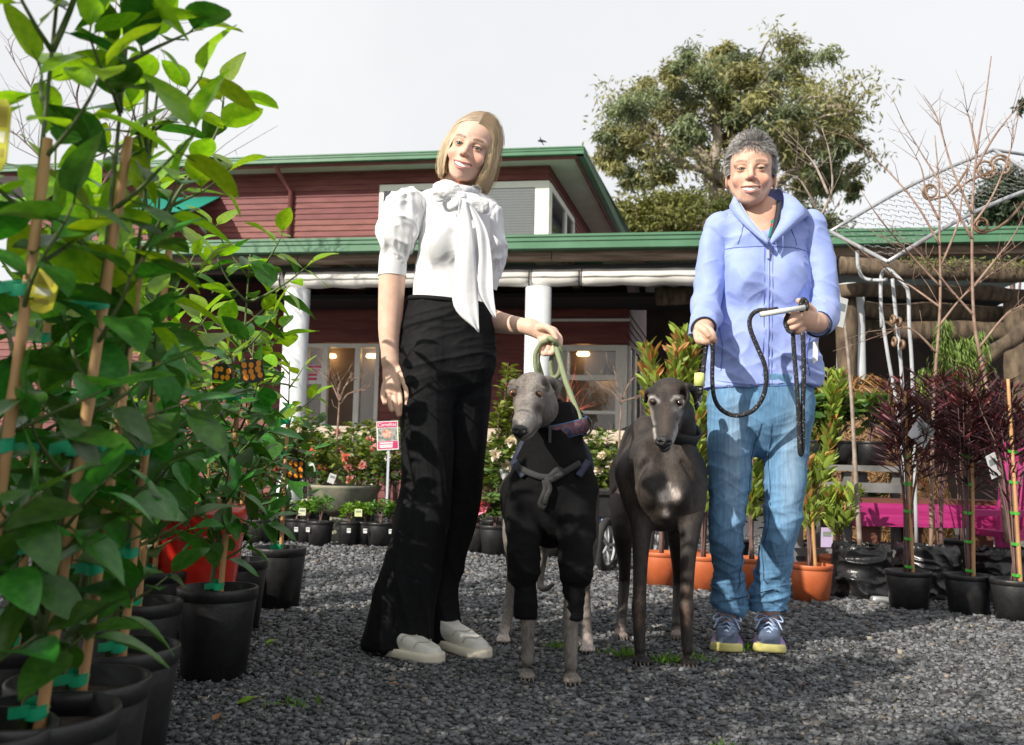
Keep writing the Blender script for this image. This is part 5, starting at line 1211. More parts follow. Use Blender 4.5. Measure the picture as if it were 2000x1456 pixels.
def ribbon(tr, wpx, name, m_, parent, off=.006, src=jco, th=.003, Yg=2.6):
    G = [[], [], []]
    ys = [on_front(x, y, Yg, src)-off for x, y in tr]
    for i, (x, y) in enumerate(tr):
        dx, dy_ = (tr[min(i+1, len(tr)-1)][0]-tr[max(i-1, 0)][0]), (tr[min(i+1, len(tr)-1)][1]-tr[max(i-1, 0)][1]); l = math.hypot(dx, dy_) or 1; nx, ny = -dy_/l, dx/l
        for j, q in enumerate((-1, 0, 1)): G[j].append(A(x+nx*wpx*q, y+ny*wpx*q, ys[i]))
    mb = MB(); mb.sheet(G, th); return mb.build(name, m_, parent, True)
def trs(pts, n=6): return [(q.x, q.y) for q in spline([Vector((x, y, 0)) for x, y in pts], n)]
ribbon(trs([(1008, 910), (1030, 922), (1060, 932), (1090, 928), (1115, 915), (1134, 904)]), 6, 'strap', STRAP, co)
ribbon(trs([(1066, 940), (1078, 928), (1090, 918), (1098, 924), (1084, 934), (1070, 940)]), 6, 'bow', STRAP, co, .014)
ribbon(trs([(1064, 938), (1066, 955), (1060, 972), (1056, 985), (1066, 992)]), 6, 'bow_tail', STRAP, co, .012); ribbon(trs([(1068, 938), (1074, 955), (1068, 970), (1064, 985)]), 5, 'bow_tail', STRAP, co, .018)
ribbon([(1003+2*i, 900+i*3) for i in range(11)], 7, 'coat_edge', NAVY, co, .004); ribbon([(1150-2*i, 900+i*3) for i in range(11)], 7, 'coat_edge', NAVY, co, .004)
# wide patterned martingale collar with ring and clip
m = bpy.data.materials.new('paisley_collar'); m.use_nodes = True; n_ = m.node_tree.nodes; l_ = m.node_tree.links; b_ = n_['Principled BSDF']; b_.inputs['Roughness'].default_value = .6
tc_ = n_.new('ShaderNodeTexCoord'); vo = n_.new('ShaderNodeTexVoronoi'); vo.inputs['Scale'].default_value = 70; vo.feature = 'SMOOTH_F1'; rp = n_.new('ShaderNodeValToRGB'); cr_ = rp.color_ramp
cr_.elements[0].position = .1; cr_.elements[0].color = (.012, .02, .06, 1); cr_.elements[1].position = .6; cr_.elements[1].color = (.02, .03, .08, 1)
for p_, c_ in ((.25, (.16, .045, .05, 1)), (.36, (.02, .03, .08, 1)), (.46, (.18, .07, .06, 1))): e = cr_.elements.new(p_); e.color = c_
l_.new(tc_.outputs['Object'], vo.inputs['Vector']); l_.new(vo.outputs['Distance'], rp.inputs[0]); l_.new(rp.outputs[0], b_.inputs['Base Color']); MATS['paisley'] = m
G = [[], [], []]
for i in range(25):
    a = R(-20-220*i/24+10); c = A(1088, 838, 2.70)
    for j, (zz, rr_) in enumerate(((.02, .087), (0, .0895), (-.021, .092))):
        G[j].append(c+Vector((math.cos(a)*rr_, math.sin(a)*rr_*1.0, zz+.02*math.cos(a)+.012*math.sin(a))))
mb = MB(); mb.sheet(G, .003); cl = mb.build('collar', m, d1, True)
EDG = mat('collar_edge', (.03, .13, .26), .6)
for j in (0, 2): mb = MB(); mb.tube([p for p in G[j]], .0025, 5); mb.build('collar_trim', EDG, cl, True)
mb = MB(); p = A(1068, 846, 2.6); mb.box(A(1074, 848, 2.605), (.008, .012, .05)); mb.build('slide', MATS['black_metal'], cl)
MET = mat('chrome', (.55, .55, .55), .25, metal=1)
mb = MB(); c = A(1140, 832, 2.68); mb.tube([c+Vector((math.cos(a)*.024, math.sin(a)*.01, math.sin(a)*.03)) for a in np.linspace(0, 6.2832, 25)], .0035, 8, False); mb.build('ring', mat('black_nickel', (.08, .08, .08), .25, metal=1), cl, True)

# ---------------------------------------------------------------- dark dog with white chest
d2 = thing('dog', gnd(1285, 2.95), 'dark brindle-black greyhound with white chest patch and greying muzzle', 'dog')
e2 = [A(1276, 786, 2.66), A(1327, 788, 2.65)]
s = dog_head(A(1230, 900, 2.8)-Vector((0, .4, .0)), A(1400, 710, 2.9)+Vector((0, .15, .02)),
    [(A(1307, 776, 2.76), (.062, .08, .06)), (A(1306, 806, 2.76), (.054, .065, .052))],
    [(A(1302, 800, 2.68), .048, 1.), (A(1300, 826, 2.6), .0395), (A(1298, 848, 2.53), .033), (A(1297, 860, 2.49), .0265)],
    [(A(1304, 842, 2.65), .03), (A(1299, 868, 2.55), .019), (A(1297, 874, 2.5), .0145)], None, e2,
    [[(A(1270, 764, 2.8), .012), (A(1264, 768, 2.84), .009), (A(1261, 785, 2.88), .006)], [(A(1340, 756, 2.8), .014), (A(1352, 760, 2.83), .0125), (A(1360, 778, 2.84), .01), (A(1360, 800, 2.84), .005)]],
    [(A(1320, 810, 2.82), .058, 1.), (A(1318, 860, 2.88), .068), (A(1305, 910, 2.9), .08)])
V, Q = s.mesh(); V = smoothv(V, Q, 4); hV, hQ = V, Q
s = SDF(A(1170, 1310, 2.7)-Vector((.05, .15, 0)), Vector((A(1420, 900, 3.4).x, 3.65, .82)), .0036)
s.chain([(A(1318, 845, 2.88), .066, 1.), (A(1308, 885, 2.9), .082), (A(1296, 930, 2.9), .11)], .03)
s.chain([(A(1293, 935, 2.89), .122, 1.), (A(1292, 975, 2.87), .1), (A(1295, 1005, 2.86), .04)], .03)
s.chain([(A(1292, 915, 2.95), .125, 1.), (A(1275, 905, 3.15), .125), (A(1258, 905, 3.35), .105), (A(1252, 915, 3.5), .1)], .03)
s.chain([(A(1262, 835, 3.0), .04), (A(1245, 850, 3.2), .04)], .05)
leg(s, [(1243, 925, 2.93, 42), (1250, 975, 2.86, 34), (1253, 1025, 2.83, 22), (1251, 1090, 2.8, 15), (1249, 1165, 2.79, 13), (1248, 1185, 2.785, 14.5), (1248, 1210, 2.785, 12.5), (1249, 1250, 2.78, 11.5), (1250, 1268, 2.775, 11)], .025)
leg(s, [(1338, 925, 2.93, 42), (1345, 975, 2.86, 34), (1348, 1025, 2.82, 22), (1344, 1090, 2.79, 15), (1341, 1165, 2.78, 13), (1341, 1185, 2.775, 14.5), (1341, 1210, 2.775, 12.5), (1342, 1250, 2.77, 11.5), (1343, 1270, 2.765, 11)], .025)
paw(s, 1250, 2.775, 18); paw(s, 1343, 2.765, 18)
leg(s, [(1235, 930, 3.45, 45), (1222, 990, 3.3, 30), (1217, 1045, 3.22, 19), (1220, 1105, 3.32, 12), (1219, 1140, 3.37, 11), (1214, 1205, 3.27, 9.5), (1212, 1225, 3.2, 11)], .03); paw(s, 1212, 3.17, 15)
leg(s, [(1300, 940, 3.45, 45), (1318, 1000, 3.3, 28), (1322, 1050, 3.24, 18), (1325, 1110, 3.33, 12), (1325, 1145, 3.38, 11), (1323, 1205, 3.28, 9.5), (1322, 1225, 3.22, 11)], .03); paw(s, 1322, 3.18, 15)
for x, sg in ((1268, -1), (1322, 1)):
    s.ell(A(x, 958, 2.79), (.04, .05, .055), .03); s.ell(A(x-sg*2+sg*14, 900, 2.84), (.035, .05, .06), .04)
s.chain([(A(1297, 985, 2.735), .006), (A(1297, 930, 2.745), .012), (A(1300, 890, 2.79), .008)], .03, 's')
s.chain([(A(1297, 1000, 2.79), .018), (A(1297, 975, 2.765), .014)], .02)
for x0, x1, x2 in ((1262, 1246, 1238), (1334, 1350, 1358)): s.chain([(A(x0, 905, 2.785), .003), (A(x1, 935, 2.785), .004), (A(x2, 985, 2.785), .003)], .022, 's')
for k in range(5): s.chain([(A(1222-4*k, 890+8*k, 3.02+.07*k), .004), (A(1212-3*k, 950+4*k, 3.04+.07*k), .004)], .016, 's')
s.chain([(A(1306, 905, 2.82), .01), (A(1312, 860, 2.82), .01)], .03)
V, Q = s.mesh(); V = smoothv(V, Q, 4); V, Q = join([(hV, hQ), (V, Q)])
def d2col(V):
    c = np.tile((.026, .022, .0205), (len(V), 1)); nz = fbm(V*16, 3); f = np.clip(nz*.6+.35, 0, 1)[:, None]; c = c*(1-f)+np.array((.052, .041, .034))*f
    px, py = proj(V); head = (V[:, 1] < 2.79); nn = fbm(V*90, 2)
    def stroke(pts, wpx, col, am, mask, rough=.35):
        nonlocal c; d = np.full(len(V), 1e9)
        for (x0, y0), (x1, y1) in zip(pts[:-1], pts[1:]):
            l2 = (x1-x0)**2+(y1-y0)**2+1e-6; t = np.clip(((px-x0)*(x1-x0)+(py-y0)*(y1-y0))/l2, 0, 1); d = np.minimum(d, np.hypot(px-x0-t*(x1-x0), py-y0-t*(y1-y0)))
        f = np.exp(-(d/wpx)**2)*am*np.clip(1+rough*nn, 0, 1.6); f = np.clip(f, 0, .95)*mask; c = c*(1-f[:, None])+np.array(col)*f[:, None]
    W_ = (.42, .4, .385)
    stroke([(1266, 780), (1270, 776), (1277, 776)], 2.2, W_, .65, head); stroke([(1276, 777), (1286, 784)], 4, W_, .5, head); stroke([(1266, 789), (1272, 806), (1276, 828)], 3.6, W_, .7, head)
    stroke([(1277, 838), (1279, 856), (1284, 870)], 3, W_, .85, head); stroke([(1284, 873), (1296, 879), (1310, 872)], 2.5, W_, .9, head); stroke([(1326, 812), (1325, 832), (1318, 852), (1312, 870)], 4.5, W_, .7, head)
    stroke([(1312, 782), (1318, 775), (1326, 776)], 3, W_, .55, head); stroke([(1335, 784), (1334, 792), (1328, 797)], 2.4, W_, .75, head); stroke([(1320, 800), (1330, 806)], 6, W_, .3, head)
    stroke([(1300, 790), (1299, 840)], 7, (.075, .055, .042), .7, head)
    front = V[:, 1] < 2.9
    stroke([(1299, 970), (1318, 966)], 10, (.52, .46, .43), 1.9, front, .5); stroke([(1306, 948), (1307, 960)], 5, (.5, .45, .42), 1.1, front, .6); stroke([(1300, 1000), (1302, 1006)], 6, (.5, .45, .42), .95, front, .5)
    for e in e2: d = np.linalg.norm(V-np.array(e), axis=1); c *= (1-.85*np.exp(-(d/.0132)**8))[:, None]
    for x, Y in ((1212, 3.17), (1322, 3.18)):
        d = np.linalg.norm(V-np.array(gnd(x, Y)), axis=1); f = np.clip((.052-d)/.02, 0, 1); c = c*(1-.8*f[:, None])+np.array((.42, .34, .31))*.8*f[:, None]
    for x in (1248, 1341): stroke([(x, 1150), (x-1, 1215)], 7, (.16, .105, .08), .6, front, .6)
    return c
b2 = link('body', npmesh('dog_body', V, Q, FUR, True, d2col(V)), d2)
for e in e2: dog_eye(b2, e, .0112, (.05, .02, .012))
nose(b2, A(1296, 863, 2.475), 1.05)
for x, Y, r in ((1250, 2.775, 18), (1343, 2.765, 18), (1212, 3.17, 15), (1322, 3.18, 15)): nails(b2, x, Y, r, NAIL)
# black collar slung below the head
G = [[], [], []]
c = A(1322, 838, 2.86); ax = Vector((.32, -.45, .83)).normalized(); u_ = ax.orthogonal().normalized(); v_ = ax.cross(u_)
for i in range(33):
    a = 2*math.pi*i/32
    for j, q in enumerate((.02, 0, -.02)): G[j].append(c+ax*q+(u_*math.cos(a)+v_*math.sin(a))*.077)
mb = MB(); mb.sheet(G, .004); cl2 = mb.build('collar', mat('black_webbing', (.014, .015, .018), .6, bump=.3, bscale=300), d2, True)
mb = MB(); mb.tube([A(1358, 795, 2.8), A(1366, 785, 2.79), A(1368, 772, 2.78)], .006, 6); mb.build('buckle', MET, cl2, True)

# ================================================================ leads
def lead(name, label, tr, r, m_, n=8):
    P = spline([A(*q) for q in tr], 8); o = thing(name, P[0], label, 'dog lead'); mb = MB(); mb.tube(P, r, n); mb.build('rope', m_, o, True); return o
GRN = mat('green_webbing', (.2, .235, .13), .75, (.26, .3, .17), 200, bump=.4, bscale=300)
o = lead('dog_lead', 'pale green webbing lead gathered in the blonde woman\'s hand', [(1137, 830, 2.66), (1122, 790, 2.69), (1105, 745, 2.72), (1092, 700, 2.76), (1083, 672, 2.79), (1074, 664, 2.79)], .0085, GRN)
for tr in ([(1072, 664, 2.78), (1056, 672, 2.8), (1045, 695, 2.8), (1048, 725, 2.8), (1058, 735, 2.82), (1050, 700, 2.83), (1062, 672, 2.82)], [(1080, 668, 2.77), (1092, 676, 2.78), (1096, 700, 2.79), (1092, 730, 2.8), (1080, 738, 2.82), (1076, 710, 2.82), (1084, 676, 2.8)], [(1070, 660, 2.775), (1080, 664, 2.765), (1088, 672, 2.775)]):
    mb = MB(); mb.tube(spline([A(*q) for q in tr], 8), .0078, 8); mb.build('loop', GRN, o, True)
mb = MB(); mb.tube([A(1136, 828, 2.66), A(1130, 842, 2.66), A(1126, 850, 2.66)], [.006, .008, .004], 8); mb.tube([A(1120, 842, 2.65), A(1130, 846, 2.65)], .004, 6); mb.build('clip', MET, o, True)
ROPE = mat('flecked_rope', (.018, .018, .02), .8, (.3, .3, .32), 190, bump=.6, bscale=200, contrast=(.6, .66))
o = lead('dog_lead', 'black flecked rope lead looping across the woman\'s jeans', [(1368, 770, 2.76), (1372, 735, 2.78), (1376, 700, 2.78), (1382, 664, 2.77), (1390, 656, 2.765), (1392, 690, 2.78), (1391, 740, 2.8), (1396, 780, 2.82), (1412, 803, 2.83), (1438, 812, 2.83), (1468, 804, 2.83), (1488, 780, 2.81), (1496, 750, 2.79), (1494, 715, 2.78), (1480, 680, 2.78), (1466, 645, 2.78), (1465, 622, 2.78), (1478, 608, 2.77), (1500, 606, 2.76), (1518, 604, 2.77)], .0072, ROPE)
for tr in ([(1548, 640, 2.77), (1551, 690, 2.78), (1556, 750, 2.78), (1560, 820, 2.8), (1562, 880, 2.82), (1566, 886, 2.83), (1568, 860, 2.82), (1568, 800, 2.8), (1570, 720, 2.78), (1568, 650, 2.77)], [(1540, 612, 2.76), (1534, 630, 2.77), (1540, 646, 2.77), (1550, 650, 2.76)], [(1574, 606, 2.755), (1576, 592, 2.76), (1569, 585, 2.76), (1564, 596, 2.76), (1566, 610, 2.76)]):
    mb = MB(); mb.tube(spline([A(*q) for q in tr], 8), .0072, 8); mb.build('loop', ROPE, o, True)
mb = MB(); mb.tube([A(1485, 615, 2.745), A(1572, 601, 2.745)], .0085, 12); mb.build('handle', mat('handle_grey', (.6, .62, .6), .4), o, True)
mb = MB(); p = A(1366, 742, 2.75); mb.lathe([(.001, -.02), (.017, -.02), (.015, .02), (.001, .022)], 14, p); mb.build('stopper', mat('neon_yellow', (.62, .7, .22), .5), o, True)
mb = MB(); mb.tube([A(1366, 756, 2.76), A(1368, 766, 2.77), A(1366, 780, 2.78)], [.007, .008, .005], 8); mb.tube([A(1362, 784, 2.78), A(1368, 792, 2.78), A(1362, 796, 2.78)], .003, 6); mb.build('clip', MET, o, True)
# ================================================================ potted plants
POTB = mat('black_pot', (.012, .012, .013), .45, (.02, .02, .021), 30, bump=.15, bscale=60)
POTO = mat('terracotta_plastic', (.42, .095, .03), .5, (.5, .13, .045), 12, bump=.1, bscale=40)
SOIL = mat('potting_soil', (.025, .017, .012), .95, (.07, .05, .035), 90, bump=1, bscale=120)
CANE = mat('bamboo_cane', (.42, .22, .08), .5, (.55, .32, .14), 12, stretch=(1, 1, .3), bump=.15)
TIE = mat('green_tie', (.0, .3, .13), .45, (.0, .36, .17), 30)
STEM = mat('green_stem', (.06, .1, .02), .6, (.1, .13, .04), 30)
LEAF = mat('citrus_leaf', (.03, .125, .014), .35, (.055, .19, .022), 9, transl=.25, rnd=.4, spec=.5)
LEAFY = mat('young_citrus_leaf', (.16, .34, .015), .35, (.26, .42, .02), 9, transl=.4, rnd=.3, spec=.5)
PLANT = mat('small_leaf', (1, 1, 1), .45, attr=True, transl=.25, spec=.4)
POTC = {}
def pot_mesh(rt, rb, h, m_, ribs=0):
    k = (round(rt, 3), round(rb, 3), round(h, 3), m_.name)
    if k not in POTC:
        mb = MB(); t = .006; mb.lathe([(.0, 0.001), (rb, 0), (rb+(rt-rb)*.88, h*.86), (rt*.97, h*.87), (rt, h*.875), (rt*1.015, h*.99), (rt*1.0, h), (rt-t, h), (rt-t*1.5, h*.8), (rb, h*.8)], 32)
        POTC[k] = npmesh('pot', np.array(mb.v), mb.f, m_, True)
        mb = MB(); mb.lathe([(.0, h*.875), (rt*.5, h*.885), (rt-.008, h*.86)], 20); POTC[k+('s',)] = npmesh('soil', np.array(mb.v), mb.f, SOIL, True)
    return POTC[k], POTC[k+('s',)]
def pot_into(t, rt, rb, h, m_):
    a, b = pot_mesh(rt, rb, h, m_); link('pot', a, t, True); link('soil', b, t, True)
def grooved(mb, a, b, r):
    "cane with nodes"
    a, b = Vector(a), Vector(b); n = max(4, int((b-a).length/.03)); P, rr_ = [], []
    for i in range(n+1): P.append(a.lerp(b, i/n)); rr_.append(r*(1.18 if i % 5 == 0 else 1)*(1-.2*i/n))
    mb.tube(P, rr_, 8)
# a curved citrus leaf with midrib fold, several shapes shared by all leaf objects
def leaf_mesh(i, m_):
    rs = random.Random(i); L = 1.0; n = 7; G = []; W_ = rs.uniform(.235, .3); cu = rs.uniform(.1, .5); fo = rs.uniform(.03, .1); tw = rs.uniform(-.3, .3)
    for k in range(n+1):
        t = k/n; w_ = W_*math.sin(math.pi*t**.82)**.75*(1-.15*t) if 0 < t < 1 else .004; row = []
        for j in (-1, -.5, 0, .5, 1): a = tw*t; row.append((j*w_*math.cos(a), .12+t*L, fo*abs(j)*w_*4-cu*t*t*.6+j*w_*math.sin(a)+.012*math.sin(t*9+j*2+i)))
        G.append(row)
    mb = MB(); mb.sheet(G); mb.tube([(0, 0, -.0), (0, .12, 0), (0, .3, fo*0-cu*.05-.004)], [.014, .012, .008], 4)
    return npmesh('leaf', np.array(mb.v), mb.f, m_, True)
LM = [leaf_mesh(i, LEAF) for i in range(7)]; LMY = [leaf_mesh(20+i, LEAFY) for i in range(7)]
def put_leaf(t, p, d, up, L, young, rs):
    d = Vector(d).normalized(); x = d.cross(Vector(up)); x = x.normalized() if x.length > .1 else d.orthogonal().normalized(); z = x.cross(d)
    o = bpy.data.objects.new('leaf', rs.choice(LMY if young else LM)); COL.objects.link(o); o.parent = t
    wv = rs.uniform(.85, 1.25)
    o.matrix_local = Matrix(((x.x*L*wv, d.x*L, z.x*L, p[0]), (x.y*L*wv, d.y*L, z.y*L, p[1]), (x.z*L*wv, d.z*L, z.z*L, p[2]), (0, 0, 0, 1)))
def citrus(px, Y, H, label, seed, lean=(0, 0), nb=13, L=.1, rt=.105, ph=.235, cane=.75, spread=.2, zlow=.34, ties=(.25, .5, .8), shoots=()):
    rs = random.Random(seed); g_ = gnd(px, Y); t = thing('citrus_tree', g_, label, 'potted plant', 'young citrus trees in black pots at the left')
    pot_into(t, rt, rt*.8, ph, POTB)
    top = Vector((lean[0]*cane, lean[1]*cane, cane+ph)); bs = Vector((.012, -.02, ph*.85)); mb = MB(); grooved(mb, bs, top, .0085); mb.build('stake', CANE, t, True, True)
    main = spline([(-.02, .0, ph*.85), (-.012+lean[0]*.2, .006, ph+.2), (lean[0]*.5, .012, ph+(H-ph)*.5), (lean[0]*.8+rs.uniform(-.03, .03), .02, H)], 7); mb = MB(); mb.tube(main, [.0085*(1-.75*i/(len(main)-1)) for i in range(len(main))], 7); mb.build('stem', STEM, t, True, True)
    for q in ties:
        c = bs.lerp(top, q/ (cane)*1.0 if q < cane else 1); mb = MB()
        mb.tube([c+Vector((math.cos(a)*.017-.008, math.sin(a)*.014, (.001)*a)) for a in np.linspace(0, 6.0, 14)], .001, 4, False); G = [[c+Vector((math.cos(a)*.016-.008, math.sin(a)*.0135, z+.006*math.sin(a))) for a in np.linspace(0, 6.28, 17)] for z in (-.0085, .0085)]; mb.sheet(G)
        mb.sheet([[c+Vector((-.012-.02*k, -.012-.003*math.sin(k*3), z-.004*k)) for k in (0, .7, 1.5)] for z in (-.008, .008)]); mb.build('tie', TIE, t, True, True)
    cnt = 0
    def twig(a, d, ln, r, young):
        nonlocal cnt
        P = [Vector(a)]; d = Vector(d).normalized(); k = max(3, int(ln/.028))
        for i in range(k): d = (d+Vector((rs.gauss(0, .1), rs.gauss(0, .1), .06+rs.gauss(0, .06)))).normalized(); P.append(P[-1]+d*ln/k)
        mbb = MB(); mbb.tube(P, [r*(1-.6*i/k) for i in range(k+1)], 5); mbb.build('branch', STEM, t, True, True)
        for i in range(1, k+1):
            ang = cnt*2.4+rs.uniform(-.4, .4); cnt += 1; o_ = d.orthogonal().normalized(); o_ = Matrix.Rotation(ang, 3, d) @ o_
            ld = (o_*1.0+d*.45+Vector((0, 0, -.22))).normalized(); yg = young and i > k*.25
            put_leaf(t, P[i], ld, Vector((rs.gauss(0, .3), rs.gauss(0, .3)-.15, 1)), L*rs.uniform(.7, 1.25)*(1 if not yg else rs.uniform(.75, 1.15)), yg and rs.random() < .8, rs)
        put_leaf(t, P[-1], d+Vector((rs.gauss(0, .3), rs.gauss(0, .3), 0)), (rs.gauss(0, .4), -.4, 1), L*rs.uniform(.8, 1.1), young, rs)
    for b in range(nb):
        f = (b+.5)/nb; z = zlow+(H-zlow)*f*.97; i = min(len(main)-2, int(len(main)*(z-ph)/(H-ph))); a = main[max(0, i)]
        an = b*2.4+rs.uniform(-.5, .5); ln = spread*(.75+.5*rs.random())*(1-.35*abs(f-.55)); twig(a, (math.cos(an), math.sin(an), .35+.5*f), ln, .004, f > .66)
    for (dx, dy, dz, ln) in shoots: twig(main[-3], (dx, dy, dz), ln, .005, True)
    return t
CIT = [(-95, 1.2, 1.3, (.05, .02), 'large-leaved citrus cut off by the left edge, nearest the camera'),
       (50, 1.29, 1.24, (.075, .03), 'citrus whose long cane leans at the far left, green ties at its foot'),
       (135, 1.47, 1.2, (.06, .05), 'citrus second from the left in the front row of black pots'),
       (218, 1.72, 1.12, (.05, .03), 'citrus third from the left in the front row, cane leaning right'),
       (417, 2.52, 1.16, (.05, .02), 'citrus in the large black pot standing clear on the gravel'),
       (540, 3.66, .98, (.02, .0), 'smaller citrus in a black pot, nearest the red building'),
       (290, 2.85, .98, (.02, .0), 'citrus just behind the large standalone pot, beside the red planter'),
       (255, 2.25, 1.05, (.03, .02), 'citrus in the middle of the second row of black pots'),
       (120, 1.95, 1.12, (.03, .02), 'citrus in the second row, behind the two leftmost canes'),
       (10, 1.75, 1.2, (.03, .0), 'citrus in the second row at the left edge'),
       (455, 3.2, 1.0, (.02, .02), 'citrus between the large pot and the smallest citrus'),
       (230, 2.85, 1.05, (.02, .0), 'citrus at the back of the rows, left of the red planter'),
       (80, 2.5, 1.15, (.02, .0), 'citrus at the back of the rows near the left edge'),
       (390, 3.5, 1.05, (.0, .0), 'citrus at the far back beside the veranda')]
SHOOT = {2: [(.05, 0, 1, .3)], 3: [(.12, 0, 1, .36)], 1: [(-.1, 0, 1, .3)], 4: [(.9, -.2, .25, .2)], 0: [(.3, 0, 1, .25)]}
for i, (px, Y, H, ln, lab) in enumerate(CIT):
    citrus(px, Y, H, lab, 40+i, ln, nb=(23 if i in (4, 6) else 17) if Y < 3 else 15, L=.096 if Y < 2.4 else (.09 if Y < 3 else .077), spread=.175 if 2.2 < Y < 2.9 else .155, zlow=.36 if i < 5 else .4, cane=(.78, .82, .7, .78, .52, .5)[i] if i < 6 else .7, shoots=SHOOT.get(i, ()), ties=(.04, .2, .38, .58))
# printed plant tags
def tagcard(p, w_, h_, label, cols, rot=0, hang=True, kind='fruit', tilt=.1):
    t = thing('plant_tag', p, label, 'plant label', 'printed labels on the plants', rot); n = 8
    mb = MB(); mb.prism([(-w_/2, -h_*.36), (-w_*.2, -h_/2), (w_*.2, -h_/2), (w_/2, -h_*.36), (w_/2, h_*.36), (w_*.2, h_/2), (-w_*.2, h_/2), (-w_/2, h_*.36)], .002); 
    mb.build('card', mat('card_%s' % '_'.join('%02d' % int(c*99) for c in cols[0]), cols[0], .4), t, local=True)
    rs = random.Random(int(p[0]*1000))
    if kind == 'fruit':
        for k in range(9):
            mb = MB(); c = ((k % 3-1)*.29*w_+rs.uniform(-.05, .05)*w_, -.0016, (k//3-1)*.24*h_+rs.uniform(-.05, .05)*h_); r_ = w_*rs.uniform(.12, .16); mb.add([(c[0]+r_*.8*math.cos(a), -.0014-.0001*k, c[2]+r_*math.sin(a)) for a in np.linspace(0, 2*math.pi, 12, endpoint=False)], [tuple(range(11, -1, -1))]); mb.build('print', mat('fruit_print', cols[1], .5), t, local=True)
    else:
        for q, (a, b) in enumerate(((.12, .4), (-.1, .05), (-.3, -.18))): mb = MB(); mb.add([(-w_*.3, -.0014, a*h_), (w_*.3, -.0014, a*h_), (w_*.3, -.0014, b*h_), (-w_*.3, -.0014, b*h_)], [(3, 2, 1, 0)]); mb.build('print', mat('tag_print_%d' % (q % 2), cols[1] if q % 2 == 0 else cols[2], .5), t, local=True)
    t.rotation_euler = (tilt, rs.uniform(-.25, .25), rot); return t
tagcard(at(85, 568, 1.2), .036, .06, 'yellow printed tag on the leftmost citrus', [(.55, .52, .02), (.35, .3, .02), (.7, .7, .5)], kind='text')
tagcard(at(434, 735, 2.36), .052, .066, 'black tag with orange fruit left of the front cane', [(.012, .02, .015), (.75, .25, .01)]); tagcard(at(492, 725, 2.36), .06, .062, 'black tag with orange fruit right of the front cane', [(.012, .02, .015), (.8, .3, .01)], .3)
tagcard(at(578, 918, 3.42), .075, .085, 'red fruit tag hanging on the smallest citrus', [(.02, .02, .02), (.6, .06, .02)], -.2); tagcard(at(283, 838, 2.1), .045, .06, 'dark tag with orange fruit deep in the citrus leaves', [(.02, .03, .02), (.7, .15, .02)])
tagcard(at(2, 265, 1.1), .02, .09, 'yellow-green tag at the left edge', [(.5, .5, .02), (.4, .4, .02), (.6, .6, .2)], kind='text')
# glossy red planters behind the citrus
REDP = mat('red_glaze', (.5, .02, .012), .2, (.58, .03, .015), 4, coat=.5)
for px, Y, r_, h_, lab in ((368, 2.98, .155, .43, 'tall glossy red planter behind the large standalone pot'), (205, 3.1, .16, .34, 'glossy red planter half hidden by citrus leaves')):
    t = thing('planter', gnd(px, Y), lab, 'planter'); mb = MB(); mb.lathe([(.0, .001), (r_*.72, 0), (r_*.85, h_*.3), (r_, h_*.8), (r_*1.08, h_*.93), (r_*1.1, h_), (r_*1.0, h_), (r_*.92, h_*.9), (.0, h_*.88)], 36); mb.build('bowl', REDP, t, True, True)
    mb = MB(); mb.lathe([(r_*.93, h_*.76), (r_*1.0, h_*.775), (r_*1.01, h_*.79), (r_*.95, h_*.8)], 36); mb.build('moulding', REDP, t, True, True)

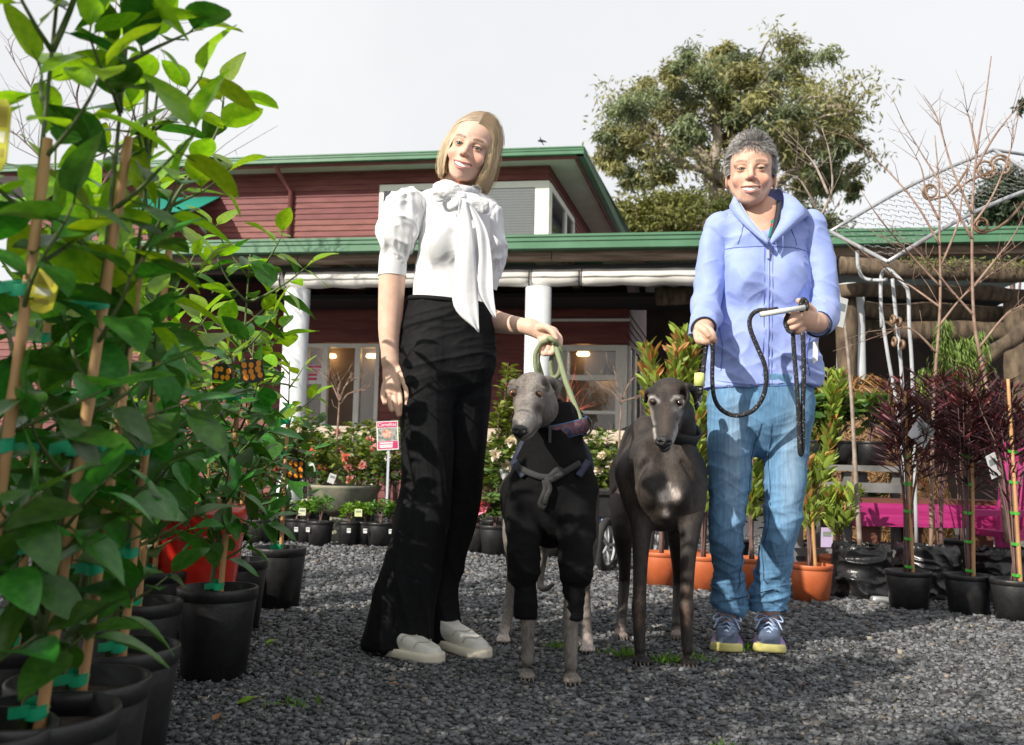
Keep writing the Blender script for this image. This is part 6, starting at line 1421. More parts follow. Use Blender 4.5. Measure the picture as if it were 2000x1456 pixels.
# ---------------------------------------------------------------- shrubs with joined small foliage
def shrub(name, label, px, Y, H, rad, col, n, L, W_, seed, pot=None, group=None, cat='potted plant', zlow=.25, stemn=6, flowers=None, narrow=False, col2=None, f2_=.3, up=.5, curl=.2, tipred=False, stake=False, ties=0, tmpl=None, droop=0, stemc=None):
    rs = np.random.RandomState(seed); g_ = gnd(px, Y) if not isinstance(px, Vector) else px; t = thing(name, g_, label, cat, group); base = 0
    if pot:
        rt, ph, pm = pot; pot_into(t, rt, rt*.8, ph, pm); base = ph*.85
    mb = MB(); P, D = [], []
    for k in range(stemn):
        an = rs.uniform(0, 6.28); r_ = rad*rs.uniform(.2, .95); e = Vector((math.cos(an)*r_, math.sin(an)*r_, base+(H-base)*rs.uniform(.7, 1.0))); z0 = base+(H-base)*(zlow*rs.rand() if k else 0)
        pts = spline([(rs.normal(0, .006), rs.normal(0, .006), base), (e.x*.25, e.y*.25, z0+(e.z-z0)*.4), (e.x*.75, e.y*.75, z0+(e.z-z0)*.75), e], 5); mb.tube(pts, [(.006 if stemn < 9 else .0035)*(1-.7*i/(len(pts)-1))*(H/.8)**.5 for i in range(len(pts))], 5)
        m_ = n//stemn
        for i in range(m_):
            q = rs.uniform(zlow, 1)**.8; a = pts[min(len(pts)-2, int(q*(len(pts)-1)))]; b = pts[min(len(pts)-1, int(q*(len(pts)-1))+1)]; d = (b-a).normalized(); c = a.lerp(b, rs.rand()); o_ = Vector(rs.normal(0, 1, 3)); o_ = (o_-d*o_.dot(d)).normalized()
            c = c+o_*rad*(0 if narrow else abs(rs.normal(0, .22)))*(.4+.6*(1-abs(2*q-1))); P.append(c); D.append(o_+d*up+Vector((0, 0, -droop)))
    if stake: grooved(mb2 := MB(), (.015, -.015, base), (.02+rs.normal(0, .02), -.015, H*.92), .008); st = mb2.build('stake', CANE, t, True, True)
    for q in range(ties):
        z = base+.04+(H*.6-base)*q/max(1, ties-1); mt = MB(); mt.sheet([[Vector((.008+math.cos(a)*.015, -.01+math.sin(a)*.013, z+dz)) for a in np.linspace(0, 6.28, 15)] for dz in (-.006, .006)]); mt.sheet([[Vector((-.006-k*.016, -.02, z+dz+.004*k)) for k in (0, 1)] for dz in (-.006, .006)]); mt.build('tie', mat('bright_tie', (.05, .36, .03), .45), t, True, True)
    mb.build('stem', stemc or TWIG, t, True, True)
    P = np.array([tuple(p) for p in P]); D = np.array([tuple(p) for p in D]); m_ = len(P); C = np.array(col)[None]*rs.uniform(.55, 1.45, (m_, 1))
    if col2 is not None:
        hz = (P[:, 2]-base)/(H-base); sel = rs.rand(m_) < np.clip(hz*1.4-.35, 0, 1)*f2_*2; C[sel] = np.array(col2)*rs.uniform(.6, 1.4, (sel.sum(), 1))
    N = rdir(m_, rs); N[:, 2] = np.abs(N[:, 2])+.6
    V, F, C = leaves(P, D, N, L*rs.uniform(.65, 1.3, m_), W_*rs.uniform(.75, 1.25, m_), C, curl, *( (LEAF_T, LEAF_F) if tmpl is None else tmpl))
    fo = link('foliage', npmesh('foliage', V, F, PLANT, True, C), t, True); tag(fo, kind='stuff')
    if flowers:
        fn, fc, fr = flowers
        for k in range(fn):
            p = P[rs.randint(m_)]+np.array((rs.normal(0, .02), -abs(rs.normal(.03, .03)), .01)); nq = 26; d = rdir(nq, rs); d[:, 1] -= .5; V, F, C = leaves(np.tile(p, (nq, 1)), d, rdir(nq, rs), fr*rs.uniform(.7, 1.1, nq), fr*.8, np.array(fc)*rs.uniform(.7, 1.25, (nq, 1)), .4)
            link('flower', npmesh('flower', V, F, PLANT, True, C), t, True)
    return t
CAM = (.085, .15, .035); PK = (.7, .16, .2); WHF = (.75, .68, .62); RDF = (.6, .03, .07)
camel = [(452, 6.4, .75, 'camellia bush behind the citrus tips, left of the bowl planter', None), (505, 6.8, .85, 'upright camellia behind the smallest citrus', None), (560, 7.0, 1.0, 'tall loose camellia in front of the left white column', (3, WHF, .03)),
         (640, 6.9, .8, 'camellia with salmon pink blooms beside the bowl planter', (7, (.75, .25, .2), .042)), (700, 6.8, .78, 'camellia with pale pink blooms behind the bowl planter', (8, (.72, .35, .35), .04)), (755, 6.7, .8, 'camellia half hidden by the black trousers', (4, WHF, .035)),
         (968, 6.3, 1.3, 'tall yellow-green camellia right of the black trousers', (1, RDF, .045)), (948, 6.5, .85, 'camellia with red bloom behind the blonde woman', (3, RDF, .05)), (985, 6.1, .75, 'white-flowered camellia left of the jumper-wearing dog', (4, WHF, .045)),
         (1190, 6.5, .7, 'white-flowered camellia between the two dogs', (5, WHF, .04)), (1168, 6.9, .85, 'camellia behind the collar of the grey dog', (2, WHF, .03)), (600, 7.3, .95, 'camellia behind the pruned bare shrub', (2, PK, .03)), (730, 7.2, .9, 'camellia behind the pink sign', (3, WHF, .03)), (530, 7.4, .8, 'rear camellia near the left white column', (4, PK, .035)), (480, 7.6, .9, 'rearmost camellia at the left of the row', (5, PK, .035)), (620, 7.9, .85, 'camellia against the terrace below the sliding door', (5, WHF, .035)), (690, 7.8, .9, 'rear camellia under the door frame', (6, PK, .035)), (770, 7.6, .95, 'rear camellia at the hanging hand', (5, PK, .035)), (1010, 7.2, .85, 'camellia behind the grey dog\'s shoulder', (5, WHF, .04)), (1240, 7.0, .8, 'camellia behind the dark dog\'s back', (4, WHF, .04))]
for i, (px, Y, H, lab, fl) in enumerate(camel):
    shrub('camellia', lab, px, Y, H, .2 if H < 1.2 else .13, (.16, .21, .035) if H > 1 else CAM, 460, .058, .028, 100+i, (.1, .2, POTB), 'camellias in front of the terrace', flowers=fl, col2=(.16, .2, .03), f2_=.25, stemn=8)
# row of small bright green plants in black tubes
for i, (px, Y, kind) in enumerate(((470, 6.5, 2), (505, 6.4, 2), (553, 6.55, 0), (577, 6.5, 0), (600, 6.45, 0), (624, 6.3, 1), (680, 6.3, 0), (712, 6.35, 0), (741, 6.3, 1), (762, 6.35, 0))):
    nm = ('first', 'second', 'third', 'fourth', 'fifth', 'sixth', 'seventh', 'eighth', 'ninth', 'tenth')[i]
    if kind == 2: shrub('heuchera', 'reddish leafy plant, %s from the left in the low row of pots' % nm, px, Y, .34, .1, (.16, .05, .035), 110, .045, .045, 200+i, (.09, .16, POTB), 'low row of small pots', zlow=.3, col2=(.2, .12, .04))
    else: shrub('small_shrub', 'bright green plant, %s from the left in the low row of pots' % nm, px, Y, .3+.03*kind, .085, (.14, .28, .02) if kind == 0 else (.1, .25, .04), 260, .035, .012, 200+i, (.075 if kind == 0 else .09, .165, POTB), 'low row of small pots', zlow=.35, tmpl=(DIA_T, DIA_F))
shrub('camellia', 'pot of pink-flowered camellia on the gravel left of the grey dog', 966, 5.9, .42, .11, CAM, 150, .07, .035, 230, (.1, .19, POTB), 'camellias in front of the terrace', flowers=(2, (.75, .2, .3), .06)); shrub('camellia', 'leafy pot behind the trouser edge, next to the pink-flowered pot', 932, 6.0, .36, .1, CAM, 150, .06, .03, 231, (.09, .19, POTB), 'camellias in front of the terrace')
shrub('camellia', 'small leafy pot seen between the grey dog\'s front legs', 1080, 5.9, .36, .1, CAM, 150, .06, .03, 232, (.1, .19, POTB), 'camellias in front of the terrace')
# bowl planter
bw = thing('bowl_planter', gnd(670, 6.75), 'wide mottled stone bowl planter behind the low row of pots', 'planter'); mb = MB()
mb.lathe([(.0, .18), (.12, .18), (.2, .26), (.265, .38), (.275, .4), (.26, .4), (.24, .36), (.0, .35)], 36); mb.build('bowl', mat('bowl_stone', (.16, .17, .14), .8, (.3, .28, .2), 9, bump=.3, bscale=30), bw, True, True); mb = MB(); mb.lathe([(.14, 0), (.11, .05), (.1, .182)], 24); mb.build('foot', MATS['bowl_stone'], bw, True, True)
# pruned bare shrub and red-stemmed maples
bare_tree('pruned_shrub', 'pruned shrub with a pale trunk and bare stubby crown by the door', [[(656, 1030, 0), (657, 890, 0), (662, 800, 0), (664, 770, 0)], [(664, 790, 0), (680, 770, .1), (700, 765, .1), (715, 762, .1)], [(664, 785, 0), (655, 765, 0), (648, 750, 0), (640, 738, 0)], [(664, 785, 0), (672, 760, -.1), (680, 748, -.1), (690, 742, -.1)], [(664, 780, 0), (660, 765, .1), (664, 750, .1), (668, 742, .1)]], 7.6, .016, 5, PALETWIG, 9, tl=.16)
REDT = mat('coral_bark', (.42, .06, .03), .5, (.5, .12, .06), 20)
for lab, segs, Y in (('red-stemmed bare maple right of the grey dog\'s ears', [[(1110, 1060, 0), (1108, 900, 0), (1104, 800, 0)], [(1104, 830, 0), (1115, 790, 0), (1135, 760, 0)], [(1104, 810, 0), (1112, 770, .1), (1125, 715, .1)], [(1106, 840, 0), (1120, 810, 0), (1150, 790, 0)]], 6.2),
                     ('bare maple with coral twigs left of the dark dog\'s head', [[(1204, 1040, 0), (1208, 900, 0), (1213, 800, 0), (1216, 775, 0)], [(1216, 780, 0), (1205, 750, 0), (1198, 715, 0)], [(1216, 780, 0), (1228, 750, 0), (1240, 735, 0)], [(1214, 790, 0), (1195, 765, 0), (1172, 758, 0)], [(1215, 785, 0), (1235, 778, 0), (1262, 768, 0)]], 5.6)):
    bare_tree('maple', lab, segs, Y, .009, 7, REDT if 'red-' in lab else PALETWIG, 7, tl=.16)
# pink camellia sign
sg = thing('plant_sign', gnd(757, 6.4), 'pink and white printed camellia sign on a stake', 'sign'); mb = MB(); c = at(757, 851, 6.4); w_, h_ = 42*6.4/F_PX, 56*6.4/F_PX
RS = Matrix.Rotation(R(-4), 3, 'Y'); mb.box(c, (w_, .006, h_), RS); bd_ = mb.build('board', mat('sign_white', (.75, .72, .73), .4), sg)
def sp(x0, x1, z0, z1, m_, k=0): mb = MB(); mb.add([c+RS @ Vector((x*w_, -.0042-k*.0006, z*h_)) for x, z in ((x0, z0), (x1, z0), (x1, z1), (x0, z1))], [(0, 1, 2, 3)]); mb.build('print', m_, bd_)
SPK = mat('sign_pink', (.55, .03, .14), .5); sp(-.46, .46, .28, .47, SPK); sp(-.46, .46, -.46, -.2, SPK); sp(-.44, .44, -.18, .26, mat('sign_photo', (.08, .12, .1), .5, (.4, .4, .35), 60)); mb = MB(); mb.add([c+RS @ Vector((w_*(-.02+.22*math.cos(a)), -.0055, h_*(.06+.15*math.sin(a)))) for a in np.linspace(0, 6.28, 16, endpoint=False)], [tuple(range(16))]); mb.build('print', mat('sign_bloom', (.6, .1, .05), .5, (.75, .5, .4), 70), bd_)
for q in (-.28, -.36, -.42): sp(-.38, .3+q*.2, q, q+.045, mat('sign_text', (.85, .8, .8), .5), 1)
tx = bpy.data.curves.new('lettering', 'FONT'); tx.body = 'Camellias'; tx.size = h_*.17; tx.align_x = 'CENTER'; tx.align_y = 'CENTER'; tx.extrude = .0004; tmp = bpy.data.objects.new('tmp', tx); COL.objects.link(tmp); lm = bpy.data.meshes.new_from_object(tmp.evaluated_get(bpy.context.evaluated_depsgraph_get())); bpy.data.objects.remove(tmp); bpy.data.curves.remove(tx); lm.name = 'lettering'
lm.transform(Matrix.Translation(c+RS @ Vector((0, -.0052, .375*h_))) @ RS.to_4x4() @ Matrix.Rotation(R(90), 4, 'X')); lm.materials.clear(); lm.materials.append(MATS['sign_text']); link('lettering', lm, bd_)
mb = MB(); mb.box((c.x+.01, c.y+.006, (c.z-h_/2)/2), (.016, .006, c.z-h_/2)); mb.build('stake', MATS['zip_pull_pale'] if 'zip_pull_pale' in MATS else MET, sg)

# ---------------------------------------------------------------- right side: conebushes in orange pots
LEU = (.24, .33, .06); LER = (.45, .22, .08)
for i, (px, Y, H, rad, nn, lab) in enumerate(((1292, 4.6, 1.18, .13, 620, 'conebush with red tips in the orange pot just left of the dark dog\'s legs'), (1345, 4.7, 1.34, .15, 900, 'tall red-tipped conebush in an orange pot behind the dark dog'), (1375, 4.45, 1.0, .12, 560, 'conebush in the orange pot beside the left jeans leg'),
        (1468, 4.4, .85, .12, 560, 'conebush in the orange pot seen between the jeans legs'), (1585, 4.15, .66, .09, 300, 'small conebush with a cane in the orange pot right of the jeans'), (1610, 4.95, 1.3, .14, 760, 'tall conebush behind the woman in blue, right side'), (1640, 4.6, .55, .1, 260, 'conebush in an orange pot half hidden behind the black bag'))):
    shrub('conebush', lab, px, Y, H, rad, LEU, int(nn*1.1), .08, .024, 300+i, (.094, .165, POTO), 'conebushes in orange pots', narrow=True, col2=LER, f2_=.14, stemn=7, up=1.1, zlow=.2, stake=(i == 4), curl=-.05)
# dark purple narrow-leaved shrubs in black pots with canes
for i, (px, Y, H, lab) in enumerate(((1775, 3.98, 1.02, 'purple-leaved shrub on a cane in the left black pot of the right corner'), (1893, 3.88, 1.03, 'purple-leaved shrub on a cane in the middle black pot of the right corner'), (1985, 3.74, 1.06, 'purple-leaved shrub on a cane in the black pot at the right edge'), (1840, 4.55, 1.0, 'purple-leaved shrub at the back of the right corner, no cane'))):
    shrub('purple_shrub', lab, px, Y, H, .17, (.06, .026, .036), 680, .085, .0105, 400+i, (.094, .165, POTB), 'purple narrow-leaved shrubs at the right', col2=(.13, .03, .04), f2_=.2, stemn=11, up=.8, zlow=.33, stake=i < 3, ties=(5 if i < 3 else 0), tmpl=(DIA_T, DIA_F), curl=.1)
# black planter bags with bare young trees
BAG = mat('black_plastic_bag', (.008, .008, .009), .3, bump=.6, bscale=25, spec=.6)
def bag(px, Y, r_, h_, seed, lab):
    t = thing('planter_bag', gnd(px, Y), lab, 'planter bag', 'black plastic planter bags at the right'); s = SDF((-.3, -.3, -.02), (.3, .3, .45), .006); s.cap((0, 0, .05), (0, 0, h_-.06), r_, r_*.93, .02); s.clip((0, 0, h_), (0, 0, 1)); s.clip((0, 0, .002), (0, 0, -1)); s.cap((0, 0, h_-.03), (0, 0, h_+.1), r_*.82, r_*.8, .01, 1, 's')
    V, Q = s.mesh(); N = vnormals(V, Q); V = V+N*(ridge(V*np.array((7, 7, 16))+seed)*.02)[:, None]; V[:, 2] = np.maximum(V[:, 2], .002); link('bag', npmesh('bag', V, Q, BAG, True), t, True); mb = MB(); mb.lathe([(0, h_-.045), (r_*.85, h_-.05)], 16); mb.build('soil', SOIL, t, True, True)
bag(1682, 4.3, .135, .26, 1, 'creased black bag with a slim pale trunk beside the orange pot'); bag(1812, 4.35, .15, .25, 2, 'creased black bag behind the left purple shrub'); bag(1962, 4.3, .14, .25, 3, 'creased black bag behind the rightmost purple shrubs')
bare_tree('young_tree', 'slim young tree with a pale trunk rising behind the woman in blue', [[(1680, 1075, 0), (1670, 908, 0), (1663, 776, 0), (1648, 622, 0), (1620, 480, 0), (1602, 420, .05)], [(1602, 425, .05), (1625, 370, .05), (1620, 300, .05), (1605, 250, .05)], [(1600, 420, .05), (1580, 380, 0), (1560, 350, 0), (1535, 340, 0)], [(1618, 380, 0), (1590, 320, .1), (1560, 290, .1), (1530, 270, .1)]], 4.3, .012, 11, mat('grey_bark', (.22, .17, .14), .7, (.36, .3, .25), 25), 5, tl=.2, base=gnd(1682, 4.3)+Vector((0, 0, .2)))
bare_tree('young_tree', 'bare upright young tree with reddish twigs left of the wire arch scrolls', [[(1818, 1075, 0), (1820, 950, 0), (1824, 771, 0), (1836, 599, 0), (1835, 450, 0), (1834, 362, 0), (1826, 265, 0)], [(1836, 480, 0), (1790, 400, 0), (1730, 330, .1), (1655, 262, .1)], [(1836, 560, 0), (1780, 500, 0), (1720, 430, -.1), (1680, 370, -.1)], [(1838, 520, 0), (1870, 440, 0), (1880, 380, 0), (1900, 300, 0)], [(1836, 600, 0), (1780, 560, .1), (1730, 530, .1), (1660, 470, .1)], [(1834, 430, 0), (1810, 380, 0), (1800, 330, 0), (1780, 290, 0)], [(1832, 640, 0), (1880, 580, 0), (1930, 540, 0), (1990, 500, 0)], [(1830, 690, 0), (1790, 650, 0), (1760, 640, 0), (1720, 660, 0)]], 4.35, .0105, 13, PALETWIG, 7, tl=.17, base=gnd(1812, 4.35)+Vector((0, 0, .2)))
bare_tree('young_tree', 'tallest bare young tree reaching the upper right sky', [[(1966, 1060, 0), (1950, 900, 0), (1925, 745, 0), (1902, 620, 0), (1899, 414, 0), (1908, 299, 0), (1924, 200, 0), (1936, 110, 0)], [(1900, 420, 0), (1860, 330, 0), (1830, 230, .1), (1802, 184, .1)], [(1900, 470, 0), (1850, 380, 0), (1800, 300, .1), (1757, 228, .1)], [(1905, 330, 0), (1940, 270, 0), (1970, 230, 0), (1998, 200, 0)], [(1900, 440, 0), (1940, 380, 0), (1975, 290, 0), (1990, 220, 0)], [(1902, 560, 0), (1950, 500, .1), (1980, 460, .1), (2010, 400, .1)], [(1908, 300, 0), (1900, 260, 0), (1893, 230, 0), (1889, 218, 0)], [(1905, 620, 0), (1860, 570, 0), (1820, 520, 0), (1780, 480, 0)], [(1912, 680, 0), (1960, 620, 0), (1990, 600, 0), (2010, 590, 0)]], 4.3, .011, 17, PALETWIG, 7, tl=.17, base=gnd(1962, 4.3)+Vector((0, 0, .2)))
# slatted display bench with potted rhododendrons
GREY = mat('grey_bench_timber', (.12, .12, .12), .7, (.22, .22, .22), 8, bump=.2)
bn = thing('display_bench', gnd(1640, 5.0), 'grey slatted display bench holding black pots', 'bench')
for i, Yq in enumerate((4.85, 5.0, 5.15, 5.3)): a, b = gnd(1545, Yq), gnd(1775, Yq); mb = MB(); mb.box(((a.x+b.x)/2, Yq, .6-.012*0), (b.x-a.x, .09, .03)); mb.build('slat', GREY, bn)
mb = MB(); a, b = gnd(1545, 4.83), gnd(1775, 4.83); mb.box(((a.x+b.x)/2, 4.8, .5), (b.x-a.x, .03, .05)); mb.build('rail', GREY, bn)
mb = MB(); mb.box(((a.x+b.x)/2, 4.8, .16), (b.x-a.x, .03, .04)); mb.build('rail', GREY, bn)
for x in (a.x+.05, (a.x+b.x)/2, b.x-.05):
    for Yq in (4.86, 5.3): mb = MB(); mb.box((x, Yq, .29), (.04, .04, .58)); mb.build('leg', GREY, bn)
for i, (px, lab) in enumerate(((1585, 'broad-leaved rhododendron in the black pot nearest the woman in blue'), (1640, 'broad-leaved rhododendron in the middle pot on the slatted bench'), (1705, 'broad-leaved rhododendron at the right end of the slatted bench'))):
    p = gnd(px, 5.0); p.z = .617; shrub('rhododendron', lab, p, 0, .36, .14, (.05, .12, .025), 130, .095, .036, 500+i, (.085, .13, POTB), 'rhododendrons on the bench', zlow=.4, col2=(.1, .17, .03))
for i, (px, lab) in enumerate(((1530, 'leafy shrub in shade under the bench behind the jeans'), (1590, 'leafy shrub in shade under the left bench end'), (1650, 'leafy shrub in shade under the bench middle'), (1720, 'leafy shrub in shade under the right bench end'), (1430, 'leafy shrub behind the left jeans leg'))):
    shrub('under_bench_shrub', lab, px, 5.4, .5, .16, (.05, .1, .02), 260, .06, .024, 520+i, (.1, .17, POTB), 'shrubs under and behind the bench', flowers=(2, (.5, .12, .03), .03) if i % 2 else None)
# dry brown thatch heap under the pergola
rs = np.random.RandomState(3); n = 9000; c = np.array(gnd(1700, 7.2)); d = rdir(n, rs); d[:, 2] = np.abs(d[:, 2]); P = c+d*np.array((.62, .5, 1.35))*rs.uniform(.85, 1.02, (n, 1)); D = np.cross(d, rdir(n, rs)); D[:, 2] -= .35
V, F, C = leaves(P, D, d, rs.uniform(.1, .22, n), .012, np.array((.26, .15, .06))*rs.uniform(.4, 1.6, (n, 1)), .2, DIA_T, DIA_F); hp = thing('thatch_heap', gnd(1700, 7.2), 'rounded heap of dry brown fronds under the pergola', 'heap')
tag(link('fronds', npmesh('fronds', V, F, PLANT, True, C), hp), kind='stuff'); s = SDF(c-np.array((.8, .7, .05)), c+np.array((.8, .7, 1.5)), .03); s.ell(c, (.58, .46, 1.28), .02); V, Q = s.mesh(); link('core', npmesh('core', V, Q, mat('thatch_core', (.08, .045, .02), .9, (.2, .11, .05), 20, bump=.8)), hp)
# weeping conifer
wp_ = shrub('weeping_conifer', 'green weeping conifer behind the bare young trees', 1880, 5.4, 1.5, .24, (.15, .23, .045), 3800, .06, .009, 600, (.12, .2, POTB), cat='potted plant', zlow=.6, up=-.6, droop=1.4, stemn=9, tmpl=(DIA_T, DIA_F))
# magenta bench and chair
MAG = mat('magenta_paint', (.34, .012, .13), .6, (.44, .025, .18), 9, stretch=(.3, 1, 6), bump=.3); BRN = mat('brown_timber', (.11, .04, .025), .7, (.16, .06, .04), 6)
bt = thing('magenta_bench', gnd(1815, 4.75), 'magenta painted plank bench on brown posts behind the purple shrubs', 'bench'); a, b = gnd(1668, 4.75), gnd(1962, 4.75); z1, z0 = at(1800, 985, 4.75).z, at(1800, 1030, 4.75).z
for p0, p1 in ((a.x, a.x+.4), (a.x+.403, b.x)): mb = MB(); mb.box(((p0+p1)/2, 4.75, (z0+z1)/2), (p1-p0, .035, z1-z0)); mb.build('plank', MAG, bt)
mb = MB(); mb.box(((a.x+b.x)/2, 4.86, z1+.01), (b.x-a.x, .2, .03)); mb.build('seat', BRN, bt)
for x in (a.x+.1, a.x+.33, b.x-.08): mb = MB(); mb.box((x, 4.81, z0/2+.02), (.085, .07, z0+.035)); mb.build('post', BRN, bt)
ct = thing('magenta_chair', gnd(1990, 4.5), 'magenta slatted garden chair cut by the right edge', 'chair')
for k in range(5): p = at(1955+k*22, 1050, 4.55+.02*k); q = at(1968+k*24, 868, 4.75+.02*k); mb = MB(); dv = (q-p); mb.tube([p, q], .028, 4); mb.build('slat', MAG, ct)
mb = MB(); mb.box(at(1975, 1003, 4.45), (.42, .1, .028)); mb.build('armrest', MAG, ct); mb = MB(); mb.box(at(2020, 1045, 4.5), (.4, .4, .03)); mb.build('seat', MAG, ct)
for x in (1962, 2040): p = at(x, 1045, 4.45); mb = MB(); mb.box((p.x, p.y, p.z/2), (.07, .05, p.z)); mb.build('leg', MAG, ct)
# wire arch
GALV = mat('galvanised_tube', (.38, .39, .4), .4, (.5, .51, .52), 8, metal=.6, bump=.05); RUST = mat('rusty_scroll', (.2, .12, .07), .55, (.3, .2, .13), 30, metal=.4); WIRE = mat('netting_wire', (.16, .165, .17), .45, metal=.7)
ar = thing('garden_arch', gnd(1765, 4.9), 'galvanised garden arch with wire netting roof and rusty scrolls', 'garden arch'); Aq = lambda x, y, d=0: at(x, y, 4.9+d)
c00, c10, c01, c11 = Aq(1622, 453, .0), Aq(1734, 512, -.55), Aq(1941, 293, .35), Aq(2045, 358, -.25)
def patch(u, v):
    p = c00*(1-u)*(1-v)+c10*u*(1-v)+c01*(1-u)*v+c11*u*v; return p+Vector((0, 0, .035*math.sin(v*math.pi)))
for (u0_, v0_, u1_, v1_) in ((0, 0, 0, 1), (1, 0, 1, 1), (0, 0, 1, 0), (0, 1, 1, 1)): mb = MB(); mb.tube([patch(u0_+(u1_-u0_)*k/10, v0_+(v1_-v0_)*k/10) for k in range(11)], .0105, 8); mb.build('frame_tube', GALV, ar, True)
mb = MB(); mb.tube([patch(0, 1), Aq(2000, 302, .6), Aq(2080, 330, .7)], .0105, 8); mb.build('frame_tube', GALV, ar, True)
mb = MB(); nu, nv = 9, 22
for i in range(nv):
    for j in range(nu):
        v0_ = (i+(.5 if j % 2 else 0))/nv; u0_ = j/nu; hx = [(0, .0), (1/3/nu, .5/nv), (1/nu, .5/nv)]; P = []
        for du, dv in ((0, 0), (.33/nu, .25/nv), (.33/nu, .25/nv), (1/nu, .5/nv)): P.append(patch(min(1, u0_+du), min(1, v0_+dv)))
        mb.tube([P[0], P[1]], .0021, 3, False); Pm = patch(min(1, u0_+.33/nu), min(1, max(0, v0_-.25/nv))); mb.tube([P[0], Pm], .0021, 3, False)
        a_, b_ = (u0_+.33/nu, v0_+.25/nv), (u0_+1/nu, v0_+.25/nv)
        if a_[1] < 1: mb.tube([patch(min(1, a_[0]), a_[1]), patch(min(1, u0_+.8/nu), a_[1])], .0021, 3, False); mb.tube([patch(min(1, u0_+.8/nu), a_[1]), patch(min(1, u0_+1/nu), min(1, a_[1]+.12/nv))], .0021, 3, False)
tag(mb.build('wire_netting', WIRE, ar), kind='stuff')
def scroll(x, y, r_, d, turns=1.6, ph=0, s_=1, tail=None):
    P = [Aq(x+s_*math.cos(a+ph)*r_*(1-.5*a/(turns*6.28)), y+math.sin(a+ph)*r_*(1-.5*a/(turns*6.28)), d) for a in np.linspace(0, turns*6.28, 40)]
    if tail: P = [Aq(*q, d) for q in tail]+P
    mb = MB(); mb.tube(P, .0065, 6); mb.build('scroll', RUST, ar, True)
scroll(1925, 331, 20, -.05, tail=[(1860, 380), (1890, 355)]); scroll(1955, 324, 22, -.05, ph=3.1); scroll(1817, 375, 16, -.1, ph=1.5, tail=[(1890, 330), (1870, 360), (1845, 385)]); scroll(1917, 440, 16, -.3, ph=1.5, tail=[(2000, 395), (1970, 430), (1945, 448)])
for i, tr in enumerate(([(1674, 490, -.2), (1677, 525, -.2), (1690, 545, -.2), (1725, 548, -.25), (1730, 546, -.3)], [(1722, 640, -.1), (1720, 560, -.1), (1724, 532, -.1), (1738, 528, -.2), (1765, 555, -.3), (1774, 575, -.3), (1776, 640, -.3), (1782, 740, -.3), (1790, 1060, -.3)], [(1743, 545, -.2), (1748, 600, -.2), (1762, 745, -.2), (1778, 1062, -.2)], [(1720, 600, -.1), (1735, 700, -.1), (1760, 850, -.1), (1772, 1065, -.1)])):
    mb = MB(); mb.tube(spline([Aq(*q) for q in tr], 6), .0098, 8); mb.build('post', mat('pale_tube', (.36, .38, .4), .4, (.46, .47, .49), 9), ar, True)
for x, y in ((1744, 625), (1756, 630), (1747, 668), (1762, 674)): c = Aq(x, y, -.28); mb = MB(); mb.tube([c+Vector((0, math.cos(a)*.02, math.sin(a)*.02)) for a in np.linspace(0, 6.28, 15)], .009, 5, False); mb.build('collar_ring', RUST, ar, True)
# cart behind the dogs
cg = thing('garden_cart', gnd(1180, 5.2), 'garden cart with black tub and spoked wheels between the dogs', 'cart'); mb = MB(); a, b = at(1152, 962, 5.2), at(1250, 1010, 5.2)
w_ = b.x-a.x; mb.box(((a.x+b.x)/2+.05, 5.4, (a.z+b.z)/2+.0), (w_+.1, .5, a.z-b.z)); mb.build('tub', POTB, cg); mb = MB(); mb.box(((a.x+b.x)/2+.05, 5.4, a.z), (w_+.14, .54, .02)); mb.build('tub_rim', POTB, cg); mb = MB(); mb.box(((a.x+b.x)/2+.05, 5.4, b.z-.014), (w_+.08, .46, .024)); mb.build('bed', mat('cart_blue', (.01, .05, .25), .4), cg)
for x, Yq in ((1186, 5.15), (1283, 5.25)):
    c = gnd(x, Yq); c.z = .14; R_ = .135; Mx = Matrix.Rotation(R(62), 3, 'Z'); mb = MB(); mb.tube([c+Mx @ Vector((math.cos(t)*R_, 0, math.sin(t)*R_)) for t in np.linspace(0, 6.2832, 29)], .024, 8, False); wh = mb.build('wheel', mat('tyre', (.03, .03, .03), .85, bump=.4, bscale=80), cg, True)
    mb = MB()
    for k in range(5): t = k*1.2566; mb.tube([c, c+Mx @ Vector((math.cos(t)*R_*.85, 0, math.sin(t)*R_*.85))], .01, 5)
    mb.tube([c+Mx @ Vector((math.cos(t)*R_*.8, 0, math.sin(t)*R_*.8)) for t in np.linspace(0, 6.2832, 25)], .008, 5, False); mb.build('rim', MATS['pale_tube'], wh, True)
    mb = MB(); mb.tube([c, c+Vector((-.03, .03, .16)), c+Vector((-.06, .1, .26))], .011, 6); mb.build('fork', MATS['pale_tube'], cg, True)
# odds and ends: seed packet on a stick, price tags, fallen leaves, tiny weeds, metal pipe
def card(name, label, p, w_, h_, c_, rot=0, cat='plant label', group='white and coloured labels', tilt=0):
    t = thing(name, p, label, cat, group, rot); mb = MB(); mb.prism([(-w_/2, -h_/2), (w_/2, -h_/2), (w_/2, h_/2), (-w_/2, h_/2)], .0025); mb.build('card', mat('card_' + '_'.join('%02d' % int(q*99) for q in c_), c_, .5), t, local=True); mb = MB(); mb.prism([(-w_*.35, h_*.05), (w_*.35, h_*.05), (w_*.35, h_*.3), (-w_*.35, h_*.3)], .001, Matrix.Translation((0, -.002, 0))); mb.build('print', mat('label_print', (.25, .3, .28), .6), t, local=True); t.rotation_euler = (.1, tilt, rot); return t
card('plant_label', 'white label on the tree stem at the blue jacket cuff', at(1642, 610, 4.28), .06, .14, (.75, .77, .75), .4, tilt=.15)
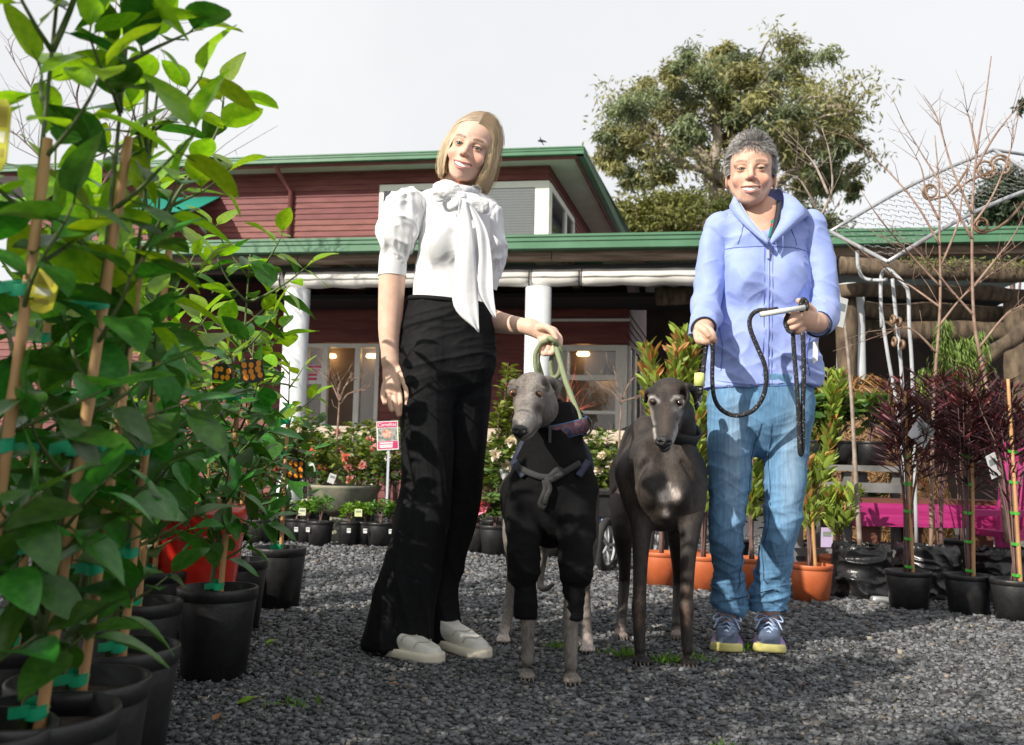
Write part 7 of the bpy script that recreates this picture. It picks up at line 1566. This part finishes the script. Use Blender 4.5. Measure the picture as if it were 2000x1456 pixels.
card('plant_label', 'large tilted white label among the left purple leaves', at(1800, 845, 3.9), .1, .1, (.78, .78, .8), .3, tilt=.6); card('plant_label', 'white label among the right purple leaves', at(1940, 910, 3.75), .05, .1, (.75, .75, .78), .3, tilt=-.4); card('plant_label', 'white label high among the right bare trees', at(1890, 795, 3.95), .05, .05, (.75, .75, .78), -.3)
card('plant_label', 'white and purple label under the slatted bench', at(1615, 1050, 4.7), .06, .1, (.6, .5, .75)); card('plant_label', 'white label among the salmon camellias', at(648, 935, 6.7), .05, .07, (.7, .7, .7), .2, tilt=.3); card('plant_label', 'white label on the camellia by the grey dog', at(985, 925, 6.0), .05, .07, (.7, .7, .72), .2, tilt=-.4)
card('plant_label', 'pale label leaning on the low row of pots', at(590, 1000, 6.35), .05, .05, (.7, .72, .5)); card('plant_label', 'lemon label among the low row of pots', at(700, 1002, 6.2), .05, .05, (.65, .7, .35))
for i, px in enumerate((553, 577, 600, 680, 712, 762)): card('price_sticker', 'white price sticker on a small pot, number %s from the left' % ('one', 'two', 'three', 'four', 'five', 'six')[i], gnd(px, 6.22)+Vector((0, 0, .11)), .025, .03, (.75, .75, .75), cat='sticker', group='price stickers')
pp = thing('metal_pipe', gnd(1720, 4.12), 'short bent metal pipe on the gravel before the black bag', 'pipe'); mb = MB(); mb.tube([gnd(1705, 4.08)+Vector((0, 0, .02)), gnd(1722, 4.1)+Vector((0, 0, .022)), gnd(1750, 4.05)+Vector((0, 0, .024))], [.02, .015, .014], 10); mb.build('pipe', GALV, pp, True)
rs = random.Random(9)
for i, (px, Y, y_, lab) in enumerate(((540, 2.95, 0, 'green fallen leaf on the gravel right of the large pot'), (505, 2.25, 0, 'pale green fallen leaf in front of the large pot'), (1695, 3.5, 1, 'brown fallen leaf on the gravel at right'), (755, 2.4, 1, 'brown fallen leaf before the blonde woman\'s shoe'), (610, 2.7, 1, 'rusty fallen leaf left of the black trousers'), (430, 2.1, 1, 'brown fallen leaf by the near pots'), (1560, 2.5, 1, 'small brown fallen leaf in front of the sneakers'))):
    g_ = gnd(px, Y); g_.z = .016; t = thing('fallen_leaf', g_, lab, 'fallen leaf', 'fallen leaves on the gravel', rs.uniform(0, 6)); o = bpy.data.objects.new('blade', leaf_mesh(70+i, LEAFY if not y_ else mat('dead_leaf', (.2, .08, .03), .6, (.3, .14, .06), 30))); COL.objects.link(o); o.parent = t; k = .05 if not y_ else .035; o.scale = (k, k, k)
WV, WF, WC, wn_ = [], [], [], 0
for i, (px, Y, n) in enumerate(((1215, 2.85, 70), (1305, 2.78, 80), (1355, 2.83, 40), (1460, 3.0, 30), (575, 2.2, 24), (1092, 2.95, 40), (1425, 1.92, 40))):
    rs2 = np.random.RandomState(i); c = np.array(gnd(px, Y)); P = c+rs2.normal(0, .02, (n, 3))*(1.3, 1, 0); P[:, 2] = .008; D = rdir(n, rs2); D[:, 2] = np.abs(D[:, 2])+.3; V, F, C = leaves(P, D, rdir(n, rs2), rs2.uniform(.015, .035, n), .005, np.array((.12, .26, .03))*rs2.uniform(.6, 1.4, (n, 1)), .3, DIA_T, DIA_F)
    WV.append(V); WF.append(F+wn_); WC.append(C); wn_ += len(V)
tag(link('weeds', npmesh('weeds', np.concatenate(WV), np.concatenate(WF), PLANT, True, np.concatenate(WC))), 'small green weeds sprouting from the gravel between the feet', 'weeds', kind='stuff')
# the added unseen trees, heights set for the shade they throw
for k, (x, y, zc) in enumerate(((-2.3, -2.0, 2.2), (-2.2, -1.1, 2.05), (-2.3, -.2, 1.6), (-2.2, .6, 1.35), (-2.4, 1.4, 1.2), (-2.9, 2.6, 1.1))): shade_tree(x, y, zc, (.62, .55, .8), 1500, 31+k, 'tall leafy tree added out of frame at left for shade, %s from the camera side' % ('first', 'second', 'third', 'fourth', 'fifth', 'sixth')[k])
